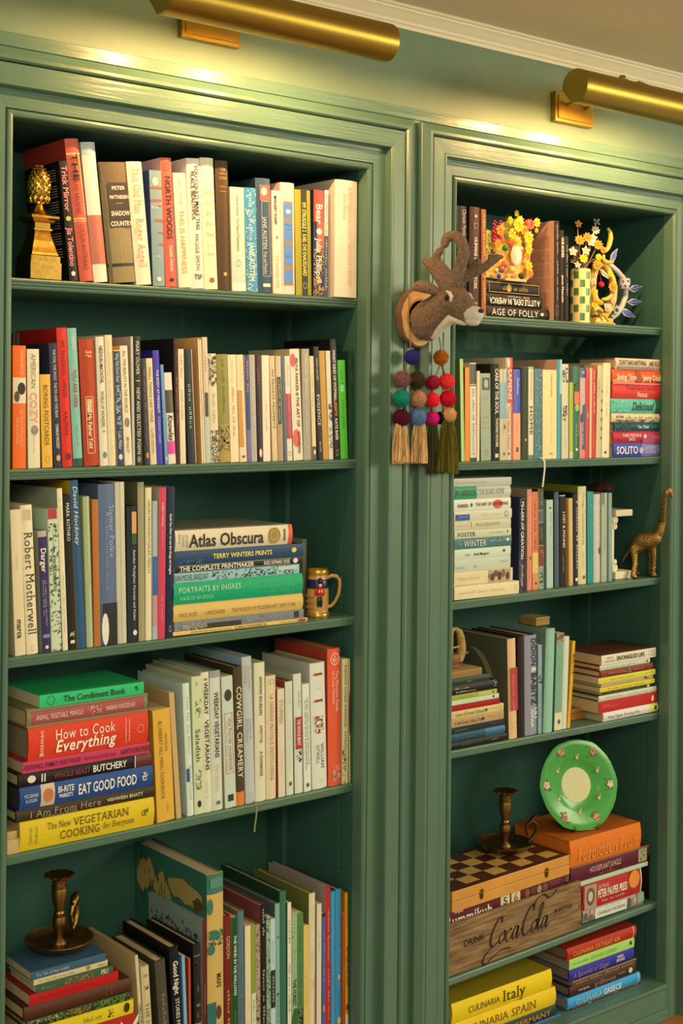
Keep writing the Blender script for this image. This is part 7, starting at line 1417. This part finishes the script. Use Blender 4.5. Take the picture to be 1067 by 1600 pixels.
# ---------- fifth right shelf: crate, game box, chess box, chamberstick, plate
z5 = shelf_z('right', 4)
X0 = OPEN[1]['x0']+.0035; Yk = .0035
zc0 = max(z5(X0), z5(X0+.45))+.0006
X1 = at(909, 1430, Yk).x
tl = at(703, 1447, Yk).z; HC0 = tl-z5(X0)
th = math.atan2(z5(X1)-z5(X0), X1-X0)
r = empty('wooden_crate', (X0, Yk, z5(X0)+.0010), (0, -th, 0), label='weathered wooden drinks crate with dark script lettering, under the chess box', cat='crate')
LC = (X1-X0)/math.cos(th); DC = .205; HC = HC0
CRW = bpy.data.materials.new('crate_wood'); CRW.use_nodes = True; nt = CRW.node_tree; b_ = nt.nodes['Principled BSDF']; b_.inputs['Roughness'].default_value = .75
tc = nt.nodes.new('ShaderNodeTexCoord'); mp = nt.nodes.new('ShaderNodeMapping'); mp.inputs['Scale'].default_value = (5, 40, 60); nt.links.new(tc.outputs['Object'], mp.inputs[0])
n1 = nt.nodes.new('ShaderNodeTexNoise'); n1.inputs['Scale'].default_value = 2.5; n1.inputs['Detail'].default_value = 8; nt.links.new(mp.outputs[0], n1.inputs['Vector'])
cr = nt.nodes.new('ShaderNodeValToRGB'); cr.color_ramp.elements[0].position = .32; cr.color_ramp.elements[0].color = (.11, .062, .03, 1); cr.color_ramp.elements[1].position = .72; cr.color_ramp.elements[1].color = (.36, .24, .13, 1)
nt.links.new(n1.outputs['Fac'], cr.inputs[0]); nt.links.new(cr.outputs[0], b_.inputs['Base Color'])
bp = nt.nodes.new('ShaderNodeBump'); bp.inputs['Strength'].default_value = .5; bp.inputs['Distance'].default_value = .002; nt.links.new(n1.outputs['Fac'], bp.inputs['Height']); nt.links.new(bp.outputs[0], b_.inputs['Normal'])
g = MB(); g.box(0, LC, 0, .011, 0, HC, b=.004); g.build('front_board', CRW, r)
g = MB(); g.box(0, LC, DC-.011, DC, 0, HC, b=.003); g.build('back_board', CRW, r)
for s in (0, 1):
    g = MB(); xx = .0005 if s == 0 else LC-.0115; g.box(xx, xx+.011, .0112, DC-.0112, 0, HC, b=.002); g.build('side_board', CRW, r)
g = MB(); g.box(.012, LC-.012, .0112, DC-.0112, .001, .008); g.build('bottom_board', CRW, r)
g = MB()
for (x, z) in ((.008, .015), (.008, .055), (.008, .098), (LC-.008, .015), (LC-.008, .055), (LC-.008, .098)): g.lathe([(0, -.0008), (.0022, -.0006), (.0026, .0005)], 10, (x, 0, z), 'Y')
q = g.build('nail_head', mat('2c2420', .5, .6), r)
INKC = mat('2c1c14', .8, key='crate_ink')
def stroke(g, pts, w, sc, ox, oz, sh=.25):
    """flat brush stroke in the crate front plane"""
    P_ = [Vector(p) for p in pts]; Q = []
    for i in range(len(P_)-1):
        for k in range(6):
            t = k/6; a_ = P_[max(i-1, 0)]; b2 = P_[i]; c2 = P_[i+1]; d2 = P_[min(i+2, len(P_)-1)]
            Q.append(.5*((2*b2)+(c2-a_)*t+(2*a_-5*b2+4*c2-d2)*t*t+(3*b2-a_-3*c2+d2)*t**3))
    Q.append(P_[-1]); n = len(Q); vs = []; fs = []
    for i, q in enumerate(Q):
        d = (Q[min(i+1, n-1)]-Q[max(i-1, 0)]).normalized(); nn = Vector((-d.y, d.x)); ww = w*(.45+.75*abs(math.sin(math.atan2(d.y, d.x)-.3)))
        if i in (0, n-1): ww *= .4
        for s in (-1, 1):
            p = q+nn*ww*s; vs.append((ox+(p.x+sh*p.y)*sc, -.0006, oz+p.y*sc))
    fs = [(2*i, 2*i+2, 2*i+3, 2*i+1) for i in range(n-1)]; g.add(vs, fs)
g = MB(); U = .0345; ox, oz = LC*.33, .034
def C_(x, h=1.6, tail=True): return [(x+.78, h*.80), (x+.72, h*.98), (x+.48, h), (x+.15, h*.72), (x-.02, h*.38), (x+.06, h*.08), (x+.35, 0), (x+.75, .18)]
def o_(x): return [(x+.36, .72), (x+.12, .62), (x, .28), (x+.12, .02), (x+.34, .10), (x+.46, .42), (x+.36, .72), (x+.55, .62)]
def c_(x): return [(x+.44, .60), (x+.32, .74), (x+.1, .58), (x, .26), (x+.12, .02), (x+.38, .06), (x+.62, .34)]
def a_s(x): return [(x+.42, .66), (x+.2, .74), (x, .30), (x+.1, .02), (x+.32, .16), (x+.46, .70), (x+.42, .12), (x+.50, .0), (x+.72, .26)]
def l_(x): return [(x, .1), (x+.22, .8), (x+.34, 1.5), (x+.22, 1.66), (x+.10, 1.3), (x+.08, .4), (x+.2, .0), (x+.42, .24)]
for s_, w_ in [(C_(0), .085), (o_(.78), .06), (c_(1.36), .06), (a_s(1.95), .06), ([(2.60, .42), (2.84, .46)], .07), (C_(2.85, 1.7), .085), (o_(3.66), .06), (l_(4.15), .06), (a_s(4.62), .06),
               ([(0.35, 0), (-.25, -.35), (-.45, -.75), (-.1, -.95), (.5, -.62), (1.2, -.42), (2.0, -.48)], .07),
               ([(3.55, 1.6), (3.8, 2.0), (4.4, 2.15), (4.9, 1.85), (5.3, 1.95), (5.6, 2.2)], .07)]:
    stroke(g, s_, w_, U, ox, oz)
g.build('script_lettering', INKC, r)
lettering('lettering', 'DRINK', (LC*.225, -.0006, .062), (1, 0, .02), (0, 0, 1), .062, .014, INKC, r, 'b')
lettering('lettering', 'IN BOTTLES', (LC*.86, -.0006, .062), (1, 0, 0), (0, 0, 1), .060, .0085, INKC, r, 'b')
lettering('lettering', '~REG. U.S. PAT. OFF.', (LC*.62, -.0006, .018), (1, 0, 0), (0, 0, 1), .07, .0035, INKC, r, '')
lettering('lettering', '~TRADE-MARK', (LC*.50, -.0006, .030), (1, 0, 0), (0, 0, 1), .03, .0035, mat('8c6c48', .8), r, '')
# game box standing in the crate
zin = r.location.z+.0095+max(0, math.sin(th))*.4
RX0 = X0+.016; RX1 = at(884, 1390, .02).x
TOPZ = at(706, 1424, .022).z+.003
r = empty('game_box', (RX0, .020, zin), (0, -th, 0), label='dark red tile game box standing inside the wooden crate', cat='box')
LR = RX1-RX0; HR = TOPZ-zin
g = MB(); g.box(0, LR, 0, .150, 0, HR, b=.001); g.build('box_body', mat('641c24', .4, key='maroon_card'), r)
lettering('lettering', 'Rummikub', (LR*.22, -.0006, HR-.024), (1, 0, 0), (0, 0, 1), .14, .022, ink('e8dcb0'), r, 'sb')
lettering('lettering', 'Original', (LR*.14, -.0006, HR-.007), (1, 0, 0), (0, 0, 1), .026, .005, ink('e8dcb0'), r, 'b')
for k, ch in enumerate('56'):
    xx = LR*.50+k*.033; raw('printed_tile', [(xx-.014, -.0005, HR-.034), (xx+.014, -.0005, HR-.034), (xx+.014, -.0005, HR-.005), (xx-.014, -.0005, HR-.005)], [(0, 1, 2, 3)], mat('d8c890', .5), r)
    lettering('lettering', ch, (xx, -.0010, HR-.018), (1, 0, 0), (0, 0, 1), .014, .016, ink('a85838' if k else '4c3c2c'), r, 'b')
for k, c3 in enumerate(('8c4c38', '5c3c2c', 'a88060', '6c5038')):
    g = MB(); xx = LR*(.68+.05*k); g.ball((xx, -.0002, HR-.018), .008, 2, sc=(1, .05, 1.2)); g.build('printed_figure', mat(c3, .6), r)
lettering('lettering', '~BRINGS PEOPLE TOGETHER', (LR*.91, -.0006, HR-.010), (1, 0, 0), (0, 0, 1), .04, .003, ink('c8a888'), r, '')
lettering('lettering', '~BY LEMADA LIGHT', (LR*.91, -.0006, HR-.016), (1, 0, 0), (0, 0, 1), .03, .003, ink('c8a888'), r, '')
zchess = zin+HR+LR*math.sin(th)*0+.0008
# chess box
CX0 = at(703.5, 1408, .012).x; CX1 = at(887, 1350, .012).x; LX = CX1-CX0; HX = .044; DX = .175; YX = .006
zchess = zin+HR+.0008
r = empty('chess_box', (CX0, YX, zchess), (0, -th, 0), label='folded wooden chess box with inlaid checkered top and two brass latches', cat='board game')
PW = mat('cc8c38', .4, bump=.15, bscale=30, vary=.25, vscale=12, key='pine'); DW = mat('4c2818', .35, vary=.2, vscale=30, key='dark_inlay'); LW = mat('c89848', .35, vary=.2, vscale=30, key='light_inlay')
g = MB(); g.box(0, LX, 0, DX, 0, HX*.5-.0004, b=.0012); g.build('lower_half', PW, r)
g = MB(); g.box(0, LX, 0, DX, HX*.5+.0004, HX, b=.0012); g.build('upper_half', PW, r)
bw = .016; nx, ny = 8, 4; sx = (LX-2*bw)/nx; sy = (DX-2*bw)/ny
g = MB()
for (a, b, c, d) in ((0.001, LX-.001, .001, bw), (.001, LX-.001, DX-bw, DX-.001), (.001, bw, bw, DX-bw), (LX-bw, LX-.001, bw, DX-bw)): g.box(a, b, c, d, HX-.0002, HX+.0006)
g.build('board_border', DW, r)
sq1 = {}
for i in range(nx):
    for j in range(ny):
        col = (i+j) % 2
        g = MB(); g.box(bw+i*sx+.0002, bw+(i+1)*sx-.0002, bw+j*sy+.0002, bw+(j+1)*sy-.0002, HX-.0002, HX+.0005); g.build('board_square', LW if col else DW, r)
for fx in (.235, .79):
    s_ = MB(); s_.ball((LX*fx, -.001, HX*.46), .0075, 2, sc=(.8, .22, 1.5)); s_.tube([(LX*fx-.003, -.003, HX*.62), (LX*fx, -.0045, HX*.74), (LX*fx+.003, -.003, HX*.62)], .0012, 6); s_.tube([(LX*fx, -.0032, HX*.30), (LX*fx, -.004, HX*.52)], .0014, 6); s_.build('latch', BRASS_OLD, r, smooth=True)
Mx = Matrix.Rotation(-th, 4, 'Y')
ztopb = lambda x: zchess+HX+(x-CX0)*math.tan(th)+.0012
cpt = onz(777, 1325, ztopb(at(777, 1325, .09).x)); cx_, cy_ = cpt.x, min(max(cpt.y, .085), .12)
chamberstick((cx_, cy_, ztopb(cx_)+.0035), .92, 'aged brass chamberstick with ring handle on the chess box', math.radians(-25)).scale = (.92, .92, 1.18)
# green plate on a wire stand
bk = find('thick bright orange cloth'); zt = bk.location.z+thick(bk)+.0006
PR = .103; yawp = math.radians(-16); tilt = math.radians(14)
pc = at(899, 1226, .075)
r = empty('decorative_plate', (pc.x, pc.y, pc.z), label='bright green plate with cream centre and floral rim, propped on orange book', cat='plate')
r.rotation_euler = (math.radians(90)-tilt, 0, yawp)
# local: z is the plate's normal after rotation
PG = mat('44983c', .22, vary=.12, vscale=30, key='green_glaze'); 
prof = [(0, 0), (.040, 0), (.052, .002), (.058, .006), (.064, .009), (.066, .0095), (.085, .011), (.101, .0150), (.103, .0165), (.1015, .0175), (.085, .0138), (.066, .0122), (.058, .0090), (.050, .0048), (.040, .0028), (0, .0028)]
lob = lambda a, h: 1+(.022*abs(math.cos(3*a))**.7-.012+.008*math.cos(12*a) if h > .0098 else 0)
g = MB(); g.lathe(prof, 96, wob=lob); pl_ = g.build('plate_body', PG, r, smooth=60)
v = [(.0395*math.cos(2*PI*i/40), .0395*math.sin(2*PI*i/40), .0031) for i in range(40)]; raw('cream_centre', v, [tuple(range(40))], mat('d4c888', .2, key='cream_centre'), r)
g = MB()
for i in range(48):
    a = 2*PI*i/48; g.ball((.1005*lob(a, 1)*math.cos(a), .1005*lob(a, 1)*math.sin(a), .0172), .0011, 1)
g.build('gilt_edge', mat('c8b058', .3, .5), r)
rr = random.Random(9)
for k in range(6):
    a = PI/2+.45+k*PI/3; rad = .086; c = Vector((rad*math.cos(a), rad*math.sin(a), .0150))
    g = MB(); petals(g, c, .010, 5, Vector((0, 0, 1)), .4, .05); g.build('painted_flower', mat(('c88c5c', 'd8b490', 'b06848')[k % 3], .3), r, fix=False)
    g = MB()
    for _ in range(14):
        q = c+Vector((rr.uniform(-.013, .013), rr.uniform(-.013, .013), .0004)); petals(g, q, .0028, 4, Vector((0, 0, 1)), .4, .02)
    g.build('painted_sprig', mat('7c3420', .3), r, fix=False)
    a += PI/6; c = Vector((.062*math.cos(a), .062*math.sin(a), .0128)); g = MB(); petals(g, c, .005, 5, Vector((0, 0, 1)), .4, .05); petals(g, c+Vector((.004, .006, 0)), .003, 4, Vector((0, 0, 1)), .4, .05); g.build('painted_blossom', mat('c8a070', .3), r, fix=False)
# wire stand
bpx = pc+Vector((0, 0, -PR*math.cos(tilt)))
st = empty('plate_stand', (pc.x, pc.y-.025, zt), (0, 0, yawp), label='small brass wire stand holding up the green plate', cat='stand')
hz_ = (pc.z-PR*math.cos(tilt))-zt
for s in (-1, 1):
    g = MB(); g.tube([(s*.035, .075, .0016), (s*.034, .02, .0016), (s*.032, -.012, .0016), (s*.032, -.018, .004), (s*.032, -.0185, .012), (s*.032, -.016, .015)], .0014, 8); g.tube([(s*.034, .05, .0016), (s*.022, .060, .05), (s*.012, .066, .085)], .0014, 8); g.build('foot_wire', BRASS_OLD, st, smooth=True)
g = MB(); g.tube([(-.033, -.010, .0016), (.033, -.010, .0016)], .0014, 8); g.tube([(-.012, .066, .085), (.012, .066, .085)], .0014, 8); g.tube([(-.022, .06, .05), (.022, .06, .05)], .0012, 8); g.build('cross_wire', BRASS_OLD, st, smooth=True)
# black box at the right
xa = at(1014, 1390, .02).x; xb = OPEN[1]['x1']-.004; zt_ = at(1016, 1335, .02).z; zb = max(z5(xa), z5(xb))+.0012
r = empty('black_box', ((xa+xb)/2, .02, zb), label='black box with small pale emblem in the dark right corner', cat='box'); w = (xb-xa)/2
g = MB(); g.box(-w, w, 0, .10, 0, zt_-zb, b=.001); g.build('box_body', mat('10120f', .4, key='black_card'), r)
e = at(1020, 1366, .02)-r.location; e.x = 0
g = MB(); g.box(-w*.6, w*.6, -.0006, 0, e.z-.008, e.z+.004); g.box(-w*.5, w*.5, -.0006, 0, e.z+.005, e.z+.010); g.build('emblem', mat('5c6058', .5), r)
